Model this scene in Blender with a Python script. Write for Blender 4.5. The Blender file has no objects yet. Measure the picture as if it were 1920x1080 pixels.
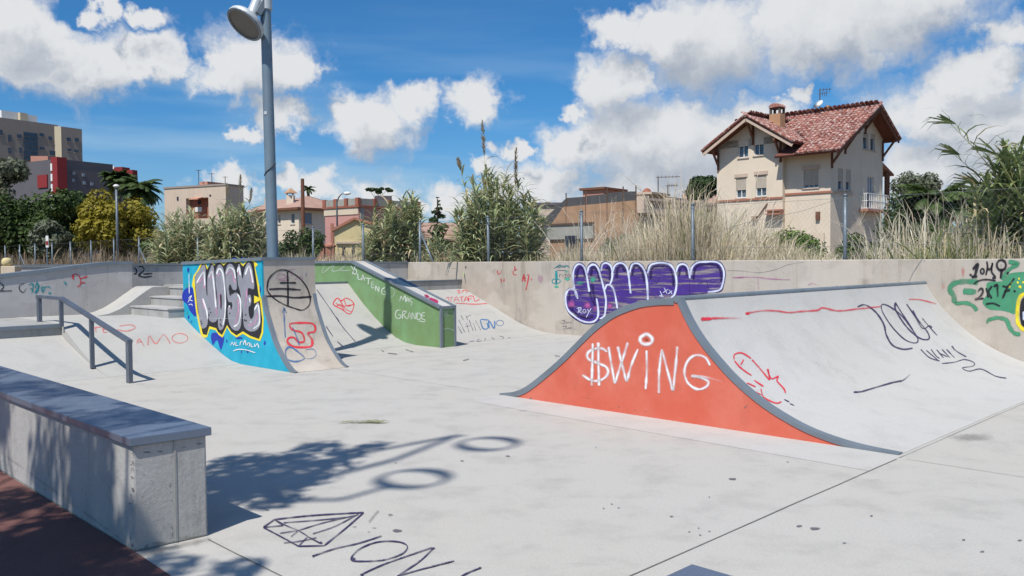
import bpy, bmesh, math, random
from mathutils import Vector, Matrix, noise
from mathutils.bvhtree import BVHTree
from mathutils.geometry import tessellate_polygon

rnd = random.Random(7)
sc = bpy.context.scene
COL = sc.collection
rad = math.radians

# ------------------------------------------------------------------ camera
EYE = Vector((0.0, 0.0, 1.6))
FPX = 1600.0                      # focal length in photo pixels (1920 wide)
ROT = Matrix.Rotation(rad(90 - 1.86), 3, 'X') @ Matrix.Rotation(rad(-0.42), 3, 'Z')
cam_data = bpy.data.cameras.new('camera')
cam_data.sensor_width = 36.0
cam_data.lens = 36.0 * FPX / 1920.0
cam_data.clip_start = 0.05
cam_data.clip_end = 3000.0
cam = bpy.data.objects.new('camera', cam_data)
COL.objects.link(cam)
cam.matrix_world = Matrix.Translation(EYE) @ ROT.to_4x4()
sc.camera = cam

# ------------------------------------------------------------------ light
SUN_EL = rad(57.0)
SUN_TRAVEL = Vector((0.433, 0.901))           # horizontal direction in which shadows fall
SKY_STRENGTH = 0.10
SUN_STRENGTH = 5.0
sc.view_settings.view_transform = 'Standard'
sc.view_settings.look = 'None'
sc.view_settings.exposure = 0.05
sc.view_settings.gamma = 1.0
sc.view_settings.use_curve_mapping = False
sun_d = bpy.data.lights.new('sun', 'SUN')
sun_d.energy = SUN_STRENGTH
sun_d.angle = rad(0.55)
sun_d.color = (1.0, 0.955, 0.88)
sun = bpy.data.objects.new('sun', sun_d)
COL.objects.link(sun)
Ldir = Vector((SUN_TRAVEL.x * math.cos(SUN_EL), SUN_TRAVEL.y * math.cos(SUN_EL), -math.sin(SUN_EL)))
sun.rotation_euler = Ldir.to_track_quat('-Z', 'Y').to_euler()
sun.location = (-8, -18, 30)

try:
    sc.cycles.use_denoising = True
    sc.cycles.max_bounces = 4
    sc.cycles.diffuse_bounces = 2
    sc.cycles.glossy_bounces = 2
    sc.cycles.use_adaptive_sampling = True
    sc.cycles.adaptive_threshold = 0.02
    sc.cycles.transparent_max_bounces = 12
    sc.cycles.caustics_reflective = False
    sc.cycles.caustics_refractive = False
except Exception:
    pass


def px_dir(px, py):
    return ROT @ Vector(((px - 960.0) / FPX, (540.0 - py) / FPX, -1.0))


# ------------------------------------------------------------------ world: sky + clouds
def build_world():
    w = bpy.data.worlds.new('World')
    sc.world = w
    w.use_nodes = True
    nt = w.node_tree
    N, L = nt.nodes, nt.links
    N.clear()
    # puffs of the sky in the photo, in four sizes (half width in photo pixels; a puff is 1.6 times as wide as high)
    clouds = {36: [(262, 34), (196, 22), (636, 214), (470, 258), (1500, 180), (965, 278), (530, 330), (905, 320), (1082, 214), (930, 348), (765, 392)],
              66: [(555, 134), (408, 134), (522, 220), (772, 188), (885, 188), (596, 348), (430, 352), (850, 380), (1160, 58), (1880, 66), (1790, 165), (290, 108), (100, 66)],
              105: [(472, 114), (150, 120), (0, 40), (20, 110), (694, 230), (1250, 70), (1150, 150), (1070, 280), (1400, 245), (1000, 345), (1840, 140), (1730, 225), (1740, 320), (1860, 340), (1560, 330), (690, 400), (1300, 380)],
              170: [(1330, 90), (1540, 45), (1690, 0), (1240, 268), (1220, 345), (1890, 245)]}
    # node group: cloud density for a (azimuth, elevation) vector
    g = bpy.data.node_groups.new('cloud_density', 'ShaderNodeTree')
    g.interface.new_socket('Vector', in_out='INPUT', socket_type='NodeSocketVector')
    g.interface.new_socket('Density', in_out='OUTPUT', socket_type='NodeSocketFloat')
    gn, gl = g.nodes, g.links
    gi = gn.new('NodeGroupInput'); go = gn.new('NodeGroupOutput')

    def gm(op, a, b=None, cl=False):
        n = gn.new('ShaderNodeMath'); n.operation = op; n.use_clamp = cl
        for i, v in enumerate((a, b)):
            if v is None: continue
            if isinstance(v, (int, float)): n.inputs[i].default_value = v
            else: gl.new(v, n.inputs[i])
        return n.outputs[0]
    # warp
    nz = gn.new('ShaderNodeTexNoise'); nz.noise_dimensions = '2D'; nz.inputs['Scale'].default_value = 12.0; nz.inputs['Detail'].default_value = 4.5; nz.inputs['Roughness'].default_value = 0.55
    gl.new(gi.outputs[0], nz.inputs['Vector'])
    sc_ = gn.new('ShaderNodeVectorMath'); sc_.operation = 'MULTIPLY'; gl.new(gi.outputs[0], sc_.inputs[0]); sc_.inputs[1].default_value = (1.0, 1.6, 0)
    cur = None
    for rx, lst in clouds.items():
        best = None
        for (cx, cy) in lst:
            d = px_dir(cx, cy).normalized()
            az, el = math.atan2(d.x, d.y), math.asin(d.z)
            m = gn.new('ShaderNodeVectorMath'); m.operation = 'DISTANCE'
            gl.new(sc_.outputs[0], m.inputs[0]); m.inputs[1].default_value = (az, el * 1.6, 0)
            best = m.outputs['Value'] if best is None else gm('MINIMUM', best, m.outputs['Value'])
        best = gm('MULTIPLY', best, FPX / rx)
        cur = best if cur is None else gm('MINIMUM', cur, best)
    blob = gm('SUBTRACT', 1.0, cur)
    blob = gm('MAXIMUM', blob, -0.75)
    blob = gm('MAXIMUM', blob, gm('MULTIPLY', blob, 2.0))
    # the same kind of cumulus goes on over the rest of the sky
    sep = gn.new('ShaderNodeSeparateXYZ'); gl.new(gi.outputs[0], sep.inputs[0])
    az_out = gm('MULTIPLY', gm('SUBTRACT', gm('ABSOLUTE', sep.outputs[0]), 0.60), 8.0, True)
    el_out = gm('MULTIPLY', gm('SUBTRACT', sep.outputs[1], 0.34), 8.0, True)
    outm = gm('MAXIMUM', az_out, el_out)
    nb = gn.new('ShaderNodeTexNoise'); nb.noise_dimensions = '2D'; nb.inputs['Scale'].default_value = 4.0; nb.inputs['Detail'].default_value = 3.0
    gl.new(gi.outputs[0], nb.inputs['Vector'])
    far = gm('MULTIPLY', gm('SUBTRACT', nb.outputs['Fac'], 0.60), 5.0)
    far = gm('ADD', far, gm('MULTIPLY', gm('SUBTRACT', outm, 1.0), 3.0))
    blob = gm('MAXIMUM', blob, far)
    t = gm('ADD', blob, gm('MULTIPLY', gm('SUBTRACT', nz.outputs['Fac'], 0.5), 1.9))
    gl.new(t, go.inputs[0])

    def m2(op, a, b=None, cl=False):
        n = N.new('ShaderNodeMath'); n.operation = op; n.use_clamp = cl
        for i, v in enumerate((a, b)):
            if v is None: continue
            if isinstance(v, (int, float)): n.inputs[i].default_value = v
            else: L.new(v, n.inputs[i])
        return n.outputs[0]

    def smooth(v, lo, hi, a=0.0, b=1.0):
        n = N.new('ShaderNodeMapRange'); n.interpolation_type = 'SMOOTHSTEP'
        L.new(v, n.inputs['Value'])
        n.inputs['From Min'].default_value = lo; n.inputs['From Max'].default_value = hi
        n.inputs['To Min'].default_value = a; n.inputs['To Max'].default_value = b
        return n.outputs[0]
    tc = N.new('ShaderNodeTexCoord')
    sp = N.new('ShaderNodeSeparateXYZ'); L.new(tc.outputs['Generated'], sp.inputs[0])
    az = m2('ARCTAN2', sp.outputs[0], sp.outputs[1]); el = m2('ARCSINE', sp.outputs[2])
    cb = N.new('ShaderNodeCombineXYZ'); L.new(az, cb.inputs[0]); L.new(el, cb.inputs[1])

    # shared warp so that the puffs get ragged cauliflower outlines
    wz = N.new('ShaderNodeTexNoise'); wz.noise_dimensions = '2D'; wz.inputs['Scale'].default_value = 26.0; wz.inputs['Detail'].default_value = 4.0; wz.inputs['Roughness'].default_value = 0.6
    L.new(cb.outputs[0], wz.inputs['Vector'])
    ws = N.new('ShaderNodeVectorMath'); ws.operation = 'MULTIPLY_ADD'
    L.new(wz.outputs['Color'], ws.inputs[0]); ws.inputs[1].default_value = (0.075, 0.05, 0); ws.inputs[2].default_value = (-0.0375, -0.025, 0)
    wa = N.new('ShaderNodeVectorMath'); wa.operation = 'ADD'; L.new(cb.outputs[0], wa.inputs[0]); L.new(ws.outputs[0], wa.inputs[1])

    def dens(off):
        a = N.new('ShaderNodeVectorMath'); a.operation = 'ADD'; L.new(wa.outputs[0], a.inputs[0]); a.inputs[1].default_value = off
        q = N.new('ShaderNodeGroup'); q.node_tree = g; L.new(a.outputs[0], q.inputs[0])
        return q.outputs[0]
    d0 = dens((0, 0, 0)); d1 = dens((-0.014, 0.036, 0))
    cover = smooth(d0, -0.22, 1.0)
    lit = smooth(m2('ADD', m2('MULTIPLY', d1, 0.62), m2('MULTIPLY', m2('SUBTRACT', d1, d0), 0.55)), -0.55, 2.1)
    sky = N.new('ShaderNodeTexSky'); sky.sky_type = 'NISHITA'; sky.sun_disc = False
    sky.sun_elevation = SUN_EL; sky.sun_rotation = math.atan2(-SUN_TRAVEL.x, -SUN_TRAVEL.y)
    sky.altitude = 50; sky.air_density = 1.0; sky.dust_density = 0.6; sky.ozone_density = 3.0
    tint = N.new('ShaderNodeMix'); tint.data_type = 'RGBA'; tint.blend_type = 'MULTIPLY'
    tint.inputs['Factor'].default_value = 1.0
    L.new(sky.outputs[0], tint.inputs['A']); hz = N.new('ShaderNodeMix'); hz.data_type = 'RGBA'; L.new(smooth(el, 0.0, 0.20), hz.inputs['Factor'])
    hz.inputs['A'].default_value = (0.62, 0.84, 1.10, 1); hz.inputs['B'].default_value = (0.29, 0.72, 1.06, 1)
    L.new(hz.outputs['Result'], tint.inputs['B'])
    # thin high wisps
    wm = N.new('ShaderNodeMapping'); wm.inputs['Scale'].default_value = (3.0, 26.0, 1); wm.inputs['Rotation'].default_value = (0, 0, -0.10)
    L.new(cb.outputs[0], wm.inputs[0])
    wn = N.new('ShaderNodeTexNoise'); wn.noise_dimensions = '2D'; wn.inputs['Scale'].default_value = 1.0; wn.inputs['Detail'].default_value = 4.0
    L.new(wm.outputs[0], wn.inputs['Vector'])
    wisp = m2('MULTIPLY', smooth(wn.outputs['Fac'], 0.42, 0.78), smooth(el, 0.30, 0.08, 0.04, 0.50))
    k = 1.0 / SKY_STRENGTH
    cc = N.new('ShaderNodeMix'); cc.data_type = 'RGBA'
    L.new(lit, cc.inputs['Factor'])
    cc.inputs['A'].default_value = (0.73 * k, 0.745 * k, 0.765 * k, 1)
    cc.inputs['B'].default_value = (0.37 * k, 0.42 * k, 0.50 * k, 1)
    a = N.new('ShaderNodeMix'); a.data_type = 'RGBA'; L.new(wisp, a.inputs['Factor'])
    L.new(tint.outputs['Result'], a.inputs['A']); a.inputs['B'].default_value = (0.40 * k, 0.58 * k, 0.74 * k, 1)
    b = N.new('ShaderNodeMix'); b.data_type = 'RGBA'; L.new(cover, b.inputs['Factor'])
    L.new(a.outputs['Result'], b.inputs['A']); L.new(cc.outputs['Result'], b.inputs['B'])
    bg = N.new('ShaderNodeBackground'); bg.inputs['Strength'].default_value = SKY_STRENGTH
    L.new(b.outputs['Result'], bg.inputs['Color'])
    w.cycles.sampling_method = 'NONE'
    out = N.new('ShaderNodeOutputWorld'); L.new(bg.outputs[0], out.inputs[0])


build_world()

# ------------------------------------------------------------------ coordinates
S2 = math.sqrt(2.0)


class Frame:
    """plan axes: s along e1, t along e2, z up"""
    def __init__(self, o, e1, e2):
        self.o = Vector((o[0], o[1], 0)); self.e1 = Vector((e1[0], e1[1], 0)).normalized(); self.e2 = Vector((e2[0], e2[1], 0)).normalized()

    def P(self, s, t, z):
        return self.o + self.e1 * s + self.e2 * t + Vector((0, 0, z))

    def on_t(self, px, py, t):
        """photo point on the vertical plane t = const -> (s, z)"""
        d = px_dir(px, py); n = self.e2
        k = ((self.o + n * t - EYE).dot(n)) / d.dot(n)
        p = EYE + d * k
        return (p - self.o).dot(self.e1), p.z

    def on_s(self, px, py, s):
        d = px_dir(px, py); n = self.e1
        k = ((self.o + n * s - EYE).dot(n)) / d.dot(n)
        p = EYE + d * k
        return (p - self.o).dot(self.e2), p.z


PARK = Frame((0, 0), (1, 1), (-1, 1))       # s = a (right-back), t = b (left-back)
AB = PARK.P


def at_y(px, py, Y):
    d = px_dir(px, py)
    return EYE + d * (Y / d.y)


# ------------------------------------------------------------------ materials
def lin(c):
    c = c / 255.0
    return c / 12.92 if c <= 0.04045 else ((c + 0.055) / 1.055) ** 2.4


def rgb(r, g, b, k=1.0):
    return (lin(r) * k, lin(g) * k, lin(b) * k, 1)


class NT:
    def __init__(self, name):
        self.m = bpy.data.materials.new(name); self.m.use_nodes = True
        self.t = self.m.node_tree; self.t.nodes.clear()
        self.out = self.n('ShaderNodeOutputMaterial')
        self.pos = self.n('ShaderNodeNewGeometry').outputs['Position']

    def n(self, k):
        return self.t.nodes.new(k)

    def l(self, a, b):
        self.t.links.new(a, b)

    def noise(self, scale, detail=4, rough=0.55, stretch=None, vec=None):
        v = vec or self.pos
        if stretch:
            mp = self.n('ShaderNodeMapping'); mp.inputs['Scale'].default_value = stretch
            self.l(v, mp.inputs[0]); v = mp.outputs[0]
        n = self.n('ShaderNodeTexNoise'); n.inputs['Scale'].default_value = scale; n.inputs['Detail'].default_value = detail
        n.inputs['Roughness'].default_value = rough
        self.l(v, n.inputs['Vector'])
        return n.outputs['Fac']

    def ramp(self, f, lo, hi, a=0.0, b=1.0):
        n = self.n('ShaderNodeMapRange'); n.interpolation_type = 'SMOOTHSTEP'
        self.l(f, n.inputs['Value'])
        n.inputs['From Min'].default_value = lo; n.inputs['From Max'].default_value = hi
        n.inputs['To Min'].default_value = a; n.inputs['To Max'].default_value = b
        return n.outputs[0]

    def mix(self, f, a, b, mode='MIX'):
        n = self.n('ShaderNodeMix'); n.data_type = 'RGBA'; n.blend_type = mode
        for k, v in (('Factor', f), ('A', a), ('B', b)):
            if isinstance(v, (int, float)): n.inputs[k].default_value = v
            elif isinstance(v, tuple): n.inputs[k].default_value = v
            else: self.l(v, n.inputs[k])
        return n.outputs['Result']

    def math(self, op, a, b=None, cl=False):
        n = self.n('ShaderNodeMath'); n.operation = op; n.use_clamp = cl
        for i, v in enumerate((a, b)):
            if v is None: continue
            if isinstance(v, (int, float)): n.inputs[i].default_value = v
            else: self.l(v, n.inputs[i])
        return n.outputs[0]

    def bsdf(self, col, rough=0.8, metal=0.0, bump=None, bump_k=0.1, bump_d=0.02, spec=0.4):
        p = self.n('ShaderNodeBsdfPrincipled')
        for k, v in (('Base Color', col), ('Roughness', rough), ('Metallic', metal)):
            if isinstance(v, (int, float)): p.inputs[k].default_value = v
            elif isinstance(v, tuple): p.inputs[k].default_value = v
            else: self.l(v, p.inputs[k])
        p.inputs['Specular IOR Level'].default_value = spec
        if bump is not None:
            b = self.n('ShaderNodeBump'); b.inputs['Strength'].default_value = bump_k; b.inputs['Distance'].default_value = bump_d
            self.l(bump, b.inputs['Height']); self.l(b.outputs[0], p.inputs['Normal'])
        return p

    def done(self, p):
        self.l(p.outputs[0], self.out.inputs[0]); return self.m


def sc_col(c, k):
    return (c[0] * k, c[1] * k, c[2] * k, 1)


def concrete(name, col, stain=0.5, streak=False, rough=0.85, warm=None, big=0.35, bump_k=0.25):
    t = NT(name)
    warm = warm or (col[0] * 0.9, col[1] * 0.84, col[2] * 0.74, 1)
    n1 = t.ramp(t.noise(big, 5, 0.6), 0.38, 0.68)
    n2 = t.ramp(t.noise(2.3, 6, 0.65), 0.45, 0.72)
    n3 = t.noise(70, 3, 0.7)
    c = t.mix(t.math('MULTIPLY', n1, 0.55), col, warm)
    c = t.mix(t.math('MULTIPLY', n2, stain * 0.55), c, sc_col(col, 0.62))
    sm = t.ramp(t.noise(1.1, 6, 0.7, (1, 3.2, 1)), 0.58, 0.76)
    c = t.mix(t.math('MULTIPLY', sm, stain * 0.5), c, sc_col(col, 0.55))
    if streak:
        st = t.ramp(t.noise(1.0, 5, 0.7, (5, 5, 0.35)), 0.5, 0.72)
        c = t.mix(t.math('MULTIPLY', st, 0.65), c, sc_col(warm, 0.58))
        bl = t.ramp(t.noise(0.9, 3, 0.5, (1, 1, 1.6)), 0.55, 0.62)
        c = t.mix(t.math('MULTIPLY', bl, 0.5), c, sc_col(col, 1.22))
        pits = t.ramp(t.noise(11, 2, 0.5), 0.70, 0.74)
        c = t.mix(t.math('MULTIPLY', pits, 0.5), c, sc_col(col, 0.35))
    c = t.mix(0.09, c, t.ramp(n3, 0.2, 0.8), 'OVERLAY')
    h = t.math('ADD', t.math('MULTIPLY', t.noise(28, 5, 0.7), 0.6), t.math('MULTIPLY', n2, 0.5))
    return t.done(t.bsdf(c, rough, 0, h, bump_k, 0.012, 0.3))


def painted(name, col, wear=0.4, under=(0.42, 0.41, 0.38, 1), rough=0.6):
    t = NT(name)
    n1 = t.ramp(t.noise(1.6, 6, 0.65), 0.35, 0.75)
    c = t.mix(t.math('MULTIPLY', n1, 0.6), col, (min(1, col[0] * 1.08 + .03), min(1, col[1] * 1.35 + .05), min(1, col[2] * 1.4 + .05), 1))
    n4 = t.ramp(t.noise(4.0, 5, 0.6, (1, 1, 0.5)), 0.5, 0.75)
    c = t.mix(t.math('MULTIPLY', n4, 0.3), c, sc_col(col, 0.72))
    n2 = t.ramp(t.noise(16, 6, 0.75), 0.66, 0.72)
    c = t.mix(t.math('MULTIPLY', n2, wear), c, under)
    return t.done(t.bsdf(c, rough, 0, t.noise(35, 5, 0.7), 0.2, 0.008, 0.35))


def metal(name, col, rough=0.45, metallic=0.75, wear=0.5, scratch=True):
    t = NT(name)
    n1 = t.ramp(t.noise(3.0, 6, 0.65), 0.35, 0.7)
    c = t.mix(t.math('MULTIPLY', n1, wear), col, sc_col(col, 0.6))
    n2 = t.ramp(t.noise(22, 5, 0.7), 0.62, 0.75)
    c = t.mix(t.math('MULTIPLY', n2, 0.25 * wear), c, (0.30, 0.27, 0.24, 1))
    r = t.ramp(t.noise(6, 5, 0.6), 0.3, 0.7, rough * 0.75, min(1, rough * 1.3))
    return t.done(t.bsdf(c, r, metallic, t.noise(40, 4, 0.6), 0.06, 0.004, 0.5))


def plain(name, col, rough=0.8, var=0.25, scale=2.0, metallic=0.0, streak=0.0):
    t = NT(name)
    n1 = t.ramp(t.noise(scale, 5, 0.62), 0.35, 0.7)
    c = t.mix(t.math('MULTIPLY', n1, var), col, sc_col(col, 0.55))
    if streak:
        st = t.ramp(t.noise(0.8, 5, 0.7, (3, 3, 0.25)), 0.48, 0.72)
        c = t.mix(t.math('MULTIPLY', st, streak), c, sc_col(col, 0.45))
    return t.done(t.bsdf(c, rough, metallic, t.noise(scale * 12, 4, 0.6), 0.15, 0.01, 0.35))


def glass(name, col=(0.05, 0.07, 0.09, 1)):
    t = NT(name)
    n = t.ramp(t.noise(1.5, 3), 0.4, 0.6)
    return t.done(t.bsdf(t.mix(n, col, sc_col(col, 1.8)), 0.08, 0, None, 0, 0, 0.8))


def leafy(name, c1, c2, rough=0.6, trans=0.25, dry=None, dry_k=0.0):
    t = NT(name)
    g = t.n('ShaderNodeNewGeometry')
    r = g.outputs['Random Per Island']
    c = t.mix(r, c1, c2)
    n = t.ramp(t.noise(0.9, 3), 0.35, 0.65)
    c = t.mix(t.math('MULTIPLY', n, 0.45), c, sc_col(c1, 0.6))
    if dry:
        h = t.math('FRACT', t.math('MULTIPLY', r, 17.31))
        c = t.mix(t.ramp(h, 1 - dry_k - 0.02, 1 - dry_k + 0.02), c, dry)
    p = t.bsdf(c, rough, 0, None, 0, 0, 0.3)
    tr = t.n('ShaderNodeBsdfTranslucent'); t.l(c, tr.inputs['Color'])
    ms = t.n('ShaderNodeMixShader'); ms.inputs[0].default_value = trans
    t.l(p.outputs[0], ms.inputs[1]); t.l(tr.outputs[0], ms.inputs[2])
    t.l(ms.outputs[0], t.out.inputs[0])
    return t.m


def spray(name, col, rough=0.55, streaky=False, solid=1.0, grain=0.25):
    """paint film: opacity from the mesh attribute 'cover' (thin at the edge of a spray line)"""
    t = NT(name)
    at = t.n('ShaderNodeAttribute'); at.attribute_name = 'cover'
    n = t.noise(30, 4, 0.7)
    f = t.math('SUBTRACT', t.math('MULTIPLY', at.outputs['Fac'], 1.0 + grain), t.math('MULTIPLY', n, grain))
    if streaky:
        s = t.ramp(t.noise(1.0, 5, 0.65, (0.9, 0.9, 15)), 0.42, 0.62, 1.0, 0.22)
        f = t.math('MULTIPLY', f, s)
    f = t.math('MULTIPLY', f, solid, True)
    c = t.mix(t.math('MULTIPLY', t.ramp(t.noise(5, 4), 0.35, 0.7), 0.3), col, (min(1, col[0] * 1.4 + .02), min(1, col[1] * 1.4 + .02), min(1, col[2] * 1.4 + .02), 1))
    p = t.bsdf(c, rough, 0, None, 0, 0, 0.3)
    tr = t.n('ShaderNodeBsdfTransparent')
    ms = t.n('ShaderNodeMixShader')
    t.l(f, ms.inputs[0]); t.l(tr.outputs[0], ms.inputs[1]); t.l(p.outputs[0], ms.inputs[2])
    t.l(ms.outputs[0], t.out.inputs[0])
    return t.m


M = {}
M['floor'] = concrete('concrete_floor', (0.438, 0.422, 0.392, 1), 0.68, warm=(0.435, 0.41, 0.365, 1))
M['ramp'] = concrete('concrete_ramp', (0.475, 0.465, 0.45, 1), 0.45, warm=(0.45, 0.435, 0.40, 1))
M['apron'] = concrete('concrete_apron', (0.465, 0.45, 0.43, 1), 0.5, warm=(0.45, 0.43, 0.395, 1))
M['bank'] = concrete('concrete_bank', (0.415, 0.405, 0.385, 1), 0.5, warm=(0.41, 0.395, 0.355, 1))
M['wall'] = concrete('concrete_wall', (0.45, 0.405, 0.355, 1), 0.75, True, warm=(0.44, 0.37, 0.295, 1), big=0.6)
M['wall_grey'] = concrete('concrete_wall_grey', (0.43, 0.415, 0.405, 1), 0.7, True, warm=(0.41, 0.385, 0.365, 1), big=0.7)
M['ledge'] = concrete('concrete_ledge', (0.42, 0.41, 0.39, 1), 0.75, True, warm=(0.40, 0.38, 0.34, 1), big=0.8, bump_k=0.5)
M['step'] = concrete('concrete_step', (0.36, 0.36, 0.35, 1), 0.7, True, big=0.8)
M['redfloor'] = concrete('red_asphalt', (0.15, 0.068, 0.060, 1), 0.7, warm=(0.20, 0.10, 0.085, 1), bump_k=0.6)
M['steel'] = metal('galvanised_steel', (0.30, 0.35, 0.42, 1), 0.42, 0.55)
M['steel_cap'] = metal('steel_cap', (0.17, 0.21, 0.28, 1), 0.36, 0.5, 0.2)
M['steel_trim'] = metal('painted_steel_trim', (0.20, 0.235, 0.27, 1), 0.5, 0.25)
M['rail'] = metal('rail_steel', (0.13, 0.15, 0.19, 1), 0.45, 0.4)
M['lamp'] = metal('lamp_post_paint', (0.17, 0.235, 0.29, 1), 0.5, 0.2)
M['lamp_light'] = metal('lamp_casting', (0.50, 0.54, 0.56, 1), 0.5, 0.2)
M['lamp_glass'] = plain('lamp_diffuser', (0.16, 0.155, 0.14, 1), 0.35, 0.35, 5)
M['dark'] = plain('dark_rubber', (0.02, 0.022, 0.028, 1), 0.7, 0.2)
M['orange'] = painted('orange_paint', (0.60, 0.118, 0.070, 1), 0.35, (0.58, 0.25, 0.17, 1))
M['turquoise'] = painted('turquoise_paint', (0.010, 0.33, 0.47, 1), 0.2, (0.2, 0.5, 0.6, 1))
M['green'] = painted('green_paint', (0.165, 0.265, 0.112, 1), 0.5, (0.34, 0.38, 0.27, 1))
M['dirt'] = plain('dry_soil', (0.22, 0.17, 0.11, 1), 0.95, 0.4, 0.6)
M['wire'] = plain('fence_wire', (0.22, 0.23, 0.24, 1), 0.5, 0.2, 3, 0.4)
M['post'] = metal('fence_post', (0.15, 0.185, 0.215, 1), 0.5, 0.3)

# ------------------------------------------------------------------ mesh helpers
ORG = {}


def thing(name, label, cat, loc, group=None):
    o = bpy.data.objects.new(name, None)
    COL.objects.link(o)
    o.empty_display_size = 0.3
    o.location = loc
    o['label'] = label; o['category'] = cat
    if group: o['group'] = group
    ORG[o.name] = Vector(loc)
    return o


def tag(o, label=None, cat=None, group=None, kind=None):
    for k, v in (('label', label), ('category', cat), ('group', group), ('kind', kind)):
        if v: o[k] = v
    return o


class MB:
    def __init__(self):
        self.v = []; self.f = []; self.mi = []

    def poly(self, pts, mi=0):
        i = len(self.v); self.v += [Vector(p) for p in pts]
        self.f.append(list(range(i, i + len(pts)))); self.mi.append(mi); return self

    def hexa(self, p, mi=0):
        """p: 4 bottom points (ccw seen from above) then 4 top points"""
        i = len(self.v); self.v += [Vector(q) for q in p]
        for f in ((3, 2, 1, 0), (4, 5, 6, 7), (0, 1, 5, 4), (1, 2, 6, 5), (2, 3, 7, 6), (3, 0, 4, 7)):
            self.f.append([i + k for k in f]); self.mi.append(mi)
        return self

    def box(self, fr, s0, s1, t0, t1, z0, z1, mi=0):
        q = [fr.P(s0, t0, 0), fr.P(s1, t0, 0), fr.P(s1, t1, 0), fr.P(s0, t1, 0)]
        if (q[1] - q[0]).cross(q[2] - q[1]).z < 0: q.reverse()
        return self.hexa([p + Vector((0, 0, z0)) for p in q] + [p + Vector((0, 0, z1)) for p in q], mi)

    def prism(self, pts, off, mi=0):
        """closed polygon pts extruded by vector off"""
        off = Vector(off); n = len(pts); i = len(self.v)
        self.v += [Vector(p) for p in pts] + [Vector(p) + off for p in pts]
        nr = Vector((0, 0, 0))
        for k in range(n): nr += Vector(pts[k]).cross(Vector(pts[(k + 1) % n]))
        flip = nr.dot(off) > 0
        a = list(range(i, i + n)); b = list(range(i + n, i + 2 * n))
        if flip: a.reverse()
        else: b.reverse()
        self.f.append(a); self.f.append(b); self.mi += [mi, mi]
        for k in range(n):
            q = [i + k, i + (k + 1) % n, i + n + (k + 1) % n, i + n + k]
            if not flip: q.reverse()
            self.f.append(q); self.mi.append(mi)
        return self

    def bar(self, p, q, w, h=None, up=(0, 0, 1), mi=0):
        """rectangular bar from p to q"""
        p, q = Vector(p), Vector(q); h = h or w
        d = (q - p).normalized(); up = Vector(up)
        if abs(d.dot(up)) > 0.98: up = Vector((1, 0, 0))
        x = d.cross(up).normalized(); y = x.cross(d).normalized()
        c = [(-w / 2, -h / 2), (w / 2, -h / 2), (w / 2, h / 2), (-w / 2, h / 2)]
        i = len(self.v)
        for e in (p, q):
            for a, b in c: self.v.append(e + x * a + y * b)
        for f in ((0, 1, 2, 3), (7, 6, 5, 4), (4, 5, 1, 0), (5, 6, 2, 1), (6, 7, 3, 2), (7, 4, 0, 3)):
            self.f.append([i + k for k in f][::-1]); self.mi.append(mi)
        return self

    def tube(self, pts, radii, n=10, caps=True, mi=0):
        pts = [Vector(p) for p in pts]
        if isinstance(radii, (int, float)): radii = [radii] * len(pts)
        ref = Vector((0.31, 0.52, 0.79)); rings = []
        for k, p in enumerate(pts):
            d = (pts[min(k + 1, len(pts) - 1)] - pts[max(k - 1, 0)]).normalized()
            x = d.cross(ref)
            if x.length < 0.1: x = d.cross(Vector((1, 0, 0)))
            x.normalize(); y = d.cross(x)
            i = len(self.v)
            for j in range(n):
                a = 2 * math.pi * j / n
                self.v.append(p + x * (math.cos(a) * radii[k]) + y * (math.sin(a) * radii[k]))
            rings.append(i)
        for k in range(len(rings) - 1):
            for j in range(n):
                self.f.append([rings[k] + j, rings[k] + (j + 1) % n, rings[k + 1] + (j + 1) % n, rings[k + 1] + j]); self.mi.append(mi)
        if caps:
            self.f.append([rings[0] + j for j in range(n)][::-1]); self.f.append([rings[-1] + j for j in range(n)]); self.mi += [mi, mi]
        return self

    def lathe(self, base, axis, prof, n=20, mi=0):
        """prof: list of (radius, distance along axis)"""
        axis = Vector(axis).normalized()
        x = axis.cross(Vector((0, 0, 1)))
        if x.length < 0.05: x = axis.cross(Vector((1, 0, 0)))
        x.normalize(); y = axis.cross(x); base = Vector(base); rings = []
        for r, h in prof:
            i = len(self.v)
            for j in range(n):
                a = 2 * math.pi * j / n
                self.v.append(base + axis * h + x * (math.cos(a) * r) + y * (math.sin(a) * r))
            rings.append(i)
        for k in range(len(rings) - 1):
            for j in range(n):
                self.f.append([rings[k] + j, rings[k] + (j + 1) % n, rings[k + 1] + (j + 1) % n, rings[k + 1] + j]); self.mi.append(mi)
        self.f.append([rings[0] + j for j in range(n)][::-1]); self.f.append([rings[-1] + j for j in range(n)]); self.mi += [mi, mi]
        return self

    def build(self, name, mats, parent=None, smooth=False, bevel=0.0, label=None, origin=None, kind=None):
        if not isinstance(mats, (list, tuple)): mats = [mats]
        if parent is not None: org = ORG[parent.name]
        elif origin is not None: org = Vector(origin)
        else:
            xs = [p.x for p in self.v]; ys = [p.y for p in self.v]; zs = [p.z for p in self.v]
            org = Vector(((min(xs) + max(xs)) / 2, (min(ys) + max(ys)) / 2, min(zs)))
        me = bpy.data.meshes.new(name)
        me.from_pydata([p - org for p in self.v], [], self.f)
        for m in mats: me.materials.append(m)
        if len(mats) > 1: me.polygons.foreach_set('material_index', self.mi)
        if smooth: me.polygons.foreach_set('use_smooth', [True] * len(me.polygons))
        me.update()
        o = bpy.data.objects.new(name, me); COL.objects.link(o)
        if parent is not None: o.parent = parent
        else: o.location = org
        ORG[o.name] = org
        if smooth == 'auto':
            try: me.set_sharp_from_angle(angle=rad(40))
            except Exception: pass
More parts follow.
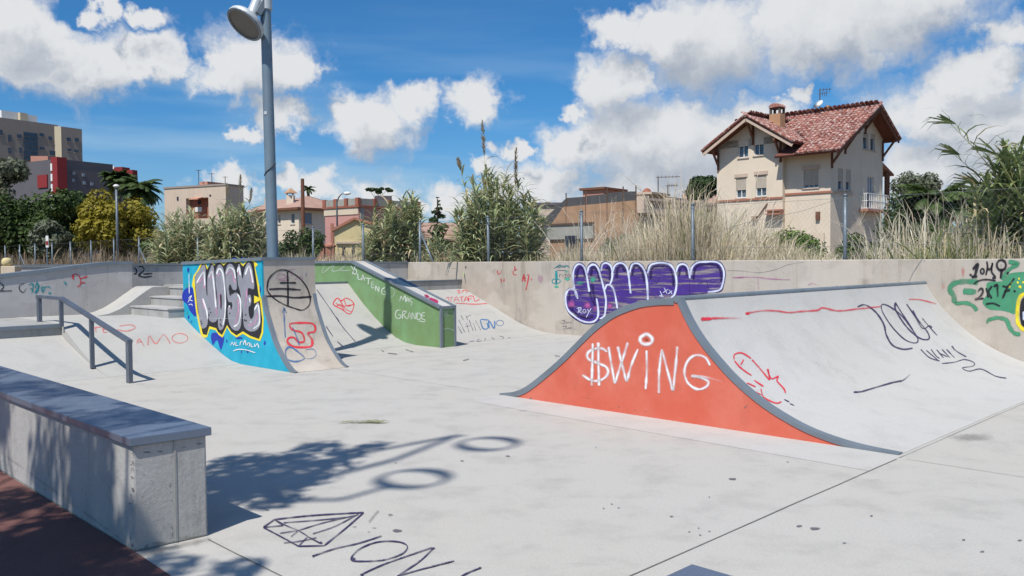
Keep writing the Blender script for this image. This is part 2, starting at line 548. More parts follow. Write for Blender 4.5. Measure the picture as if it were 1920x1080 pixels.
        if bevel:
            b = o.modifiers.new('edge_wear', 'BEVEL'); b.width = bevel; b.segments = 2; b.limit_method = 'ANGLE'; b.angle_limit = rad(35)
        if label: o['label'] = label
        if kind: o['kind'] = kind
        return o


def world_bvh(o):
    me = o.data; org = ORG[o.name]
    return BVHTree.FromPolygons([v.co + org for v in me.vertices], [list(p.vertices) for p in me.polygons])


# ------------------------------------------------------------------ paint strokes laid on real surfaces
def spline(pts, closed=False, step=2.5):
    pts = [Vector((p[0], p[1])) for p in pts]
    n = len(pts); out = []
    if n == 2 and not closed:
        m = max(2, int((pts[1] - pts[0]).length / step))
        return [pts[0].lerp(pts[1], i / m) for i in range(m + 1)]
    rng = range(n) if closed else range(n - 1)
    for i in rng:
        if closed: p0, p1, p2, p3 = pts[i - 1], pts[i], pts[(i + 1) % n], pts[(i + 2) % n]
        else: p0, p1, p2, p3 = pts[max(i - 1, 0)], pts[i], pts[i + 1], pts[min(i + 2, n - 1)]
        m = max(2, int((p2 - p1).length / step))
        for k in range(m):
            t = k / m
            out.append(0.5 * ((2 * p1) + (p2 - p0) * t + (2 * p0 - 5 * p1 + 4 * p2 - p3) * t * t + (3 * p1 - p0 - 3 * p2 + p3) * t ** 3))
    out.append(out[0].copy() if closed else pts[-1].copy())
    return out


class Paint:
    """collects spray lines and fills traced on a surface; one mesh per colour"""
    def __init__(self, surf, zoom=None):
        self.surf = surf; self.v = []; self.f = []; self.c = []
        self.z = zoom or (0, 0, 1.0)

    def m(self, p):
        return (self.z[0] + p[0] / self.z[2], self.z[1] + p[1] / self.z[2])

    def hit(self, p, off):
        r = self.surf(p[0], p[1])
        return None if r is None else r[0] + r[1] * off

    def line(self, pts, w, closed=False, off=0.004, soft=0.45, fade=0.0, c=1.0, halo=True):
        if halo and w / self.z[2] > 1.2 and c > .6 and off > .002:      # faint overspray round the line
            self.line(pts, w * 2.6, closed, off - .0009, 1.0, fade, c * .17, False)
        w = w / self.z[2]
        path = spline([self.m(p) for p in pts], closed)
        n = len(path); rows = []
        for i, p in enumerate(path):
            if closed: d = path[(i + 1) % (n - 1)] - path[(i - 1) % (n - 1)]
            else: d = path[min(i + 1, n - 1)] - path[max(i - 1, 0)]
            if d.length < 1e-6: d = Vector((1, 0))
            d.normalize(); nr = Vector((-d.y, d.x))
            k = 1.0 if closed else 1.0 - fade * (i / max(1, n - 1))
            k *= min(1.0, .86 + .5 * noise.noise(Vector((p.x * .05, p.y * .05, 9.0))))
            ww = w * (0.95 + 0.34 * noise.noise(Vector((p.x * 0.11, p.y * 0.11, 3.0))))
            e = 1.0
            if not closed and (i == 0 or i == n - 1): e = 0.6
            row = []
            for q, cv in ((-0.5 - soft * .5, 0.0), (min(-.02, -0.5 + soft * .5), k), (max(.02, 0.5 - soft * .5), k), (0.5 + soft * .5, 0.0)):
                h = self.hit(p + nr * (q * ww * e), off)
                row.append((h, cv * c))
            rows.append(row)
        idx = []
        for row in rows:
            r = []
            for h, cv in row:
                if h is None: r.append(None)
                else:
                    self.v.append(h); self.c.append(cv); r.append(len(self.v) - 1)
            idx.append(r)
        for a, b in zip(idx[:-1], idx[1:]):
            for j in range(3):
                q = [a[j], a[j + 1], b[j + 1], b[j]]
                if None not in q: self.f.append(q)
        return self

    def lines(self, many, w, **k):
        for pts in many: self.line(pts, w, **k)
        return self

    def ring(self, cx, cy, rx, ry, w, tilt=0.0, **k):
        n = 12
        pts = []
        for i in range(n):
            a = 2 * math.pi * i / n
            x, y = rx * math.cos(a), ry * math.sin(a)
            pts.append((cx + x * math.cos(tilt) - y * math.sin(tilt), cy + x * math.sin(tilt) + y * math.cos(tilt)))
        return self.line(pts, w, closed=True, **k)

    def fill(self, pts, off=0.002, smooth=True, c=1.0):
        q = [self.m(p) for p in pts]
        if smooth: q = [(p.x, p.y) for p in spline(q, True, 4.0)][:-1]
        hs = [self.hit(p, off) for p in q]
        if None in hs: hs = [h for h in hs if h is not None]
        if len(hs) < 3: return self
        i = len(self.v)
        # tessellate in the picture's own plane so that concave outlines stay right
        tri = tessellate_polygon([[Vector((p[0], p[1], 0)) for p in q]]) if len(hs) == len(q) else tessellate_polygon([hs])
        self.v += hs; self.c += [c] * len(hs)
        for t in tri: self.f.append([i + k for k in t])
        return self

    def blob(self, cx, cy, rx, ry, off=0.003, c=1.0, core=0.35):
        """soft spot of spray: opaque core, thin rim"""
        n = 14
        ctr = self.hit(self.m((cx, cy)), off)
        if ctr is None: return self
        i = len(self.v); self.v.append(ctr); self.c.append(c)
        for fr_, cv in ((core, c), (1.0, 0.0)):
            for k in range(n):
                a = 2 * math.pi * k / n
                j = 0.8 + 0.4 * noise.noise(Vector((cx * .05 + math.cos(a), cy * .05 + math.sin(a), fr_)))
                h = self.hit(self.m((cx + rx * fr_ * j * math.cos(a), cy + ry * fr_ * j * math.sin(a))), off)
                self.v.append(h if h is not None else ctr); self.c.append(cv)
        for k in range(n):
            self.f.append([i, i + 1 + k, i + 1 + (k + 1) % n])
            self.f.append([i + 1 + k, i + 1 + n + k, i + 1 + n + (k + 1) % n, i + 1 + (k + 1) % n])
        return self

    def build(self, name, mat, parent, label=None):
        if not self.f: return None
        org = ORG[parent.name]
        me = bpy.data.meshes.new(name)
        me.from_pydata([p - org for p in self.v], [], self.f)
        me.materials.append(mat)
        at = me.attributes.new('cover', 'FLOAT', 'POINT')
        at.data.foreach_set('value', self.c)
        me.update()
        o = bpy.data.objects.new(name, me); COL.objects.link(o); o.parent = parent
        ORG[o.name] = org
        if label: o['label'] = label
        if not label or name in ('scribble', 'lettering_tint', 'lettering', 'tag', 'yellow_outline', 'lettering_highlight'): o['kind'] = 'stuff'
        return o


def surf_a(a):
    n = -PARK.e1

    def f(px, py):
        d = px_dir(px, py); k = ((PARK.e1 * a - EYE).dot(PARK.e1)) / d.dot(PARK.e1)
        return EYE + d * k, n
    return f


def surf_b(b):
    n = -PARK.e2

    def f(px, py):
        d = px_dir(px, py); k = ((PARK.e2 * b - EYE).dot(PARK.e2)) / d.dot(PARK.e2)
        return EYE + d * k, n
    return f


def surf_z(z):
    def f(px, py):
        d = px_dir(px, py); k = (z - EYE.z) / d.z
        return EYE + d * k, Vector((0, 0, 1))
    return f


def surf_mesh(o):
    bv = world_bvh(o)

    def f(px, py):
        d = px_dir(px, py).normalized()
        h = bv.ray_cast(EYE, d)
        if h[0] is None: return None
        n = h[1] if h[1].dot(d) < 0 else -h[1]
        return h[0], n
    return f


INK = {}
for k_, c_ in dict(white=(0.80, 0.80, 0.80, 1), black=(0.016, 0.015, 0.02, 1), purple_ink=(0.045, 0.035, 0.09, 1), red=(0.62, 0.035, 0.055, 1),
                   faded_red=(0.60, 0.16, 0.15, 1), violet=(0.050, 0.022, 0.20, 1), violet_dark=(0.022, 0.012, 0.09, 1), lilac=(0.62, 0.66, 0.86, 1),
                   teal=(0.02, 0.27, 0.30, 1), mint=(0.05, 0.40, 0.27, 1), magenta=(0.42, 0.10, 0.32, 1), leaf=(0.060, 0.25, 0.135, 1),
                   yellow=(0.80, 0.62, 0.03, 1), letter_grey=(0.25, 0.25, 0.285, 1), pink=(0.62, 0.30, 0.47, 1), navy=(0.010, 0.035, 0.34, 1),
                   blue=(0.03, 0.14, 0.34, 1), sky_blue=(0.12, 0.45, 0.62, 1), brown=(0.10, 0.035, 0.045, 1), chalk=(0.60, 0.66, 0.58, 1),
                   grime=(0.20, 0.195, 0.19, 1), maroon=(0.35, 0.02, 0.09, 1)).items():
    INK[k_] = spray('paint_' + k_, c_)
INK['violet_streaky'] = spray('paint_violet_streaky', (0.058, 0.026, 0.21, 1), streaky=True)
INK['grime'] = spray('floor_grime', (0.16, 0.155, 0.15, 1), solid=0.55, grain=0.9)
INK['white_thin'] = spray('paint_white_thin', (0.80, 0.78, 0.80, 1), solid=0.9, grain=0.45)
INK['tar'] = spray('floor_tar', (0.11, 0.105, 0.12, 1), solid=0.65, grain=0.3)
INK['chalk_thin'] = spray('paint_chalk_thin', (0.62, 0.68, 0.60, 1), solid=0.6, grain=0.7)

# ------------------------------------------------------------------ large structure: ground, decks, walls
H_DECK, H_UP, H_WALL = 0.65, 1.15, 1.57
A_WALL, B_BACK, B_LEFT = 13.7, 17.5, 16.9

g = MB()
R_ = 900
g.poly([(-R_, -R_, -0.03), (R_, -R_, -0.03), (R_, R_, -0.03), (-R_, R_, -0.03)])
tag(g.build('ground', M['dirt'], origin=(0, 0, 0)), kind='structure')

g = MB()
g.poly([AB(-9, -12, 0), AB(A_WALL + .1, -12, 0), AB(A_WALL + .1, B_BACK + .1, 0), AB(-9, B_BACK + .1, 0)])
floor = tag(g.build('skatepark_floor', M['floor'], origin=(0, 0, 0)), kind='structure')

# paler strip of newer concrete along the painted side of the ramp
g = MB()
g.poly([AB(6.38, 2.61, .002), AB(7.06, 2.61, .002), AB(7.06, 7.2, .002), AB(6.7, 7.35, .002), AB(6.5, 7.1, .002)])
g.build('apron_strip', M['apron'], floor)

g = MB()
g.poly([AB(-9, 3.0, .004), AB(1.77, 3.0, .004), AB(1.82, 4.72, .004), AB(1.83, 9.0, .004), AB(1.9, 20, .004), AB(-9, 20, .004)])
tag(g.build('red_asphalt_path', M['redfloor'], origin=(0, 0, 0)), kind='structure')

# saw-cut joints between the floor slabs (thin dark grooves)
jm = plain('joint_dirt', (0.19, 0.185, 0.17, 1), 0.95, 0.5, 4)


def joint(p, q, w=0.012, wob=0.006):
    b = MB(); p, q = Vector(p), Vector(q); d = (q - p); n = max(2, int(d.length / 0.35)); x = Vector((-d.y, d.x, 0)).normalized()
    prev = None
    for i in range(n + 1):
        c = p + d * (i / n) + x * (noise.noise(Vector((i * .7, p.x, p.y))) * wob)
        ww = w * (0.7 + 0.6 * abs(noise.noise(Vector((i * .9, p.y, 4)))))
        cur = (c - x * ww / 2 + Vector((0, 0, .0045)), c + x * ww / 2 + Vector((0, 0, .0045)))
        if prev: b.poly([prev[0], prev[1], cur[1], cur[0]])
        prev = cur
    return b.build('joint', jm, floor)


joint(AB(-2, 2.6, 0), AB(6.9, 2.6, 0), 0.010)
joint(AB(6.95, 2.6, 0), AB(13.6, 2.6, 0), 0.005)
joint(AB(2.2, 4.70, 0), AB(2.16, -6, 0), 0.010)
joint(AB(6.95, 2.55, 0), AB(6.95, -6, 0), 0.007)
joint(AB(7.1, 7.7, 0), AB(7.1, 10.8, 0), 0.006)
joint(AB(7.2, 11.0, 0), AB(13.6, 11.0, 0), 0.006)

# terrain behind the perimeter wall, rising gently to the houses
TA0 = 14.02


def terr_z(x, y):
    a = (x + y) / S2
    d = max(0.0, a - TA0)
    z = 0.95 + 0.022 * d + 0.10 * noise.noise(Vector((x * .25, y * .25, 0))) + 0.05 * noise.noise(Vector((x * .9, y * .9, 2)))
    if d > 60: z = min(z, 2.4)
    return z


g = MB()
na, nb = 60, 90
gv = []
for i in range(na + 1):
    a = TA0 + 110 * (i / na) ** 1.7
    for j in range(nb + 1):
        b = -60 + 230 * j / nb
        p = AB(a, b, 0); gv.append(Vector((p.x, p.y, terr_z(p.x, p.y))))
g.v = gv
for i in range(na):
    for j in range(nb):
        k = i * (nb + 1) + j
        g.f.append([k, k + nb + 1, k + nb + 2, k + 1]); g.mi.append(0)
tag(g.build('terrain', M['dirt'], smooth=True, origin=(0, 0, 0)), kind='structure')

# perimeter wall along a = 13.7
g = MB()
g.box(PARK, A_WALL, A_WALL + .3, -3, 36, -.02, H_WALL)
wall = g.build('perimeter_wall', M['wall'], bevel=0.012)
tag(wall, 'long low weathered concrete wall with purple bubble lettering below the fence', 'wall')

# back wall of the upper deck
g = MB()
g.box(PARK, 6.51, A_WALL - .003, B_BACK, B_BACK + .25, -.02, H_WALL - .02)
backwall = g.build('deck_back_wall', M['wall_grey'], bevel=0.01)
tag(backwall, 'grey concrete wall behind the three steps with black 2 sprayed on it', 'wall')
g = MB(); g.box(PARK, 6.50, A_WALL - .006, B_BACK - .03, B_BACK + .28, H_WALL - .018, H_WALL + .02)
g.build('steel_coping', M['steel_trim'], backwall)

# left wall with a gently rising steel edge
prof = [(0.5, 1.22), (3.0, 1.30), (4.23, 1.385), (4.86, 1.455), (5.47, 1.535), (5.93, 1.585), (6.2, 1.60), (6.5, 1.60)]
g = MB()
g.prism([AB(a, B_LEFT, z) for a, z in prof] + [AB(6.5, B_LEFT, 0), AB(.5, B_LEFT, 0)], PARK.e2 * .3)
leftwall = g.build('ramp_side_wall', M['wall_grey'], bevel=0.01)
tag(leftwall, 'grey concrete wall with sloping steel edge and red and teal scrawls behind handrail', 'wall')
g = MB()
for (a0, z0), (a1, z1) in zip(prof[:-1], prof[1:]):
    g.hexa([AB(a0, B_LEFT - .03, z0 - .03), AB(a1, B_LEFT - .03, z1 - .03), AB(a1, B_LEFT + .33, z1 - .03), AB(a0, B_LEFT + .33, z0 - .03),
            AB(a0, B_LEFT - .03, z0 + .035), AB(a1, B_LEFT - .03, z1 + .035), AB(a1, B_LEFT + .33, z1 + .035), AB(a0, B_LEFT + .33, z0 + .035)])
g.build('steel_coping', M['steel_trim'], leftwall)

# lower deck, bank in front of it, step
BANK = [(12.45, 0.003), (12.75, 0.03), (13.03, 0.10), (13.4, 0.225), (13.8, 0.37), (14.2, 0.53), (14.45, 0.645)]
low = thing('lower_bank', 'pale concrete bank below the deck with faded red TE AMO scrawl', 'ramp', AB(5.2, 13.5, 0))
g = MB()
g.prism([AB(4.45, b, z) for b, z in BANK] + [AB(4.45, 14.47, H_DECK), AB(4.45, B_LEFT - .003, H_DECK), AB(4.45, B_LEFT - .003, -.02), AB(4.45, 12.45, -.02)], PARK.e1 * (6.425 - 4.45))
bank_low = g.build('bank_surface', M['bank'], low, smooth='auto')
BANK2 = [(b, z * 0.74) for b, z in BANK]
g = MB()
g.prism([AB(-2.0, b, z) for b, z in BANK2] + [AB(-2, 14.453, -.02), AB(-2, 12.45, -.02)], PARK.e1 * (4.447 + 2.0))
g.build('bank_surface', M['bank'], low, smooth='auto')
g = MB()
g.box(PARK, -2, 4.446, 14.456, B_LEFT - .004, -.02, H_DECK - .003)
g.build('deck_step', M['step'], low, bevel=0.01)
g = MB()
g.box(PARK, -2, 4.44, 14.43, 14.53, H_DECK - .05, H_DECK + .006)
g.build('steel_edge', M['steel_trim'], low)

# curved transition beside the steps, rising along a
trn = [(5.55, H_DECK + .004), (5.76, .685), (5.95, .76), (6.15, .88), (6.32, 1.00), (6.48, 1.11), (6.56, H_UP)]
g = MB()
g.prism([AB(a, 16.1, z) for a, z in trn] + [AB(6.88, 16.1, H_UP), AB(6.88, 16.1, .3), AB(5.55, 16.1, .3)], PARK.e2 * (B_LEFT - .004 - 16.1))
o = g.build('transition_ramp', M['bank'], smooth='auto')
tag(o, 'small pale curved ramp between the three steps and the grey wall', 'ramp')

# three steps
st = thing('steps', 'three grey concrete steps with dark nosing left of turquoise graffiti block', 'steps', AB(6.5, 15.3, H_DECK))
for i in range(3):
    a0 = 6.15 + .36 * i
    z1 = H_DECK + (i + 1) * (H_UP - H_DECK) / 3
    b1 = 16.095 + (0.0 if i == 0 else 0.0)
    g = MB(); g.box(PARK, a0, 7.24 + .001 * i, 14.53 if i else 14.475, b1 - .002 * i, H_DECK - .02, z1 - .03)
    g.build('step', M['step'], st, bevel=0.008)
    g = MB(); g.box(PARK, a0 - .015, a0 + .36 if i < 2 else 7.24, 14.53 if i else 14.465, b1 - .003, z1 - .028, z1)
    g.build('nosing', M['wall_grey'], st)

# upper deck with bank on each side of the green ledge
BANKU = [(12.75, 0.003), (13.07, 0.03), (13.38, 0.115), (13.74, 0.29), (14.1, 0.51), (14.39, 0.70), (14.98, H_UP)]
upl = thing('upper_bank', 'pale concrete bank left of the green ledge with red scribble', 'ramp', AB(8.8, 14, 0))
g = MB()
g.prism([AB(7.352, b, z) for b, z in BANKU] + [AB(7.352, B_BACK - .004, H_UP), AB(7.352, B_BACK - .004, -.02), AB(7.352, 12.75, -.02)], PARK.e1 * (10.148 - 7.352))
bank_up = g.build('bank_surface', M['bank'], upl, smooth='auto')
g = MB(); g.box(PARK, 7.36, 10.14, 14.97, 15.03, H_UP - .01, H_UP + .035)
g.build('steel_edge', M['steel_trim'], upl)

upr = thing('wall_bank', 'pale concrete bank between green ledge and wall with red and black scrawls', 'ramp', AB(12, 14, 0))
BANKR = [(12.35, 0.003), (12.7, 0.02), (13.04, 0.075), (13.5, 0.20), (14.05, 0.42), (14.7, 0.68), (15.33, 0.92)]
g = MB()
g.prism([AB(10.482, b, z) for b, z in BANKR] + [AB(10.482, 15.42, .92), AB(10.482, 15.42, -.02), AB(10.482, 12.35, -.02)], PARK.e1 * (A_WALL - .003 - 10.482))
bank_r = g.build('bank_surface', M['bank'], upr, smooth='auto')
g = MB(); g.box(PARK, 10.484, A_WALL - .004, 15.424, B_BACK - .004, -.02, H_UP - .03)
g.build('deck_step', M['step'], upr, bevel=0.01)
g = MB(); g.box(PARK, 10.485, A_WALL - .005, 15.40, 15.5, H_UP - .028, H_UP)
g.build('steel_edge', M['steel_trim'], upr)

# ------------------------------------------------------------------ quarter pipe with orange side
LEFT_P = [(7.27, 0.006), (7.05, 0.045), (6.84, 0.125), (6.59, 0.285), (6.40, 0.42), (6.23, 0.55), (6.05, 0.70), (5.86, 0.855), (5.70, 0.965), (5.55, 1.05), (5.38, 1.115), (5.21, 1.165), (5.0, 1.195), (4.80, 1.205)]
RIGHT_P = [(4.74, 1.205), (4.66, 1.055), (4.56, 0.905), (4.45, 0.775), (4.32, 0.645), (4.17, 0.51), (4.0, 0.385), (3.82, 0.275), (3.63, 0.185), (3.43, 0.11), (3.2, 0.055), (2.95, 0.02), (2.64, 0.004)]
A0, A1 = 7.05, A_WALL - .004
qp = thing('quarter_pipe', 'large curved concrete skate ramp with orange side lettered SWING', 'skate ramp', AB(7.1, 4.7, 0))


def smooth_profile(p, n=4):
    out = []
    for q in spline(p, False, 0.06): out.append((q.x, q.y))
    return out


LP, RP = smooth_profile(LEFT_P), smooth_profile(RIGHT_P)
# riding surface: the concave side, a solid of its own
g = MB()
g.prism([AB(A0 + .05, b, z) for b, z in RP] + [AB(A0 + .05, 2.64, -.02), AB(A0 + .05, 4.74, -.02)], PARK.e1 * (A1 - A0 - .05))
ride = g.build('riding_surface', M['ramp'], qp, smooth='auto')
g = MB()
g.prism([AB(A0 + .05, b, z) for b, z in LP] + [AB(A0 + .05, 4.742, 1.2), AB(A0 + .05, 4.742, -.02), AB(A0 + .05, 7.27, -.02)], PARK.e1 * (A1 - A0 - .05))
g.build('roll_in_surface', M['ramp'], qp, smooth='auto')
g = MB()
g.prism([AB(A0, b, z - .012) for b, z in LP[3:]] + [AB(A0, b, z - .012) for b, z in RP[:-6]] + [AB(A0, RP[-7][0] - .05, -.01), AB(A0, 7.15, -.01)], PARK.e1 * .048)
side = g.build('side_panel', M['orange'], qp, label='flat orange painted side of the ramp')
# steel strip on the edge of both curves (profile band seen from the side and from above)


def edge_strip(P, w_face, w_top, name='edge_trim'):
    b = MB()
    for i in range(len(P) - 1):
        (b0, z0), (b1, z1) = P[i], P[i + 1]
        def nrm(k):
            p, q = P[max(k - 1, 0)], P[min(k + 1, len(P) - 1)]
            d = Vector((q[0] - p[0], q[1] - p[1])).normalized()
            n = Vector((d.y, -d.x))
            return n if n.y > 0 else -n
        n0, n1 = nrm(i), nrm(i + 1)
        def pt(bz, n, k, a): return AB(a, bz[0] + n.x * k, max(0.001, bz[1] + n.y * k))
        lo, hi = -w_face, 0.010
        b.hexa([pt(P[i], n0, lo, A0 - .008), pt(P[i + 1], n1, lo, A0 - .008), pt(P[i + 1], n1, lo, A0 + w_top), pt(P[i], n0, lo, A0 + w_top),
                pt(P[i], n0, hi, A0 - .008), pt(P[i + 1], n1, hi, A0 - .008), pt(P[i + 1], n1, hi, A0 + w_top), pt(P[i], n0, hi, A0 + w_top)])
    return b.build(name, M['steel_trim'], qp)


edge_strip(LP, 0.055, 0.06)
edge_strip(RP, 0.03, 0.085)
g = MB(); g.tube([AB(A0 - .01, 4.765, 1.205), AB(A1, 4.765, 1.205)], 0.034, 14)
g.build('coping', M['steel_trim'], qp, smooth='auto')

# ------------------------------------------------------------------ turquoise block with its own small quarter pipe
NA0, NA1 = 6.43, 7.35
nb_ = thing('graffiti_block', 'tall concrete block with turquoise NOSE graffiti side and steep curved front', 'skate ramp', AB(6.9, 12.6, 0))
NP = [(11.76, 1.63), (11.755, 1.30), (11.745, 1.09), (11.70, 0.93), (11.63, 0.79), (11.53, 0.61), (11.43, 0.445), (11.31, 0.305), (11.19, 0.195), (11.07, 0.10), (10.95, 0.03), (10.86, 0.005)]
NPs = [NP[0], NP[1]] + smooth_profile(NP[2:])
g = MB()
g.prism([AB(NA0 + .03, b, z) for b, z in NPs] + [AB(NA0 + .03, 10.86, -.02), AB(NA0 + .03, 14.5, -.02), AB(NA0 + .03, 14.5, 1.57)], PARK.e1 * (NA1 - NA0 - .03))
nose_body = g.build('curved_face', M['wall'], nb_, smooth='auto')
g = MB()
g.prism([AB(NA0, b, z) for b, z in NPs[:-3]] + [AB(NA0, NPs[-3][0], .002), AB(NA0, 12.5, .002), AB(NA0, 14.5, .002), AB(NA0, 14.5, 1.565)], PARK.e1 * .028)
nose_side = g.build('painted_side', M['turquoise'], nb_, label='turquoise side with grey NOSE bubble letters')
g = MB()
g.hexa([AB(NA0 - .02, 11.74, 1.625), AB(NA1 + .01, 11.74, 1.625), AB(NA1 + .01, 14.52, 1.565), AB(NA0 - .02, 14.52, 1.565),
        AB(NA0 - .02, 11.74, 1.675), AB(NA1 + .01, 11.74, 1.675), AB(NA1 + .01, 14.52, 1.615), AB(NA0 - .02, 14.52, 1.615)])
g.build('steel_cap', M['steel_trim'], nb_)
for aa in (NA0, NA1 - .05):
    g = MB()
    P = NPs[2:]
    for p, q in zip(P[:-1], P[1:]):
        g.hexa([AB(aa - .006, p[0] + .02, max(.001, p[1] - .03)), AB(aa + .055, p[0] + .02, max(.001, p[1] - .03)), AB(aa + .055, q[0] + .02, max(.001, q[1] - .03)), AB(aa - .006, q[0] + .02, max(.001, q[1] - .03)),
                AB(aa - .006, p[0] - .008, p[1] + .008), AB(aa + .055, p[0] - .008, p[1] + .008), AB(aa + .055, q[0] - .008, q[1] + .008), AB(aa - .006, q[0] - .008, q[1] + .008)])
    g.build('edge_trim', M['steel_trim'], nb_)

# ------------------------------------------------------------------ green ledge
GA0, GA1 = 10.15, 10.48
gl_ = thing('green_ledge', 'green painted sloping concrete ledge with steel edges and white lettering', 'skate ledge', AB(10.3, 12.3, 0))
GT = [(12.0, 0.75), (14.80, 1.60), (16.6, 1.60)]
g = MB()
g.prism([AB(GA0, b, z) for b, z in GT] + [AB(GA0, 16.6, -.02), AB(GA0, 12.0, -.02)], PARK.e1 * (GA1 - GA0))
g_body = g.build('painted_body', M['green'], gl_, bevel=0.006)
ledge_top = concrete('ledge_top_concrete', (0.50, 0.48, 0.46, 1), 0.6)
g = MB()
for (b0, z0), (b1, z1) in zip(GT[:-1], GT[1:]):
    g.hexa([AB(GA0 + .05, b0, z0 - .02), AB(GA1 - .05, b0, z0 - .02), AB(GA1 - .05, b1, z1 - .02), AB(GA0 + .05, b1, z1 - .02),
            AB(GA0 + .05, b0, z0 + .006), AB(GA1 - .05, b0, z0 + .006), AB(GA1 - .05, b1, z1 + .006), AB(GA0 + .05, b1, z1 + .006)])
g.build('top_surface', ledge_top, gl_)
for aa in (GA0, GA1):
    g = MB()
    for (b0, z0), (b1, z1) in zip(GT[:-1], GT[1:]):
        g.bar(AB(aa, b0 - .004, z0 - .01), AB(aa, b1, z1 - .01), .075, .05)
    g.build('edge_angle', M['steel_trim'], gl_)
    g = MB(); g.bar(AB(aa, 12.0, 0.0), AB(aa, 12.0, .745), .045, .045, up=PARK.e1)
    g.build('corner_angle', M['steel_trim'], gl_)
g = MB(); g.bar(AB(GA0, 12.0, .74), AB(GA1, 12.0, .74), .05, .05)
g.build('end_angle', M['steel_trim'], gl_)

# ------------------------------------------------------------------ foreground ledge
fl = thing('foreground_ledge', 'low concrete ledge with blue grey steel top plate beside the red path', 'skate ledge', AB(2.0, 5.5, 0))
g = MB()
g.hexa([AB(1.82, 4.79, 0), AB(2.235, 4.765, 0), AB(2.245, 12, 0), AB(1.84, 12, 0), AB(1.82, 4.79, .60), AB(2.235, 4.765, .60), AB(2.245, 12, .60), AB(1.84, 12, .60)])
fl_body = g.build('concrete_body', M['ledge'], fl, bevel=0.014)
g = MB()
g.hexa([AB(1.80, 4.77, .592), AB(2.258, 4.745, .592), AB(2.265, 12.02, .592), AB(1.815, 12.02, .592), AB(1.80, 4.77, .64), AB(2.258, 4.745, .64), AB(2.265, 12.02, .64), AB(1.815, 12.02, .64)])
g.build('steel_top', M['steel_cap'], fl, bevel=0.005)
g = MB(); g.box(PARK, 2.045, 2.057, 4.772, 4.79, .012, .592)
g.build('formwork_joint', M['step'], fl)

# low ledge whose far corner shows at the bottom edge
nl = thing('near_ledge', 'corner of a low steel topped ledge at the bottom edge', 'skate ledge', AB(2.4, 1.0, 0))
g = MB(); g.box(PARK, 2.24, 2.70, -1.8, 1.75, 0, .40); g.build('concrete_body', M['ledge'], nl, bevel=0.012)
g = MB(); g.box(PARK, 2.21, 2.73, -1.83, 1.78, .392, .45); g.build('steel_top', M['steel_cap'], nl, bevel=0.006)

# ------------------------------------------------------------------ handrail
hr = thing('handrail', 'square steel handrail running down the pale bank', 'handrail', AB(4.41, 13.5, .3))
g = MB()
pts = [AB(4.41, 15.47, 1.06), AB(4.41, 14.30, 1.06), AB(4.41, 11.60, .555)]
g.bar(pts[0], pts[1] + PARK.e2 * -.02, .07, .05); g.bar(pts[1], pts[2], .07, .05)
g.build('rail', M['rail'], hr, bevel=0.004)
for b_, z0, z1, w in ((15.40, H_DECK - .01, 1.04, .10), (14.32, H_DECK - .03, 1.04, .055), (13.02, .08, .80, .055), (11.645, 0, .55, .10)):
    g = MB(); g.bar(AB(4.41, b_, z0), AB(4.41, b_, z1), .055, w, up=PARK.e2)
    g.build('post', M['rail'], hr, bevel=0.004)

# ------------------------------------------------------------------ writing and marks
# --- orange side: $WING
z = (920, 540, 3.376); s_or = surf_a(A0)
p = Paint(s_or, z)
p.lines([[(738, 405), (705, 382), (650, 388), (615, 415), (622, 450), (680, 475), (735, 502), (742, 545), (700, 582), (640, 585), (582, 550)],
         [(648, 350), (645, 480), (641, 618)], [(683, 345), (684, 480), (688, 618)],
         [(748, 372), (765, 480), (788, 605)], [(788, 600), (830, 470), (870, 345)], [(806, 370), (832, 480), (862, 592)], [(862, 592), (895, 480), (934, 385)],
         [(988, 395), (990, 520), (982, 640)],
         [(1066, 665), (1069, 520), (1085, 388)], [(1085, 388), (1120, 520), (1155, 650)], [(1155, 650), (1172, 500), (1183, 370)],
         [(1390, 490), (1360, 440), (1300, 425), (1250, 460), (1228, 530), (1250, 600), (1310, 640), (1365, 625), (1378, 592), (1332, 566), (1270, 555)]], 16, soft=.85)
p.line([(1270, 556), (1380, 568), (1510, 605)], 17, fade=.95, soft=.7)
p.line([(988, 292), (1022, 316), (1018, 345), (985, 356), (955, 345), (950, 314)], 22, closed=True, soft=.8)
p.build('lettering', INK['white_thin'], qp, 'white sprayed letters reading $WING')
p = Paint(s_or, z)
p.blob(254, 702, 14, 12, c=1.0, core=.7); p.line([(1605, 760), (1628, 735)], 6); p.line([(805, 752), (820, 754)], 5); p.blob(1265, 878, 6, 5)
p.line([(110, 678), (300, 712), (700, 780), (1100, 850), (1500, 915), (1690, 940)], 22, soft=1.6, c=.16)
p.lines([[(380, 560), (392, 520)], [(560, 690), (640, 700)], [(900, 770), (1010, 785)], [(1290, 825), (1310, 828)]], 8, soft=1.2, c=.4)
p.build('scuff_mark', INK['grime'], qp)
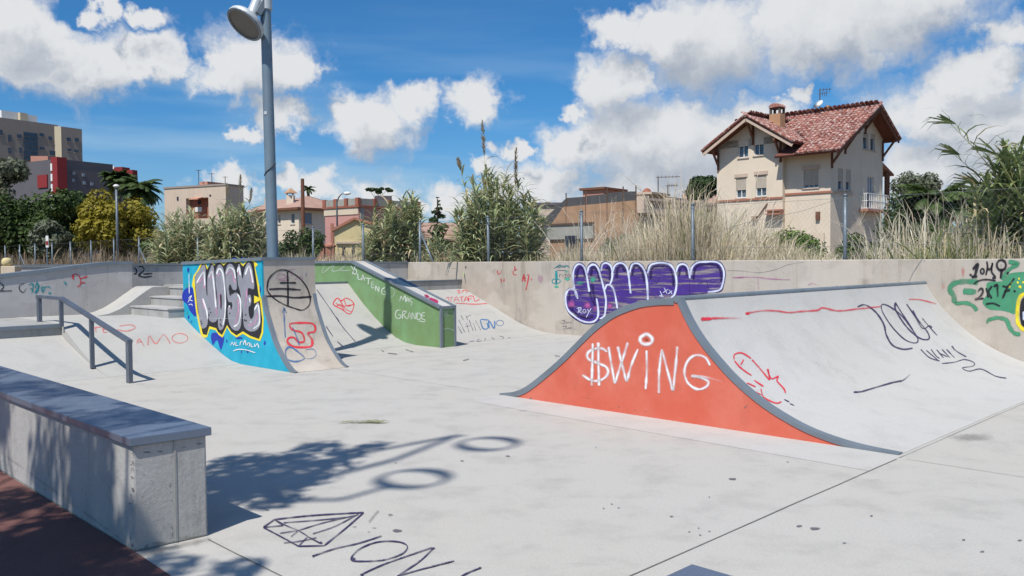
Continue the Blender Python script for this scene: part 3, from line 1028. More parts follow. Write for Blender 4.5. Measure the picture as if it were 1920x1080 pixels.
# --- riding surface
z = (1260, 480, 2.571); s_ride = surf_mesh(ride)
p = Paint(s_ride, z)
p.line([(138, 305), (190, 303)], 18, soft=.3); p.line([(190, 301), (270, 300), (340, 300)], 11, fade=.9, soft=.9)
p.blob(362, 277, 16, 11, core=.5)
p.line([(355, 278), (430, 265), (500, 265), (560, 273), (620, 268), (700, 262), (725, 250), (800, 265), (890, 256), (950, 250), (1005, 244)], 9, soft=.9, c=.75)
p.line([(1140, 209), (1200, 212), (1275, 232)], 7, soft=.9, c=.7)
p.lines([[(298, 500), (300, 476), (335, 468), (380, 494)], [(300, 505), (330, 540), (382, 577)], [(384, 500), (420, 540), (468, 598)], [(330, 525), (345, 500)],
         [(458, 545), (478, 592), (512, 580), (505, 602), (538, 640), (546, 662)], [(360, 612), (402, 632)], [(395, 600), (440, 630)],
         [(428, 640), (442, 682), (500, 710), (527, 703)], [(395, 655), (432, 670)], [(463, 545), (470, 600)]], 7, soft=.6)
p.build('scribble', INK['red'], qp, 'red scribbles on the pale curved surface')
p = Paint(s_ride, z)
p.line([(893, 246), (930, 236), (982, 272), (1020, 330), (1032, 380), (1062, 430), (1112, 450), (1160, 445)], 8)
p.line([(1010, 236), (1015, 272), (1060, 342), (1120, 402), (1170, 420), (1185, 402), (1150, 345), (1100, 282), (1040, 240)], 6, closed=True)
p.line([(1076, 224), (1078, 262), (1130, 342), (1190, 395), (1235, 402), (1232, 370), (1172, 292), (1130, 232)], 7)
p.line([(1075, 225), (1110, 280), (1160, 355)], 6)
p.line([(1160, 262), (1205, 348), (1240, 336), (1252, 347)], 7); p.line([(1205, 300), (1240, 342), (1278, 384)], 5)
p.line([(875, 657), (912, 655), (980, 635), (1060, 612), (1110, 602)], 8, soft=.5); p.line([(1110, 602), (1130, 588), (1148, 570)], 7, fade=.7, soft=.8)
p.lines([[(1198, 450), (1240, 490), (1290, 507)], [(1225, 455), (1280, 502)], [(1248, 450), (1272, 482), (1290, 495)], [(1275, 452), (1308, 492)], [(1290, 470), (1330, 488)],
         [(1300, 450), (1340, 492)], [(1322, 450), (1362, 492)], [(1346, 435), (1372, 460), (1418, 487)], [(1352, 432), (1360, 455)],
         [(1300, 519), (1360, 513), (1410, 500), (1456, 515), (1450, 532), (1400, 540), (1432, 556), (1490, 546), (1560, 580), (1612, 590)]], 5, soft=.5)
p.lines([[(540, 692), (565, 705)], [(568, 712), (588, 722)]], 5)
p.build('scribble', INK['purple_ink'], qp, 'dark violet 2004 scrawl on the pale curved surface')
p = Paint(s_ride, z)
p.line([(610, 470), (700, 520), (820, 560), (900, 620)], 34, soft=1.4, c=.30); p.line([(700, 440), (760, 520), (800, 570)], 30, soft=1.4, c=.30)
p.line([(780, 420), (880, 520), (960, 590)], 26, soft=1.4, c=.28); p.line([(380, 330), (480, 380), (640, 330)], 60, soft=1.5, c=.22)
p.blob(1480, 790, 130, 60, c=.0)
p.build('scuff_mark', INK['grime'], qp)
# --- long wall: purple bubble piece
z = (1000, 470, 4.8); s_w = surf_a(A_WALL)
outl = [(288, 445), (300, 362), (335, 333), (362, 345), (352, 200), (375, 132), (420, 108), (460, 130), (478, 178), (500, 125), (545, 107), (588, 138), (600, 172), (610, 118), (655, 98), (700, 128), (712, 162), (735, 118),
        (785, 98), (832, 120), (857, 170), (880, 117), (930, 103), (987, 130), (1015, 178), (1040, 130), (1100, 103), (1190, 98), (1252, 130), (1282, 182), (1300, 127), (1342, 108), (1388, 130), (1408, 182), (1430, 130),
        (1480, 97), (1560, 92), (1660, 92), (1712, 140), (1730, 210), (1714, 310), (1684, 368), (1560, 382), (1300, 430), (1250, 640), (1030, 660), (800, 660), (660, 655), (600, 630), (560, 650), (500, 660), (430, 645), (350, 594), (300, 525)]
Paint(s_w, z).fill(outl, .002).build('bubble_letter_fill', INK['violet_streaky'], wall, 'streaky purple fill of the bubble letters')
p = Paint(s_w, z)
p.line(outl, 7, closed=True, off=.005)
p.lines([[(390, 250), (400, 180), (425, 152), (455, 175), (470, 240)], [(520, 230), (530, 160), (555, 150), (585, 200), (600, 280)], [(650, 170), (680, 150), (695, 200), (690, 270)],
         [(750, 250), (760, 160), (800, 140), (830, 190)], [(890, 230), (905, 150), (940, 135), (980, 190), (1000, 280)], [(1055, 260), (1070, 160), (1130, 138), (1220, 150), (1255, 230), (1262, 320)],
         [(1310, 230), (1330, 150), (1365, 150), (1388, 230)], [(1440, 260), (1460, 160), (1520, 125), (1640, 128), (1690, 190), (1690, 280)],
         [(320, 450), (330, 380)], [(330, 500), (390, 570), (480, 605), (540, 590)], [(500, 300), (520, 420), (560, 500)], [(530, 300), (550, 420), (570, 470)]], 20, soft=.9, c=.9)
p.lines([[(1410, 230), (1405, 390)], [(1480, 300), (1560, 280), (1575, 360)], [(1045, 200), (1110, 290), (1135, 240)]], 4)
p.build('bubble_letter_shadow', INK['violet_dark'], wall, 'dark purple outline of the bubble letters')
p = Paint(s_w, z)
WH = [[(402, 432), (378, 370), (362, 280), (362, 190), (387, 134), (420, 120), (455, 142), (475, 192), (490, 270), (506, 370)],
      [(488, 205), (500, 148), (540, 124), (580, 150), (610, 240), (638, 350), (655, 440), (652, 520), (640, 590), (600, 612)],
      [(612, 185), (622, 128), (655, 110), (695, 132), (712, 182), (710, 250), (690, 308)],
      [(716, 190), (737, 132), (785, 110), (830, 132), (855, 192), (868, 300), (878, 385)],
      [(868, 200), (890, 128), (935, 113), (980, 142), (1010, 202), (1025, 290), (1030, 370), (1033, 450)],
      [(1030, 205), (1055, 133), (1110, 112), (1180, 110), (1240, 132), (1275, 190), (1290, 270), (1287, 340), (1268, 402), (1240, 420)],
      [(1287, 195), (1305, 138), (1345, 120), (1385, 140), (1405, 200), (1410, 250)],
      [(1415, 225), (1430, 152), (1480, 108), (1560, 100), (1650, 102), (1700, 142), (1718, 205), (1708, 290), (1675, 355), (1570, 372)],
      [(398, 425), (390, 382), (370, 352), (332, 343), (300, 380), (292, 450), (312, 530), (372, 590), (440, 632), (510, 645), (560, 628), (585, 580), (582, 500), (570, 428)],
      [(645, 355), (660, 313), (690, 307), (720, 340), (740, 410), (758, 520)]]
p.lines(WH, 17, off=.007, soft=.35)
p.lines([[(1142, 362), (1165, 412)], [(1178, 332), (1205, 386)], [(1168, 378), (1218, 346)], [(1226, 352), (1252, 392)], [(1212, 392), (1252, 360)], [(1135, 405), (1175, 412)]], 8, off=.008)
p.lines([[(408, 562), (412, 518)], [(392, 520), (425, 512), (432, 532), (410, 542), (445, 566)], [(487, 524), (503, 548)], [(523, 518), (500, 558), (478, 600)]], 7, off=.008)
p.ring(462, 545, 14, 17, 6, off=.008); p.blob(398, 558, 5, 5, off=.008); p.blob(520, 562, 5, 5, off=.008)
p.build('bubble_letter_outline', INK['lilac'], wall, 'white outline of the bubble letters')
p = Paint(s_w, z); p.blob(345, 480, 60, 50, off=.006, c=.75); p.blob(490, 490, 60, 45, off=.006, c=.8); p.blob(690, 500, 40, 45, off=.006, c=.7); p.blob(560, 520, 40, 40, off=.006, c=.5)
p.line([(1790, 243), (1900, 240)], 10, c=.6)
p.build('spray_patch', INK['magenta'], wall)
p = Paint(s_w, z); p.blob(540, 260, 50, 40, off=.006, c=.7); p.blob(420, 290, 60, 26, off=.006, c=.5); p.blob(300, 190, 30, 20, c=.5); p.blob(305, 258, 40, 22, c=.9); p.line([(190, 325), (230, 325)], 18)
p.build('spray_patch', INK['mint'], wall)
p = Paint(s_w, z)
p.lines([[(190, 160), (240, 125), (260, 150), (300, 130), (325, 150)], [(212, 180), (205, 260)], [(205, 150), (320, 140)]], 5)
p.line([(206, 180), (210, 260)], 22); p.ring(190, 275, 20, 20, 9); p.ring(225, 275, 18, 18, 9); p.line([(205, 260), (208, 310)], 16)
p.build('tag', INK['teal'], wall, 'teal anchor shaped tag')
p = Paint(s_w, z)
p.lines([[(185, 160), (250, 130), (230, 160)], [(262, 155), (265, 130), (285, 155), (288, 130)], [(300, 130), (325, 155)], [(215, 178), (300, 178)],
         [(250, 210), (235, 220), (240, 242)], [(258, 225), (272, 222)], [(280, 215), (300, 210), (285, 240), (305, 240)], [(335, 210), (335, 242)],
         [(255, 632), (285, 628), (275, 655), (258, 655)], [(292, 640), (300, 655), (310, 640)], [(315, 655), (322, 640), (335, 655)], [(338, 638), (350, 655)],
         [(262, 682), (300, 680), (285, 705), (265, 705)], [(300, 695), (312, 705), (318, 690)], [(322, 690), (328, 703), (340, 688), (342, 705)]], 4)
p.ring(318, 226, 9, 14, 4); p.blob(240, 706, 5, 5); p.blob(375, 706, 6, 5)
p.build('tag', INK['purple_ink'], wall, 'small dark handwritten names on the wall')
z8 = (580, 470, 3.84)
p = Paint(s_w, z8)
p.lines([[(1355, 140), (1360, 168), (1380, 160), (1385, 138)], [(1480, 110), (1482, 150)], [(1468, 145), (1470, 170), (1495, 175)], [(1470, 140), (1500, 135)],
         [(1535, 222), (1545, 170), (1555, 225)], [(1538, 200), (1560, 195)], [(1565, 180), (1582, 175), (1560, 285)], [(1598, 200), (1600, 215)], [(1380, 200), (1384, 230)], [(1405, 200), (1400, 225)]], 9, soft=.8, c=.85)
p.build('tag', INK['red'], wall, 'small red tags on the wall')
p = Paint(s_w, z8); p.line([(645, 120), (640, 155)], 22, soft=.8); p.line([(635, 155), (660, 155)], 16, soft=.8); p.build('spray_patch', INK['sky_blue'], wall)
p = Paint(s_w, z8); p.line([(1128, 110), (1127, 130)], 9); p.build('tag', INK['black'], wall)
p = Paint(s_w, z8); p.blob(1665, 200, 40, 60, c=.30); p.build('spray_patch', INK['magenta'], wall)
p = Paint(s_w, z8)
p.line([(1395, 190), (1385, 300), (1390, 360)], 30, soft=1.3, c=.35); p.line([(930, 100), (932, 190)], 20, soft=1.3, c=.4); p.line([(800, 95), (798, 150)], 16, soft=1.3, c=.35)
p.line([(1480, 490), (1560, 540), (1640, 610)], 16, soft=1.2, c=.5)
p.build('water_stain', INK['grime'], wall)
z3 = (1260, 480, 2.571)
p = Paint(s_w, z3); p.line([(295, 105), (400, 102), (470, 110), (570, 115)], 6, soft=1.0, c=.6); p.line([(415, 105), (417, 158)], 5, soft=1.0, c=.4); p.line([(655, 140), (680, 132), (700, 142)], 7, soft=1.0, c=.4); p.build('tag', INK['magenta'], wall)
p = Paint(s_w, z3)
p.line([(262, 70), (340, 72), (420, 80), (500, 65), (560, 42), (640, 28)], 2.2); p.line([(1215, 140), (1270, 220), (1350, 330), (1450, 420), (1560, 480)], 14, soft=1.2, c=.8)
p.build('crack', INK['grime'], wall)
# --- long wall, right end: green shape and black tag
z = (1720, 470, 4.91)
p = Paint(s_w, z)
p.fill([(640, 300), (720, 285), (800, 275), (850, 212), (985, 195), (1250, 190), (1250, 420), (985, 420), (930, 445), (908, 580), (850, 570), (780, 552), (660, 540), (600, 475), (640, 400)], .002)
p.lines([[(560, 290), (430, 283), (335, 305), (300, 355), (335, 420), (342, 485)]], 52, soft=.35)
p.line([(420, 375), (545, 378)], 52, soft=.35); p.line([(345, 488), (450, 482), (520, 512), (547, 555)], 34, soft=.5)
p.line([(642, 672), (655, 640), (740, 618), (820, 640), (850, 705), (892, 758), (950, 772)], 38, soft=.4); p.line([(780, 270), (830, 190), (880, 150), (925, 120), (840, 100)], 40, soft=.35)
p.build('green_shape', INK['leaf'], wall, 'green sprayed cloud shape at the end of the wall')
p = Paint(s_w, z)
for (x, y, r) in ((938, 258, 13), (925, 293, 15), (868, 295, 10), (850, 328, 15), (948, 332, 20), (975, 290, 14), (1010, 260, 14)): p.blob(x, y, r, r, core=.7, off=.005)
p.line([(1150, 340), (1010, 385), (945, 430), (925, 520), (922, 640), (950, 700), (1010, 740), (1150, 760)], 36, off=.005, soft=.3)
p.build('yellow_outline', INK['yellow'], wall, 'yellow sprayed outline and dots')
p = Paint(s_w, z).fill([(1150, 370), (1020, 410), (962, 450), (945, 540), (950, 640), (985, 705), (1150, 740)], .006)
p.lines([[(512, 172), (560, 118), (545, 180), (528, 245)], [(500, 240), (555, 236)]], 24, off=.008)
p.ring(600, 188, 17, 24, 14, off=.008); p.lines([[(640, 98), (648, 150), (632, 225)], [(650, 165), (675, 170), (695, 110)], [(695, 110), (685, 190), (720, 245), (690, 248)]], 18, off=.008)
p.ring(775, 132, 42, 48, 22, off=.008); p.lines([[(780, 165), (768, 255)]], 24, off=.008)
p.blob(492, 222, 16, 16, off=.008, core=.7); p.blob(835, 205, 17, 17, off=.008, core=.7); p.blob(896, 372, 15, 15, off=.008, core=.7)
p.lines([[(522, 306), (570, 275), (640, 265), (725, 276)], [(632, 492), (700, 484), (765, 512)]], 15, off=.008)
p.lines([[(556, 378), (590, 345), (606, 372), (580, 420), (530, 448)], [(530, 450), (612, 438)], [(636, 342), (655, 432)], [(690, 325), (658, 375), (685, 440)], [(703, 332), (738, 308)], [(738, 308), (742, 425)],
         [(785, 322), (832, 330), (895, 252)], [(835, 325), (785, 438)], [(800, 376), (855, 360)]], 20, off=.008)
p.build('tag', INK['black'], wall, 'black brush tag reading 1oyQ 2K17')
p = Paint(s_w, z).lines([[(985, 560), (985, 640)]], 30, off=.009); p.build('highlight', INK['lilac'], wall)
p = Paint(s_w, z); p.blob(420, 190, 30, 90, c=.4); p.blob(240, 330, 40, 70, c=.25); p.build('spray_patch', INK['faded_red'], wall)
# --- turquoise side: NOSE
z = (340, 480, 5.4); s_n = surf_a(NA0)
p = Paint(s_n, z)
p.fill([(18, 362), (60, 322), (112, 322), (142, 480), (150, 612), (92, 562), (60, 492), (10, 440)], .002)
p.fill([(300, 800), (340, 775), (432, 810), (402, 950), (362, 850), (320, 902)], .002); p.blob(72, 140, 18, 36, core=.6); p.blob(75, 620, 14, 28, core=.6); p.blob(155, 70, 34, 22, core=.6)
p.blob(845, 880, 16, 36, core=.6); p.blob(462, 860, 10, 26, core=.6); p.blob(610, 970, 10, 26); p.blob(672, 965, 18, 30); p.blob(545, 30, 40, 16, core=.7); p.blob(618, 26, 26, 14, core=.7); p.blob(800, 340, 12, 60); p.blob(105, 665, 8, 20); p.blob(590, 830, 60, 20)
p.build('blue_patch', INK['navy'], nb_)
p = Paint(s_n, z)
yel = [(205, 62), (240, 55), (270, 118), (310, 50), (345, 85), (380, 40), (430, 80), (490, 30), (545, 60), (580, 45), (630, 85), (675, 25), (730, 40), (778, 88), (750, 115), (790, 300), (800, 400), (815, 440), (836, 640), (830, 780),
       (800, 862), (700, 832), (625, 787), (560, 825), (500, 780), (465, 722), (420, 826), (380, 800), (350, 752), (290, 737), (262, 822), (208, 832), (190, 760), (150, 560), (124, 330), (108, 300), (124, 200), (160, 150)]
p.fill(yel, .003, smooth=False); p.fill([(740, 400), (815, 430), (790, 455), (740, 480)], .0055, smooth=False)
p.build('lettering_halo', INK['yellow'], nb_, 'yellow outline round the NOSE letters')
blk = [(215, 76), (245, 85), (262, 138), (300, 70), (335, 95), (380, 56), (430, 97), (490, 45), (545, 72), (590, 62), (627, 105), (680, 42), (735, 62), (768, 280), (782, 380), (798, 460), (822, 640), (814, 770),
       (788, 840), (700, 808), (625, 762), (560, 803), (505, 763), (465, 698), (415, 800), (375, 770), (355, 730), (285, 710), (260, 800), (220, 790), (168, 560), (142, 320), (137, 210), (172, 162)]
p = Paint(s_n, z); p.fill(blk, .0045, smooth=False)
p.build('lettering_shadow', INK['black'], nb_, 'black drop shadow of the NOSE letters')
p = Paint(s_n, z); p.fill([(143, 205), (190, 135), (225, 88), (247, 112), (252, 250), (258, 380), (268, 395), (266, 260), (274, 190), (313, 92), (332, 120), (348, 300), (370, 560), (366, 645), (330, 672), (288, 652), (276, 560), (268, 690), (235, 732), (197, 708), (168, 500), (148, 320)], .006); p.build('letter', INK['letter_grey'], nb_, 'grey bubble letter N')
p = Paint(s_n, z); p.fill([(352, 155), (385, 86), (422, 115), (447, 220), (457, 400), (452, 600), (433, 718), (400, 752), (378, 720), (372, 600), (366, 400), (352, 280)], .006); p.build('letter', INK['letter_grey'], nb_, 'grey bubble letter O')
p = Paint(s_n, z); p.fill([(452, 145), (490, 77), (537, 110), (560, 220), (565, 330), (530, 350), (515, 320), (492, 292), (482, 335), (492, 365), (525, 385), (560, 365), (598, 420), (612, 560), (607, 700), (573, 757), (520, 738), (482, 660), (473, 530), (495, 500), (505, 545), (520, 510), (512, 465), (478, 460), (457, 300)], .006); p.build('letter', INK['letter_grey'], nb_, 'grey bubble letter S')
p = Paint(s_n, z); p.fill([(570, 130), (592, 78), (612, 180), (625, 232), (645, 135), (683, 65), (718, 120), (743, 300), (728, 338), (682, 322), (676, 400), (700, 390), (714, 440), (702, 500), (684, 520), (690, 600), (712, 640), (738, 600), (742, 525), (778, 468), (798, 520), (803, 680), (768, 748), (700, 763), (642, 718), (627, 600), (602, 380), (577, 280)], .006); p.build('letter', INK['letter_grey'], nb_, 'grey bubble letter E')
p = Paint(s_n, z)
p.lines([[(160, 275), (205, 190), (235, 158)], [(235, 158), (243, 300)], [(278, 215), (315, 150)], [(318, 155), (338, 330), (355, 520)], [(362, 185), (385, 128), (420, 165), (440, 300), (450, 450), (445, 600), (425, 700)], [(457, 180), (490, 118), (535, 142), (552, 225)], [(572, 165), (588, 112), (602, 195)], [(652, 190), (685, 105), (706, 145), (730, 270)],
         [(573, 388), (600, 440), (605, 580), (582, 680), (535, 715)], [(745, 545), (780, 495), (796, 600), (790, 690), (733, 735)], [(222, 430), (262, 560), (270, 640)], [(695, 420), (700, 470)], [(488, 500), (495, 520)]], 15, off=.008, soft=.5)
p.blob(708, 668, 12, 12, off=.009)
p.lines([[(505, 905), (520, 870), (535, 905), (548, 868)], [(562, 870), (555, 905), (580, 905)], [(598, 905), (605, 870), (625, 865)], [(632, 900), (650, 850), (660, 905)], [(672, 905), (680, 880), (700, 885), (690, 920)], [(712, 885), (712, 920), (735, 915)], [(745, 885), (750, 920), (775, 885), (790, 930)],
         [(530, 962), (580, 945), (660, 950), (755, 980)], [(82, 180), (85, 380)], [(75, 430), (110, 400), (70, 470)], [(80, 440), (120, 455)], [(78, 495), (105, 487), (118, 502)]], 8, off=.008)
p.line([(140, 628), (400, 632), (660, 628)], 3, off=.0085, c=.6)
p.build('lettering_highlight', INK['white'], nb_, 'white highlights and small white signature')
p = Paint(s_n, z)
p.lines([[(180, 270), (230, 215), (235, 330)], [(213, 430), (240, 535)], [(288, 235), (320, 195)], [(370, 205), (392, 178)], [(390, 375), (396, 500)], [(467, 190), (510, 158), (545, 270)], [(578, 435), (582, 560), (550, 690)], [(668, 330), (655, 530)], [(580, 190), (588, 160)], [(700, 155), (727, 280)], [(772, 575), (745, 680), (680, 702)], [(495, 530), (505, 550)], [(345, 380), (362, 600)]], 14, off=.007, soft=.7, c=.85)
p.build('lettering_tint', INK['pink'], nb_, 'pink tint on the NOSE letters')
p = Paint(s_n, z)
p.fill([(396, 395), (411, 392), (414, 500), (404, 545), (398, 470)], .0085); p.fill([(490, 300), (505, 290), (522, 340), (580, 350), (580, 372), (520, 368), (512, 395), (492, 392)], .0085)
for q in ((288, 535), (300, 570), (285, 595), (402, 645), (400, 690), (408, 705), (655, 595), (645, 650), (660, 655), (495, 580), (205, 660), (212, 685)): p.blob(q[0], q[1], 9, 14, off=.009, core=.6)
p.build('lettering_spot', INK['black'], nb_)
p = Paint(s_n, z)
for q in ((55, 300, 30, 40), (180, 860, 20, 40), (500, 830, 16, 40), (735, 870, 10, 24), (100, 200, 14, 50), (60, 580, 20, 30)): p.blob(*q, c=.5)
p.build('spray_patch', INK['mint'], nb_)
# --- curved front of the block
z = (320, 460, 4.153); s_c = surf_mesh(nose_body)
p = Paint(s_c, z)
p.line([(750, 330), (765, 260), (820, 205), (880, 191), (940, 212), (1010, 262), (1060, 330), (1085, 410), (1075, 470), (1025, 505), (960, 490), (880, 460), (800, 410), (757, 360)], 11, closed=True)
p.lines([[(908, 205), (912, 340), (912, 480)], [(848, 292), (976, 292)], [(765, 342), (870, 338), (1012, 346)], [(716, 398), (860, 395), (960, 408), (1096, 400)]], 14)
p.build('scribble', INK['black'], nb_, 'black circle crossed by lines')
p = Paint(s_c, z)
p.line([(925, 622), (950, 607), (1090, 607), (1125, 640), (1116, 675), (1068, 685), (1100, 740), (1085, 790), (960, 790), (910, 755), (920, 722), (960, 720), (1000, 755), (1040, 745), (1020, 682), (950, 660)], 15, closed=True, soft=.6)
p.build('scribble', INK['red'], nb_, 'red outlined bracket shape')
p = Paint(s_c, z)
p.lines([[(820, 265), (850, 220), (905, 250), (840, 268), (905, 275)], [(915, 190), (970, 185)], [(945, 190), (940, 240)], [(960, 270), (1020, 240), (1025, 270)]], 7, soft=.9, c=.55)
p.build('scribble', INK['magenta'], nb_)
p = Paint(s_c, z)
p.line([(900, 870), (895, 820), (930, 792), (990, 830), (1040, 880), (980, 906), (920, 895)], 12, closed=True, soft=.9, c=.85)
p.line([(1040, 882), (1100, 882), (1133, 850), (1110, 810), (1050, 815)], 9, soft=.9, c=.6)
p.lines([[(880, 490), (885, 600), (892, 720)], [(870, 530), (882, 485), (898, 530)], [(1058, 215), (1050, 240)], [(950, 640), (990, 740), (1000, 780)]], 11, soft=.9, c=.75)
p.build('scribble', INK['blue'], nb_, 'blue double loop')
# --- green ledge side
z = (580, 470, 3.84); s_g = surf_a(GA0)
p = Paint(s_g, z)
p.lines([[(90, 100), (110, 95), (95, 160), (180, 100), (165, 145), (215, 140), (265, 100), (228, 142), (300, 140)]], 7, soft=.9, c=.6)
p.lines([[(300, 106), (318, 136)], [(335, 102), (310, 170)], [(350, 165), (354, 207), (376, 202)], [(378, 216), (386, 172), (398, 216)], [(382, 200), (395, 198)], [(398, 196), (450, 202)], [(428, 200), (424, 246)],
         [(450, 226), (450, 268), (470, 264)], [(450, 246), (468, 244)], [(450, 226), (470, 226)], [(478, 290), (480, 252), (500, 295), (503, 256)], [(548, 266), (526, 276), (524, 310), (550, 316), (552, 294), (538, 294)],
         [(652, 366), (662, 326), (675, 356), (690, 322), (694, 366)], [(698, 372), (708, 336), (722, 374)], [(704, 358), (718, 358)], [(740, 344), (722, 350), (742, 376), (730, 396)],
         [(658, 430), (632, 430), (620, 465), (636, 490), (662, 480), (656, 462), (640, 464)], [(672, 492), (675, 436), (702, 442), (680, 462), (706, 494)], [(710, 492), (722, 446), (736, 494)], [(714, 475), (732, 475)], [(742, 492), (742, 446), (766, 492), (770, 446)],
         [(780, 446), (778, 496), (806, 485), (800, 456), (780, 446)], [(836, 446), (814, 450), (812, 490), (836, 496)], [(814, 470), (832, 468)], [(790, 505), (828, 512), (835, 500)]], 6.5, soft=.6)
p.ring(330, 152, 12, 18, 6); p.ring(588, 300, 28, 34, 5, c=.5)
p.build('lettering', INK['chalk'], gl_, 'white chalky letters reading YO LA TENGO MAS GRANDE')
s_ge = surf_b(12.0)
p = Paint(s_ge, z)
p.lines([[(975, 430), (975, 470)], [(1000, 432), (985, 450), (1005, 470)], [(1046, 428), (1025, 440), (1046, 460), (1028, 475)], [(950, 570), (1000, 560), (1045, 575)]], 7, soft=.8, c=.75)
p.build('lettering', INK['chalk_thin'], gl_)
p = Paint(s_ge, z); p.blob(955, 480, 10, 30, c=.6); p.blob(1043, 530, 8, 22, c=.9); p.blob(960, 540, 12, 12, c=.6); p.build('scribble', INK['faded_red'], gl_)


def surf_slope():
    P0, P1, P2 = AB(GA0, 12.0, .757), AB(GA1, 12.0, .757), AB(GA0, 14.8, 1.607)
    n = (P1 - P0).cross(P2 - P0).normalized()
    if n.z < 0: n = -n

    def f(px, py):
        d = px_dir(px, py); k = (P0 - EYE).dot(n) / d.dot(n)
        return EYE + d * k, n
    return f


p = Paint(surf_slope(), z); p.line([(830, 320), (860, 338)], 22, soft=.3); p.line([(862, 345), (925, 375)], 26, soft=.3); p.build('scribble', INK['maroon'], gl_)
# --- banks
p = Paint(surf_mesh(bank_up), z)
p.line([(172, 386), (200, 342), (230, 362), (265, 342), (320, 382), (292, 456), (230, 420)], 7, closed=True, soft=.7)
p.lines([[(190, 380), (240, 400), (300, 390)], [(220, 360), (260, 420), (300, 440)], [(250, 350), (270, 400), (318, 385)], [(195, 400), (225, 390), (250, 430)]], 5, soft=.8)
p.build('scribble', INK['red'], upl, 'red scribble on the bank')
p = Paint(surf_mesh(bank_up), z); p.line([(52, 280), (150, 420), (240, 550), (330, 655)], 5); p.lines([[(120, 545), (170, 620)], [(190, 475), (215, 510)], [(200, 655), (240, 690)]], 7, c=.9); p.build('crack', INK['purple_ink'], upl)
p = Paint(surf_mesh(bank_r), z)
p.lines([[(985, 345), (1000, 335), (1005, 362)], [(1008, 338), (1040, 334)], [(1022, 336), (1018, 370)], [(1040, 370), (1058, 332), (1078, 366)], [(1046, 355), (1072, 354)], [(1080, 336), (1115, 332)], [(1096, 334), (1098, 370)], [(1112, 370), (1130, 332), (1148, 366)], [(1118, 356), (1142, 355)],
         [(1150, 368), (1148, 330), (1178, 328)], [(1150, 348), (1170, 346)], [(1182, 325), (1190, 362), (1215, 358), (1230, 338), (1205, 322)], [(1060, 290), (1085, 286), (1068, 305), (1092, 303)], [(1100, 300), (1112, 284), (1140, 292), (1128, 302)],
         [(1050, 378), (1200, 386), (1310, 376)]], 5.5, soft=.7, c=.9)
p.build('lettering', INK['red'], upr, 'red sprayed letters over a red line')
p = Paint(surf_mesh(bank_r), z)
p.lines([[(1090, 465), (1110, 500)], [(1125, 465), (1140, 500)], [(1130, 480), (1165, 462)], [(1070, 545), (1100, 600)], [(1075, 500), (1120, 590)], [(1130, 520), (1150, 590)], [(1150, 500), (1180, 580)], [(1180, 520), (1200, 580)], [(1195, 500), (1235, 575)], [(1120, 550), (1160, 540)],
         [(1150, 655), (1190, 650)], [(1225, 635), (1205, 655), (1240, 650)], [(1270, 630), (1260, 650)], [(1310, 625), (1340, 645)], [(1370, 615), (1400, 625), (1380, 645)], [(1430, 625), (1450, 632)]], 4.5, soft=.7, c=.8)
p.build('lettering', INK['purple_ink'], upr, 'thin black scrawl on the bank')
p = Paint(surf_mesh(bank_r), z)
p.lines([[(1230, 500), (1250, 560), (1285, 560), (1280, 520)], [(1295, 560), (1292, 505), (1330, 560), (1335, 505)], [(1232, 495), (1290, 500)]], 8, soft=.6); p.ring(1372, 522, 26, 20, 5, c=.7)
p.build('lettering', INK['blue'], upr, 'blue letters reading UNO')
z6 = (0, 470, 3.375)
p = Paint(surf_mesh(bank_low), z6)
p.lines([[(575, 490), (640, 484)], [(604, 488), (608, 522)], [(650, 484), (655, 518), (680, 515)], [(650, 500), (672, 498)], [(755, 478), (830, 470), (855, 490), (800, 510), (740, 500)], [(865, 592), (880, 560), (912, 606)], [(872, 580), (900, 578)],
         [(935, 602), (945, 540), (985, 590), (1035, 532), (1078, 592)]], 7, soft=.8, c=.8)
p.ring(1138, 555, 50, 30, 6, soft=.8, c=.75)
p.build('lettering', INK['faded_red'], low, 'faded red letters reading TE AMO')
p = Paint(surf_z(.006), z6); p.lines([[(0, 610), (20, 650), (15, 690), (55, 685), (60, 660), (20, 655)]], 9, soft=.8, c=.7)
p = Paint(surf_b(B_LEFT), (0, 420, 5.333))
p.lines([[(718, 540), (735, 505), (780, 510), (805, 560), (800, 610), (770, 628)], [(805, 545), (875, 525)], [(805, 590), (852, 585)], [(735, 520), (732, 555)]], 15, soft=.6)
p.build('tag', INK['red'], leftwall, 'red hooked tag')
p = Paint(surf_b(B_LEFT), (0, 420, 5.333))
p.lines([[(280, 610), (330, 600), (320, 690)], [(350, 640), (372, 580), (380, 660), (350, 690), (395, 610)], [(300, 640), (330, 660)], [(440, 630), (490, 628), (500, 642)], [(430, 640), (425, 690)]], 14, soft=.6, c=.9); p.ring(428, 652, 18, 24, 10); p.blob(495, 692, 22, 14, core=.7); p.line([(645, 575), (662, 610)], 18)
p.build('tag', INK['teal'], leftwall, 'teal scrawled tag')
p = Paint(surf_b(B_LEFT), (0, 420, 5.333))
p.lines([[(250, 595), (200, 610), (192, 650), (230, 685), (265, 640)]], 12, soft=.7, c=.7); p.lines([[(-40, 600), (10, 595), (35, 630), (0, 670)], [(-20, 672), (120, 668)]], 12, soft=.6)
p.build('tag', INK['black'], leftwall, 'black scrawl at the left end of the wall')
p = Paint(surf_b(B_BACK), (0, 420, 5.333))
p.lines([[(1335, 440), (1360, 450), (1362, 490), (1335, 498)], [(1385, 430), (1420, 425), (1440, 460), (1400, 495), (1385, 510), (1440, 530), (1520, 520)], [(1430, 500), (1525, 492)]], 13, soft=.5)
p.build('tag', INK['black'], backwall, 'black 2 shaped tag')
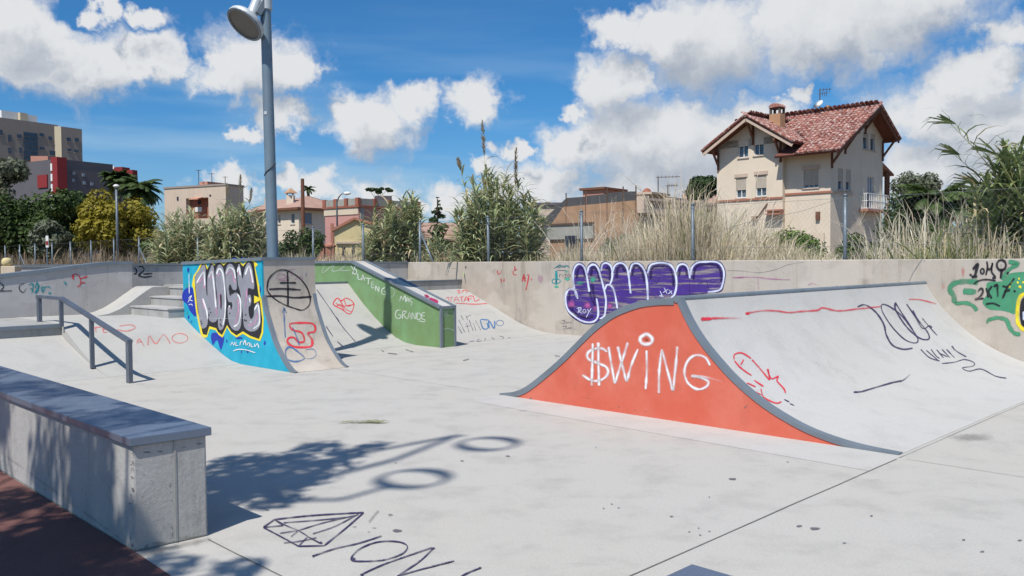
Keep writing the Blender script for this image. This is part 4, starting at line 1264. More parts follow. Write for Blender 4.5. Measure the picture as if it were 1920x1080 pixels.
# --- floor drawings
z = (380, 760, 2.909); s_f = surf_z(.0045)
p = Paint(s_f, z)
p.lines([[(330, 665), (392, 622)], [(392, 622), (600, 600), (878, 584)], [(878, 584), (780, 670), (662, 765)], [(662, 765), (522, 768)], [(522, 768), (425, 715), (330, 665)]], 8, off=.001)
p.lines([[(392, 622), (455, 655), (522, 682)], [(522, 682), (600, 730), (642, 752)], [(522, 682), (660, 640), (832, 600)], [(335, 665), (440, 655)], [(440, 655), (395, 627)], [(420, 697), (522, 682)], [(522, 682), (480, 717)], [(522, 768), (572, 716)], [(572, 716), (642, 752)], [(442, 750), (520, 742), (620, 722)],
         [(440, 640), (640, 625), (780, 610)], [(600, 700), (720, 660), (850, 592)]], 6, off=.001, soft=.7, c=.9)
p.lines([[(598, 822), (720, 782), (850, 752), (976, 712)], [(858, 926), (1000, 862), (1250, 776)], [(1256, 782), (1180, 852), (1060, 932)], [(1060, 932), (1200, 892), (1372, 848)], [(1335, 992), (1420, 927), (1515, 886)]], 8, off=.001)
p.line([(810, 842), (852, 786), (950, 746), (1060, 743), (1115, 766), (1092, 806), (1000, 840), (900, 850)], 8, closed=True, off=.001)
p.blob(603, 822, 12, 9, off=.001); p.blob(822, 836, 18, 14, off=.001); p.blob(1256, 780, 18, 9, off=.001); p.blob(870, 924, 16, 9, off=.001); p.blob(1512, 886, 14, 8, off=.001); p.blob(645, 750, 14, 10, off=.001); p.blob(340, 662, 16, 10, off=.001)
p.build('floor_drawing', INK['purple_ink'], floor, 'dark spray drawing of a diamond with letters ION on the floor')
p = Paint(s_f, z)
p.line([(905, 640), (940, 595), (960, 575)], 14, soft=1.0, c=.8); p.blob(1025, 597, 26, 12, off=.001, c=.8); p.blob(830, 662, 26, 8, off=.001, c=.7); p.blob(935, 668, 22, 8, off=.001, c=.7); p.blob(905, 690, 18, 6, off=.001, c=.7)
p.build('floor_smudge', INK['grime'], floor)
p = Paint(s_f)
for (x, y, rx, ry) in ((745, 995, 12, 4), (952, 855, 6, 1.6), (866, 864, 5, 1.4), (742, 868, 3, 1), (1374, 898, 11, 2.6), (1259, 968, 5, 1.6), (1330, 932, 2.5, 1.4), (1528, 991, 11, 4), (1498, 986, 8, 2.5), (1634, 967, 4, 2), (1807, 1012, 5, 2), (1118, 839, 2, 1),
                        (1147, 945, 3, 1.2), (1160, 952, 3, 1.2), (1132, 953, 3, 1.2), (1310, 990, 3, 1), (1292, 997, 3, 1.2), (1313, 1003, 4, 1.4), (1330, 996, 3, 1.2), (500, 956, 6, 1.6), (1477, 866, 3, 1), (1583, 1018, 5, 1.5), (1842, 1034, 6, 2), (1912, 1013, 6, 2)):
    p.blob(x, y, rx, ry, off=.001, core=.75)
p.build('tar_spot', INK['tar'], floor)
p = Paint(s_f)
for (x, y, rx, ry, c) in ((1820, 820, 90, 16, .55), (1640, 900, 60, 10, .3), (640, 760, 90, 8, .25), (330, 735, 60, 5, .35), (260, 720, 50, 4, .3), (800, 740, 80, 5, .3), (450, 800, 60, 6, .25), (1350, 950, 90, 12, .15), (1180, 900, 70, 9, .18), (900, 700, 80, 4, .3), (760, 690, 40, 3, .3),
                           (1500, 1000, 120, 16, .16), (980, 770, 40, 6, .35), (1060, 820, 60, 8, .25), (1700, 985, 90, 10, .18), (850, 670, 50, 3, .3)):
    p.blob(x, y, rx, ry, off=.001, c=c, core=.2)
for q in (((560, 700), (700, 735), (900, 742), (1020, 775)), ((700, 668), (830, 676), (960, 668)), ((400, 790), (560, 812), (700, 805))): p.line(q, 5, soft=1.6, c=.28, off=.001)
p.lines([[(727, 662), (745, 664)], [(715, 656), (720, 660)], [(760, 655), (775, 660)], [(868, 676), (880, 673)], [(1040, 667), (1050, 668)]], 2.2, off=.001)
for (q, w_, c_) in (((945, 742), (1200, 784), (1560, 842), (1690, 866)), 9, .22), (((430, 690), (548, 703), (655, 694)), 8, .32), (((660, 694), (760, 660), (828, 655), (860, 653)), 7, .28), (((860, 652), (960, 640), (1070, 634)), 7, .28), (((110, 700), (260, 702), (425, 688)), 6, .3), (((250, 1042), (396, 1010)), 10, .6), (((396, 1008), (300, 930)), 3, .0):
    p.line(q, w_, soft=1.7, c=c_, off=.0012)
rr_ = random.Random(4)
for k in range(26):          # faint wheel marks
    x, y = rr_.uniform(420, 1850), rr_.uniform(690, 1060); L = rr_.uniform(40, 190) * (y - 480) / 350; a = rr_.uniform(-.35, .25); b_ = rr_.uniform(-.15, .15)
    p.line([(x, y), (x + L * .5, y + L * .5 * (a + b_) * .6), (x + L, y + L * a * .6)], rr_.uniform(1.5, 4) * (y - 480) / 300, soft=1.4, c=rr_.uniform(.10, .26), off=.001)
p.build('floor_stain', INK['grime'], floor)

# --- chips and grime on the near ledge
s_l = surf_mesh(fl_body); p = Paint(s_l); rr_ = random.Random(8)
for k in range(26): p.blob(rr_.gauss(248, 2.0), rr_.uniform(846, 1030), rr_.uniform(1, 3.5), rr_.uniform(1.5, 6), off=.002, c=rr_.uniform(.5, 1), core=.5)
for k in range(18): p.blob(rr_.gauss(321, 2.0), rr_.uniform(846, 1015), rr_.uniform(.8, 2.2), rr_.uniform(1.5, 5), off=.002, c=rr_.uniform(.4, .9), core=.5)
for k in range(16): p.blob(rr_.gauss(388, 1.2), rr_.uniform(826, 1000), rr_.uniform(.8, 2), rr_.uniform(1.5, 5), off=.002, c=rr_.uniform(.4, .9), core=.5)
for k in range(40): p.blob(rr_.uniform(255, 388), rr_.uniform(850, 1010), rr_.uniform(.6, 1.8), rr_.uniform(.6, 1.8), off=.002, c=rr_.uniform(.4, 1), core=.5)
for k in range(30): p.blob(rr_.uniform(5, 240), rr_.uniform(800, 960), rr_.uniform(.6, 2.2), rr_.uniform(.6, 2.2), off=.002, c=rr_.uniform(.4, 1), core=.5)
for (x, y, rx, ry, c) in ((275, 848, 16, 4, .8), (300, 846, 14, 4, .6), (345, 838, 12, 4, .5), (372, 832, 12, 4, .7), (350, 972, 14, 8, .35), (365, 965, 12, 7, .4), (300, 1018, 40, 8, .5), (350, 1008, 40, 7, .5), (280, 930, 16, 30, .2)): p.blob(x, y, rx, ry, off=.0025, c=c, core=.25)
p.line([(2, 848), (125, 936), (245, 1024)], 8, soft=1.0, c=.45, off=.0025)
for x in (60, 92, 118, 150, 190, 215): p.line([(x, 770 + x * .33), (x + 1, 830 + x * .4)], 5, soft=1, c=.18, off=.0022)
p.build('grime', INK['grime'], fl)

# ------------------------------------------------------------------ street lamps of the park
def lamp_head(par, c, n, r, ring_only=False):
    """round tilted floodlight: n points out of the glass"""
    n = Vector(n).normalized(); c = Vector(c)
    b = MB(); b.lathe(c, -n, [(r, -.02), (r * 1.03, 0.0), (r * 1.02, .03), (r * .93, .07), (r * .70, .115), (r * .42, .14), (r * .30, .15)], 28)
    h = b.build('lamp_housing', M['lamp_light'], par, smooth='auto')
    b = MB(); b.lathe(c + n * .022, -n, [(r * .88, 0), (r * .9, .01), (r * .9, .03)], 28)
    b.build('diffuser', M['lamp_glass'], h, smooth='auto')
    b = MB()
    for k in range(28):
        a0, a1 = 2 * math.pi * k / 28, 2 * math.pi * (k + 1) / 28
        x = n.cross(Vector((0, 0, 1))).normalized(); y = n.cross(x)
        q0, q1 = x * math.cos(a0) + y * math.sin(a0), x * math.cos(a1) + y * math.sin(a1)
        b.hexa([c + q0 * (r * .88) + n * .018, c + q1 * (r * .88) + n * .018, c + q1 * (r * 1.01) + n * .018, c + q0 * (r * 1.01) + n * .018,
                c + q0 * (r * .88) + n * .04, c + q1 * (r * .88) + n * .04, c + q1 * (r * 1.01) + n * .034, c + q0 * (r * 1.01) + n * .034])
    b.build('rim', M['steel_trim'], h)
    return h


LY = 13.75
lp0 = at_y(511.5, 478, LY); lp1 = at_y(498, 20, LY)
ldir = (lp1 - lp0) / (lp1.z - lp0.z)
base = lp0 + ldir * (-lp0.z)
lamp = thing('street_lamp', 'blue grey round lamp post behind the turquoise block with tilted round floodlight', 'street lamp', base)
b = MB(); b.tube([base + ldir * h for h in (0, .5, 2, 4, 6.6)], [.094, .092, .090, .086, .080], 24)
b.build('post', M['lamp'], lamp, smooth='auto')
b = MB()
sp = spline([(0, 0), (1, .6), (2, 1.2)], False, .2)
cpts = []
for k in range(12):
    a = rad(200 + 14 * k); h = 2.98 + .018 * k
    cpts.append(base + ldir * h + Vector((math.cos(a), math.sin(a), 0)) * .093)
b.tube(cpts, .008, 6); b.build('cable_tie', M['dark'], lamp)
b = MB(); b.hexa([base + ldir * 3.95 + Vector((-.05, -.088, 0)), base + ldir * 3.95 + Vector((.0, -.094, 0)), base + ldir * 3.95 + Vector((.0, -.08, 0)), base + ldir * 3.95 + Vector((-.05, -.07, 0)),
                  base + ldir * 4.0 + Vector((-.05, -.088, 0)), base + ldir * 4.0 + Vector((.0, -.094, 0)), base + ldir * 4.0 + Vector((.0, -.08, 0)), base + ldir * 4.0 + Vector((-.05, -.07, 0))])
b.build('sticker_remnant', M['lamp_light'], lamp)
hc = at_y(460, 44, LY - .22)
lamp_head(lamp, hc, (-.44, -.50, -.745), .305)
neck0 = hc + Vector((.44, .5, .745)) * .13
neck1 = at_y(482, 4, LY - .05); neck2 = at_y(486, -40, LY - .02)
b = MB(); b.tube([neck0, neck1, neck2], [.085, .088, .08], 14); b.build('neck', M['lamp_light'], lamp, smooth='auto')
b = MB(); b.bar(at_y(484, 26, LY - .15), at_y(505, -12, LY - .02), .05, .09); b.build('bracket', M['steel_trim'], lamp)
b = MB(); b.tube([base + ldir * h for h in (5.62, 5.78)], .105, 20); b.build('clamp', M['lamp_light'], lamp, smooth='auto')
hc2 = base + ldir * 6.3 + Vector((.42, .12, 0))
lamp_head(lamp, hc2, (.5, .35, -.75), .305)
b = MB(); b.tube([hc2 + Vector((-.05, -.04, .10)), base + ldir * 6.45 + Vector((.05, 0, 0))], .06, 12); b.build('neck', M['lamp_light'], lamp, smooth='auto')

# second lamp of the park, beside the camera (only its shadow falls into the picture)
b2 = Vector((-4.9, -0.15, 0))
lamp2 = thing('park_lamp', 'tall park lamp left of the camera casting ring shaped shadows on the floor', 'street lamp', b2)
b = MB(); b.tube([b2, b2 + Vector((0, 0, 11.7))], [.08, .045], 16); b.build('post', M['lamp'], lamp2, smooth='auto')


def ground_to_height(px, py, h):
    """point at height h whose shadow falls on the floor at this place"""
    d = px_dir(px, py); p = EYE + d * (-EYE.z / d.z)
    return p - Ldir * (h / -Ldir.z)


for (px, py, h, arms) in ((915, 832, 11.6, (((566, 873), (700, 846), (858, 816), (872, 818)), ((572, 905), (740, 862), (858, 816)))), (775, 897, 10.6, (((452, 915), (560, 938), (640, 937), (735, 910)),))):
    c = ground_to_height(px, py, h)
    b = MB(); n = 26
    for k in range(n):      # open lamp ring
        a0, a1 = 2 * math.pi * k / n, 2 * math.pi * (k + 1) / n
        b.tube([c + Vector((math.cos(a0) * .25, math.sin(a0) * .25, 0)), c + Vector((math.cos(a1) * .25, math.sin(a1) * .25, 0))], .042 + .02 * math.sin(a0 * 2), 6, False)
    b.build('lamp_ring', M['lamp_light'], lamp2)
    for arm in arms:
        b = MB(); b.tube([ground_to_height(x, y, h) for x, y in arm], [.05, .04, .035, .03][:len(arm)], 8); b.build('arm', M['lamp'], lamp2)

# ------------------------------------------------------------------ chain link fence on the wall
FA = 14.12
fence = thing('chain_link_fence', 'grey chain link fence with round posts running above the concrete wall', 'fence', AB(FA, 12, .95))
pb_ = MB(); pb_.tube([Vector((0, 0, -.1)), Vector((0, 0, 1.72))], .034, 10); pb_.lathe(Vector((0, 0, 1.70)), (0, 0, 1), [(.038, 0), (.038, .03), (.012, .05)], 10)
posts_b = [0.4, 3.3, 6.19, 9.18, 11.98, 14.9, 17.53, 20.05, 22.69, 25.3, 27.9, 30.5]
while posts_b[-1] < 88: posts_b.append(posts_b[-1] + 2.75)
pm = None
for i, bb in enumerate(posts_b):
    w = AB(FA, bb, 0); pos = Vector((w.x, w.y, .93))
    if pm is None:
        o = MB(); o.v = [v + pos for v in pb_.v]; o.f = pb_.f; o.mi = pb_.mi
        me = bpy.data.meshes.new('post'); me.from_pydata([v for v in pb_.v], [], pb_.f); me.materials.append(M['post'])
        me.polygons.foreach_set('use_smooth', [True] * len(me.polygons)); pm = me
    o = bpy.data.objects.new('post', pm); COL.objects.link(o); o.parent = fence; o.location = pos - ORG[fence.name]
    o.rotation_euler = (rnd.uniform(-.012, .012), rnd.uniform(-.012, .012), 0)
for (b0, b1) in ((17.45, 16.75), (36.0, 34.8), (52.6, 51.2)):
    q = MB(); q.tube([AB(FA - .03, b0, 2.35), AB(FA - .03, b1, 1.25)], .026, 8); q.build('brace', M['post'], fence, smooth=True)
q = MB()
for zz in (2.60, 1.80, 1.05):
    pts = []
    bb = -2.0
    while bb < 88:
        pts.append(AB(FA - .035, bb, zz + .012 * noise.noise(Vector((bb * .8, zz, 0))))); bb += 1.4
    q.tube(pts, .0035, 4, False)
q.build('tension_wire', M['wire'], fence)
q = MB()
hz = 1.60; w2 = .0008
nv = AB(1, 0, 0).normalized(); tb = PARK.e2
b0 = -2.0
while b0 < 45:
    for sgn in (1, -1):
        p0 = AB(FA - .037, b0, 1.0); p1 = AB(FA - .037, b0 + sgn * hz * .8, 1.0 + hz)
        q.poly([p0 - tb * w2, p0 + tb * w2, p1 + tb * w2, p1 - tb * w2])
    b0 += .085
q.build('wire_mesh', M['wire'], fence, kind='stuff')
# loose strand hanging over the wall
q = MB(); q.tube([AB(FA - .06, 9.0, 2.0), AB(FA - .08, 8.0, 2.25), AB(FA - .06, 6.9, 2.42), AB(FA - .05, 6.2, 2.62)], .004, 4, False); q.build('loose_wire', M['wire'], fence)

# ------------------------------------------------------------------ vegetation
V = {}
V['dark'] = leafy('leaf_dark', (0.03, 0.058, 0.014, 1), (0.085, 0.13, 0.03, 1))
V['mid'] = leafy('leaf_mid', (0.045, 0.085, 0.018, 1), (0.10, 0.15, 0.030, 1))
V['bright'] = leafy('leaf_bright', (0.08, 0.16, 0.022, 1), (0.16, 0.24, 0.04, 1))
V['yellow'] = leafy('leaf_yellow', (0.20, 0.17, 0.015, 1), (0.36, 0.30, 0.03, 1))
V['grey'] = leafy('leaf_grey', (0.11, 0.13, 0.085, 1), (0.20, 0.22, 0.14, 1))
V['pine'] = leafy('leaf_pine', (0.018, 0.045, 0.012, 1), (0.045, 0.085, 0.020, 1))
V['reed'] = leafy('reed_leaf', (0.24, 0.30, 0.14, 1), (0.54, 0.57, 0.34, 1), dry=(0.58, 0.47, 0.28, 1), dry_k=0.12)
V['reed_dark'] = leafy('reed_leaf_dark', (0.13, 0.19, 0.07, 1), (0.34, 0.39, 0.17, 1), dry=(0.58, 0.47, 0.28, 1), dry_k=0.08)
V['reed_pale'] = leafy('reed_leaf_pale', (0.25, 0.30, 0.15, 1), (0.50, 0.53, 0.32, 1), dry=(0.62, 0.52, 0.34, 1), dry_k=0.16)
V['stem'] = plain('reed_stem', (0.30, 0.27, 0.12, 1), 0.6, 0.4, 5)
V['plume'] = leafy('reed_plume', (0.30, 0.20, 0.11, 1), (0.46, 0.34, 0.21, 1), 0.9, 0.3)
V['plume_pale'] = leafy('reed_plume_pale', (0.46, 0.38, 0.27, 1), (0.58, 0.50, 0.38, 1), 0.9, 0.3)
V['straw'] = leafy('dry_grass', (0.62, 0.51, 0.35, 1), (0.86, 0.76, 0.58, 1), 0.85, 0.3, dry=(0.14, 0.17, 0.045, 1), dry_k=0.10)
V['bark'] = plain('bark', (0.085, 0.06, 0.04, 1), 0.95, 0.5, 6)
V['bark_red'] = plain('bark_red', (0.16, 0.08, 0.05, 1), 0.95, 0.5, 6)
V['palm'] = leafy('palm_leaf', (0.04, 0.075, 0.02, 1), (0.12, 0.165, 0.05, 1))
V['palm_trunk'] = plain('palm_trunk', (0.16, 0.115, 0.07, 1), 0.95, 0.5, 8)


def leaf(b, c, n, s, asp=0.55, r=rnd):
    n = n.normalized()
    x = n.cross(Vector((r.uniform(-1, 1), r.uniform(-1, 1), r.uniform(-1, 1))))
    if x.length < .05: x = n.cross(Vector((1, .3, 0)))
    x.normalize(); y = n.cross(x)
    i = len(b.v)
    b.v += [c - x * s, c - y * (s * asp) + n * (s * .1), c + x * s, c + y * (s * asp) + n * (s * .1)]
    b.f.append([i, i + 1, i + 2, i + 3]); b.mi.append(0)


def crown(clumps, n, size, r, squash=0.8, asp=0.55, shell=0.55):
    """leaf cloud: clumps = [(centre, radius)]"""
    b = MB(); tot = sum(q[1] ** 2 for q in clumps)
    for c, R in clumps:
        m = int(n * R * R / tot)
        for _ in range(m):
            d = Vector((r.gauss(0, 1), r.gauss(0, 1), r.gauss(0, 1))).normalized()
            k = R * (shell + (1 - shell) * r.random() ** .6) * (1 + .25 * noise.noise(d * 2.2 + c))
            p = Vector(c) + Vector((d.x * k, d.y * k, d.z * k * squash))
            leaf(b, p, d + Vector((r.uniform(-.8, .8), r.uniform(-.8, .8), r.uniform(-.3, .9))), size * r.uniform(.6, 1.35), asp, r)
    return b


def tree(name, label, loc, top, rx, mat, n, size, trunk_r=.16, crown_lo=None, seed=1, group=None, cat='tree', bark='bark', nclump=16, squash=.85, clump=0.42, asp=.55):
    r = random.Random(seed); loc = Vector(loc)
    H = top - loc.z; lo = crown_lo if crown_lo is not None else loc.z + H * .25
    t = thing(name, label, cat, loc, group)
    ctr = Vector((loc.x, loc.y, (lo + top) / 2)); rz = (top - lo) / 2
    clumps = []
    for i in range(nclump):
        d = Vector((r.gauss(0, 1), r.gauss(0, 1), r.gauss(0, 1))).normalized(); k = r.random() ** .45
        R = min(rx, rz * 1.2) * clump * r.uniform(.75, 1.25)
        clumps.append((ctr + Vector((d.x * max(.1, rx - R * .8) * k, d.y * max(.1, rx - R * .8) * k, d.z * max(.1, rz - R * .7) * k)), R))
    b = MB()
    b.tube([loc - Vector((0, 0, .2)), loc.lerp(ctr, .5) + Vector((r.uniform(-.1, .1), r.uniform(-.1, .1), 0)), ctr + Vector((0, 0, rz * .4))], [trunk_r, trunk_r * .7, trunk_r * .25], 8)
    for c, R in clumps[:9]:
        s = loc.lerp(ctr, r.uniform(.55, .95)); b.tube([s, s.lerp(c, .55) + Vector((0, 0, -.05)), c], [trunk_r * .4, trunk_r * .25, trunk_r * .08], 5, False)
    b.build('trunk', V[bark], t, smooth=True)
    crown(clumps, n, size, r, squash, asp).build('crown', V[mat], t)
    return t


def strip(b, pts, widths, side):
    """narrow leaf blade along pts"""
    i0 = len(b.v)
    for p, w in zip(pts, widths):
        b.v += [p - side * (w / 2), p + side * (w / 2)]
    for k in range(len(pts) - 1):
        i = i0 + 2 * k; b.f.append([i, i + 1, i + 3, i + 2]); b.mi.append(0)


def reed_stalk(bl, bs, bp, p0, h, lean, r, nl=20, ll=.55, lw=.045, plume=False, bush=1.0, plen=.45):
    """one giant reed: curved cane, arching leaves, feathery plume"""
    lean = Vector(lean); pts = []
    for k in range(8):
        t = k / 7.0
        pts.append(p0 + Vector((0, 0, h * (t - .12 * t * t * lean.length))) + lean * (h * t * t))
    bs.tube(pts, [.016 * (1 - .75 * k / 7) for k in range(8)], 5, False)

    def at(t):
        f = t * 7; i = min(6, int(f)); return pts[i].lerp(pts[i + 1], f - i)
    az = r.uniform(0, 6.28)
    for k in range(nl):
        t = .22 + .78 * (k + r.random()) / nl
        az += math.pi + r.uniform(-.5, .5)
        p = at(min(.995, t)); L = ll * r.uniform(.7, 1.25) * (1.0 if t < .9 else .8) * bush
        out = Vector((math.cos(az), math.sin(az), 0)); el = r.uniform(.7, 1.15) + (t - .5) * .6
        cur = p.copy(); q = [cur.copy()]; dr = r.uniform(.28, .6)
        for s in range(4):
            cur = cur + (out * math.cos(el) + Vector((0, 0, math.sin(el)))) * (L / 4)
            el -= dr; q.append(cur.copy())
        side = Vector((-out.y, out.x, 0)); side = (side + Vector((0, 0, r.uniform(-.4, .4)))).normalized()
        strip(bl, q, [lw * .5, lw, lw * .9, lw * .55, .003], side)
    if plume:
        top = pts[-1]; d = (pts[-1] - pts[-2]).normalized()
        for k in range(150):
            t = r.random(); c = top + d * (plen * t)
            rr = .085 * math.sin(math.pi * min(1, t * .9 + .08)) ** .7
            o_ = Vector((r.gauss(0, 1), r.gauss(0, 1), r.gauss(0, .3))).normalized()
            e = c + o_ * rr + d * .09
            strip(bp, [c, c.lerp(e, .5), e], [.008, .022, .004], d.cross(o_).normalized())


def reed_clump(label, px0, px1, Y, n, hmin, hmax, seed, mat='reed', lean=(0, 0), spread=1.0, plumes=(), nl=20, ll=.55, group='giant reed clumps behind the fence', prof=None, lw=.045, dy=.8):
    r = random.Random(seed)
    c0 = at_y((px0 + px1) / 2, 485, Y); z = terr_z(c0.x, c0.y)
    t = thing('reed_clump', label, 'reeds', (c0.x, c0.y, z), group)
    bl, bs, bp = MB(), MB(), MB()
    for i in range(n):
        f = r.random()
        px = px0 + (px1 - px0) * f
        p = at_y(px, 485, Y + r.uniform(-dy, dy)); p.z = terr_z(p.x, p.y)
        hh = r.uniform(hmin, hmax) * (prof(f) if prof else (1 - .35 * abs(2 * f - 1) ** 1.5))
        l = Vector((lean[0] + r.gauss(0, .07 * spread) + (f - .5) * .12 * spread, lean[1] + r.gauss(0, .07 * spread), 0))
        reed_stalk(bl, bs, bp, p, hh, l, r, nl, ll, lw)
    for (px, py, lx, ly, pl) in plumes:
        p = at_y(px, 485, Y); top = at_y(px, py, Y); p.z = terr_z(p.x, p.y)
        bp = MB(); reed_stalk(bl, bs, bp, p + Vector((-lx, -ly, 0)), top.z - p.z, Vector((lx, ly, 0)) / (top.z - p.z), r, 12, ll * .8, lw, True, plen=pl)
        bp.build('plume', V['plume'] if px > 940 else V['plume_pale'], t)
    bs.build('canes', V['stem'], t); bl.build('leaves', V[mat], t)
    return t


reed_clump('tall clump of giant reeds with feathery plumes behind the middle of the wall', 866, 1008, 21.6, 95, 1.5, 3.0, 11, plumes=((910, 292, -.10, 0, .85), (968, 350, .02, 0, .95), (866, 318, -.35, 0, .3)), nl=26, ll=.62, lw=.055)
reed_clump('dense leafy reed bush right of the yellow gable shed', 690, 782, 25.5, 75, 1.3, 2.5, 12, 'reed', nl=28, ll=.60, lw=.06, prof=lambda f: .72 + .42 * f if f < .75 else 1.0)
reed_clump('pale reed thicket between the yellow bush and the lamp post', 300, 398, 33, 80, 1.4, 2.8, 13, 'reed_pale', nl=26, ll=.75, lw=.07, dy=1.5)
reed_clump('pale reed thicket directly left of the lamp post', 396, 496, 31, 85, 1.4, 2.9, 14, 'reed_pale', nl=26, ll=.75, lw=.07, dy=1.5, plumes=((452, 356, .1, 0, .5), (430, 372, -.1, 0, .5), (470, 380, .2, 0, .5)))
reed_clump('huge dark reed clump leaning in from the right edge above the wall', 1862, 1990, 14.2, 80, 1.3, 2.6, 15, 'reed_dark', lean=(-.10, -.02), nl=26, ll=.62, lw=.05, dy=.6)
reed_clump('low reed tuft at the foot of the big right hand reeds', 1800, 1905, 15.5, 26, .7, 1.35, 16, 'reed_dark', nl=16, ll=.45, lw=.04)
reed_clump('small reed tuft between the leafy reed bush and the brown shed', 786, 850, 24, 20, .7, 1.4, 17, 'reed', nl=16, ll=.45)
# three long canes that hang over to the left at the right edge
r = random.Random(5)
t = thing('leaning_canes', 'long arching green canes reaching left from the right edge against the sky', 'reeds', at_y(1940, 480, 13.8), 'giant reed clumps behind the fence')
bl, bs, bp = MB(), MB(), MB()
for (x0, xt, yt, Y) in ((1945, 1792, 232, 13.6), (1940, 1800, 290, 13.9), (1960, 1870, 290, 13.4), (1990, 1905, 300, 13.7), (1935, 1838, 345, 13.8)):
    p0 = at_y(x0, 480, Y); p0.z = terr_z(p0.x, p0.y); e = at_y(xt, yt, Y)
    h = e.z - p0.z; lv = Vector((e.x - p0.x, e.y - p0.y, 0)) / h
    reed_stalk(bl, bs, bp, p0, h * (1 + .12 * lv.length), lv, r, 30, .62, .045)
    d = Vector((e.x - p0.x, 0, h * .35)).normalized()
    for k in range(9):       # tuft of blades at the tip
        az = r.uniform(2.2, 4.0); o_ = Vector((math.cos(az), r.uniform(-.5, .5), r.uniform(-.1, .7))).normalized(); L = r.uniform(.3, .6)
        q = [e, e + o_ * L * .35 + d * .05, e + o_ * L * .7 + d * .05, e + o_ * L - Vector((0, 0, L * .18))]
        strip(bl, q, [.012, .026, .018, .003], o_.cross(Vector((0, .8, .6))).normalized())
bs.build('canes', V['stem'], t); bl.build('leaves', V['reed_dark'], t)

# dry grass along the fence
def grass_h(b):
    pts = [(-6, 1.1), (2.5, .7), (3.8, 1.0), (5.0, 1.25), (6.1, 1.05), (6.6, .62), (8.4, .62), (8.9, 1.15), (9.6, 1.5), (11, 1.45), (12.2, 1.1), (13.2, .75), (15, .6), (17, .7), (20, .8), (24, 1.0), (28, .9), (40, .9), (75, 1.0)]
    for (x0, y0), (x1, y1) in zip(pts[:-1], pts[1:]):
        if b <= x1: return y0 + (y1 - y0) * max(0, (b - x0)) / (x1 - x0)
    return .9


V['straw_pale'] = leafy('dry_stalk', (0.62, 0.55, 0.42, 1), (0.86, 0.80, 0.67, 1), 0.85, 0.25)
V['weed'] = leafy('green_weed', (0.15, 0.19, 0.06, 1), (0.36, 0.38, 0.16, 1), 0.7, 0.3, dry=(0.62, 0.52, 0.32, 1), dry_k=.15)
V['brush'] = leafy('grey_brown_brush', (0.20, 0.15, 0.10, 1), (0.38, 0.30, 0.21, 1), 0.9, 0.25)


def blades(n, b0, b1, a0, a1, hk, seed, wd, tilt, lo=.35, bias=1.3, grn=None):
    r = random.Random(seed); bl = MB()
    for i in range(n):
        bb = r.uniform(b0, b1); a = a0 + (a1 - a0) * r.random() ** bias
        w = AB(a, bb, 0)
        pn = .72 + .75 * noise.noise(Vector((a * .8, bb * .8, 5 + seed)))
        if r.random() > .35 + pn: continue
        h = grass_h(bb) * hk * (lo + (1.1 - lo) * r.random()) * max(.35, pn)
        az = r.uniform(0, 6.28); ln = abs(r.gauss(0, tilt)) * h
        o_ = Vector((math.cos(az), math.sin(az), 0)); p = Vector((w.x, w.y, terr_z(w.x, w.y) - .02))
        k1, k2 = r.uniform(.1, .35), r.uniform(.5, .8)
        pts = [p, p + Vector((0, 0, h * .42)) + o_ * ln * k1, p + Vector((0, 0, h * .8)) + o_ * ln * k2, p + Vector((0, 0, h * r.uniform(.80, 1.0))) + o_ * ln * 1.1]
        q = r.uniform(.6, 1.4) * wd
        strip(bl, pts, [q, q * .9, q * (.7 if r.random() < .8 else 2.2), .002], (PARK.e2 + o_ * r.uniform(-.8, .8)).normalized())
    return bl


def stuff(b, name, mat, label):
    o = b.build(name, V[mat], kind='stuff', origin=(0, 0, 0)); o['label'] = label; o['category'] = 'grass'; return o


stuff(blades(21000, 7.2, 14, 14.25, 18.6, 1.30, 21, .0085, .28), 'dry_grass', 'straw', 'tall dry straw coloured grass left of the cream house')
stuff(blades(9500, -7, 7.2, 14.25, 18.6, 1.30, 27, .0085, .30), 'mixed_dry_grass', 'straw', 'straw grass mixed with green weeds right of the cream house')
stuff(blades(3900, -7, 14, 14.2, 17.5, 1.62, 22, .008, .50, .55), 'dry_stalks', 'straw_pale', 'pale bent stalks standing out of the straw grass')
stuff(blades(21000, -7, 8.7, 14.2, 18.5, 1.12, 23, .013, .42), 'green_weeds', 'weed', 'green weeds among the straw grass near the right end')
stuff(blades(2600, 8.5, 14, 14.2, 18, .50, 24, .016, .45), 'low_weeds', 'weed', 'low green weeds at the foot of the straw grass')
stuff(blades(6500, 14, 33, 14.3, 19, 1.25, 25, .012, .35), 'field_grass', 'straw', 'dry grass in the middle between the reed clumps')
stuff(blades(9000, 32, 80, 14.5, 24, 1.75, 26, .035, .35), 'dry_brush', 'brush', 'grey brown dry brush behind the fence at the left')
# a few forked dry weeds rising over the grass
r = random.Random(31); b = MB()
for (px, yt, Y) in ((1210, 380, 18), (1250, 392, 17.5), (1150, 402, 18.5), (1330, 372, 17), (1345, 400, 17), (1620, 352, 15.5), (1650, 345, 16), (1690, 372, 15.5), (1128, 420, 19), (1760, 372, 15), (1278, 400, 17.5), (1735, 385, 15)):
    e = at_y(px, yt, Y); p = at_y(px + r.uniform(-40, 40), 480, Y); p.z = terr_z(p.x, p.y)
    m = p.lerp(e, .5) + Vector((r.uniform(-.08, .08), 0, .05)); b.tube([p, m, e], [.008, .006, .003], 4, False)
    for k in range(7):
        c = p.lerp(e, r.uniform(.45, .98)); d = Vector((r.uniform(-.28, .28), r.uniform(-.1, .1), r.uniform(.05, .32))); b.tube([c, c + d * .6 + Vector((0, 0, .03)), c + d], [.004, .003, .0018], 3, False)
stuff(b, 'forked_weeds', 'straw_pale', 'thin forked dry weed stems rising over the straw grass')


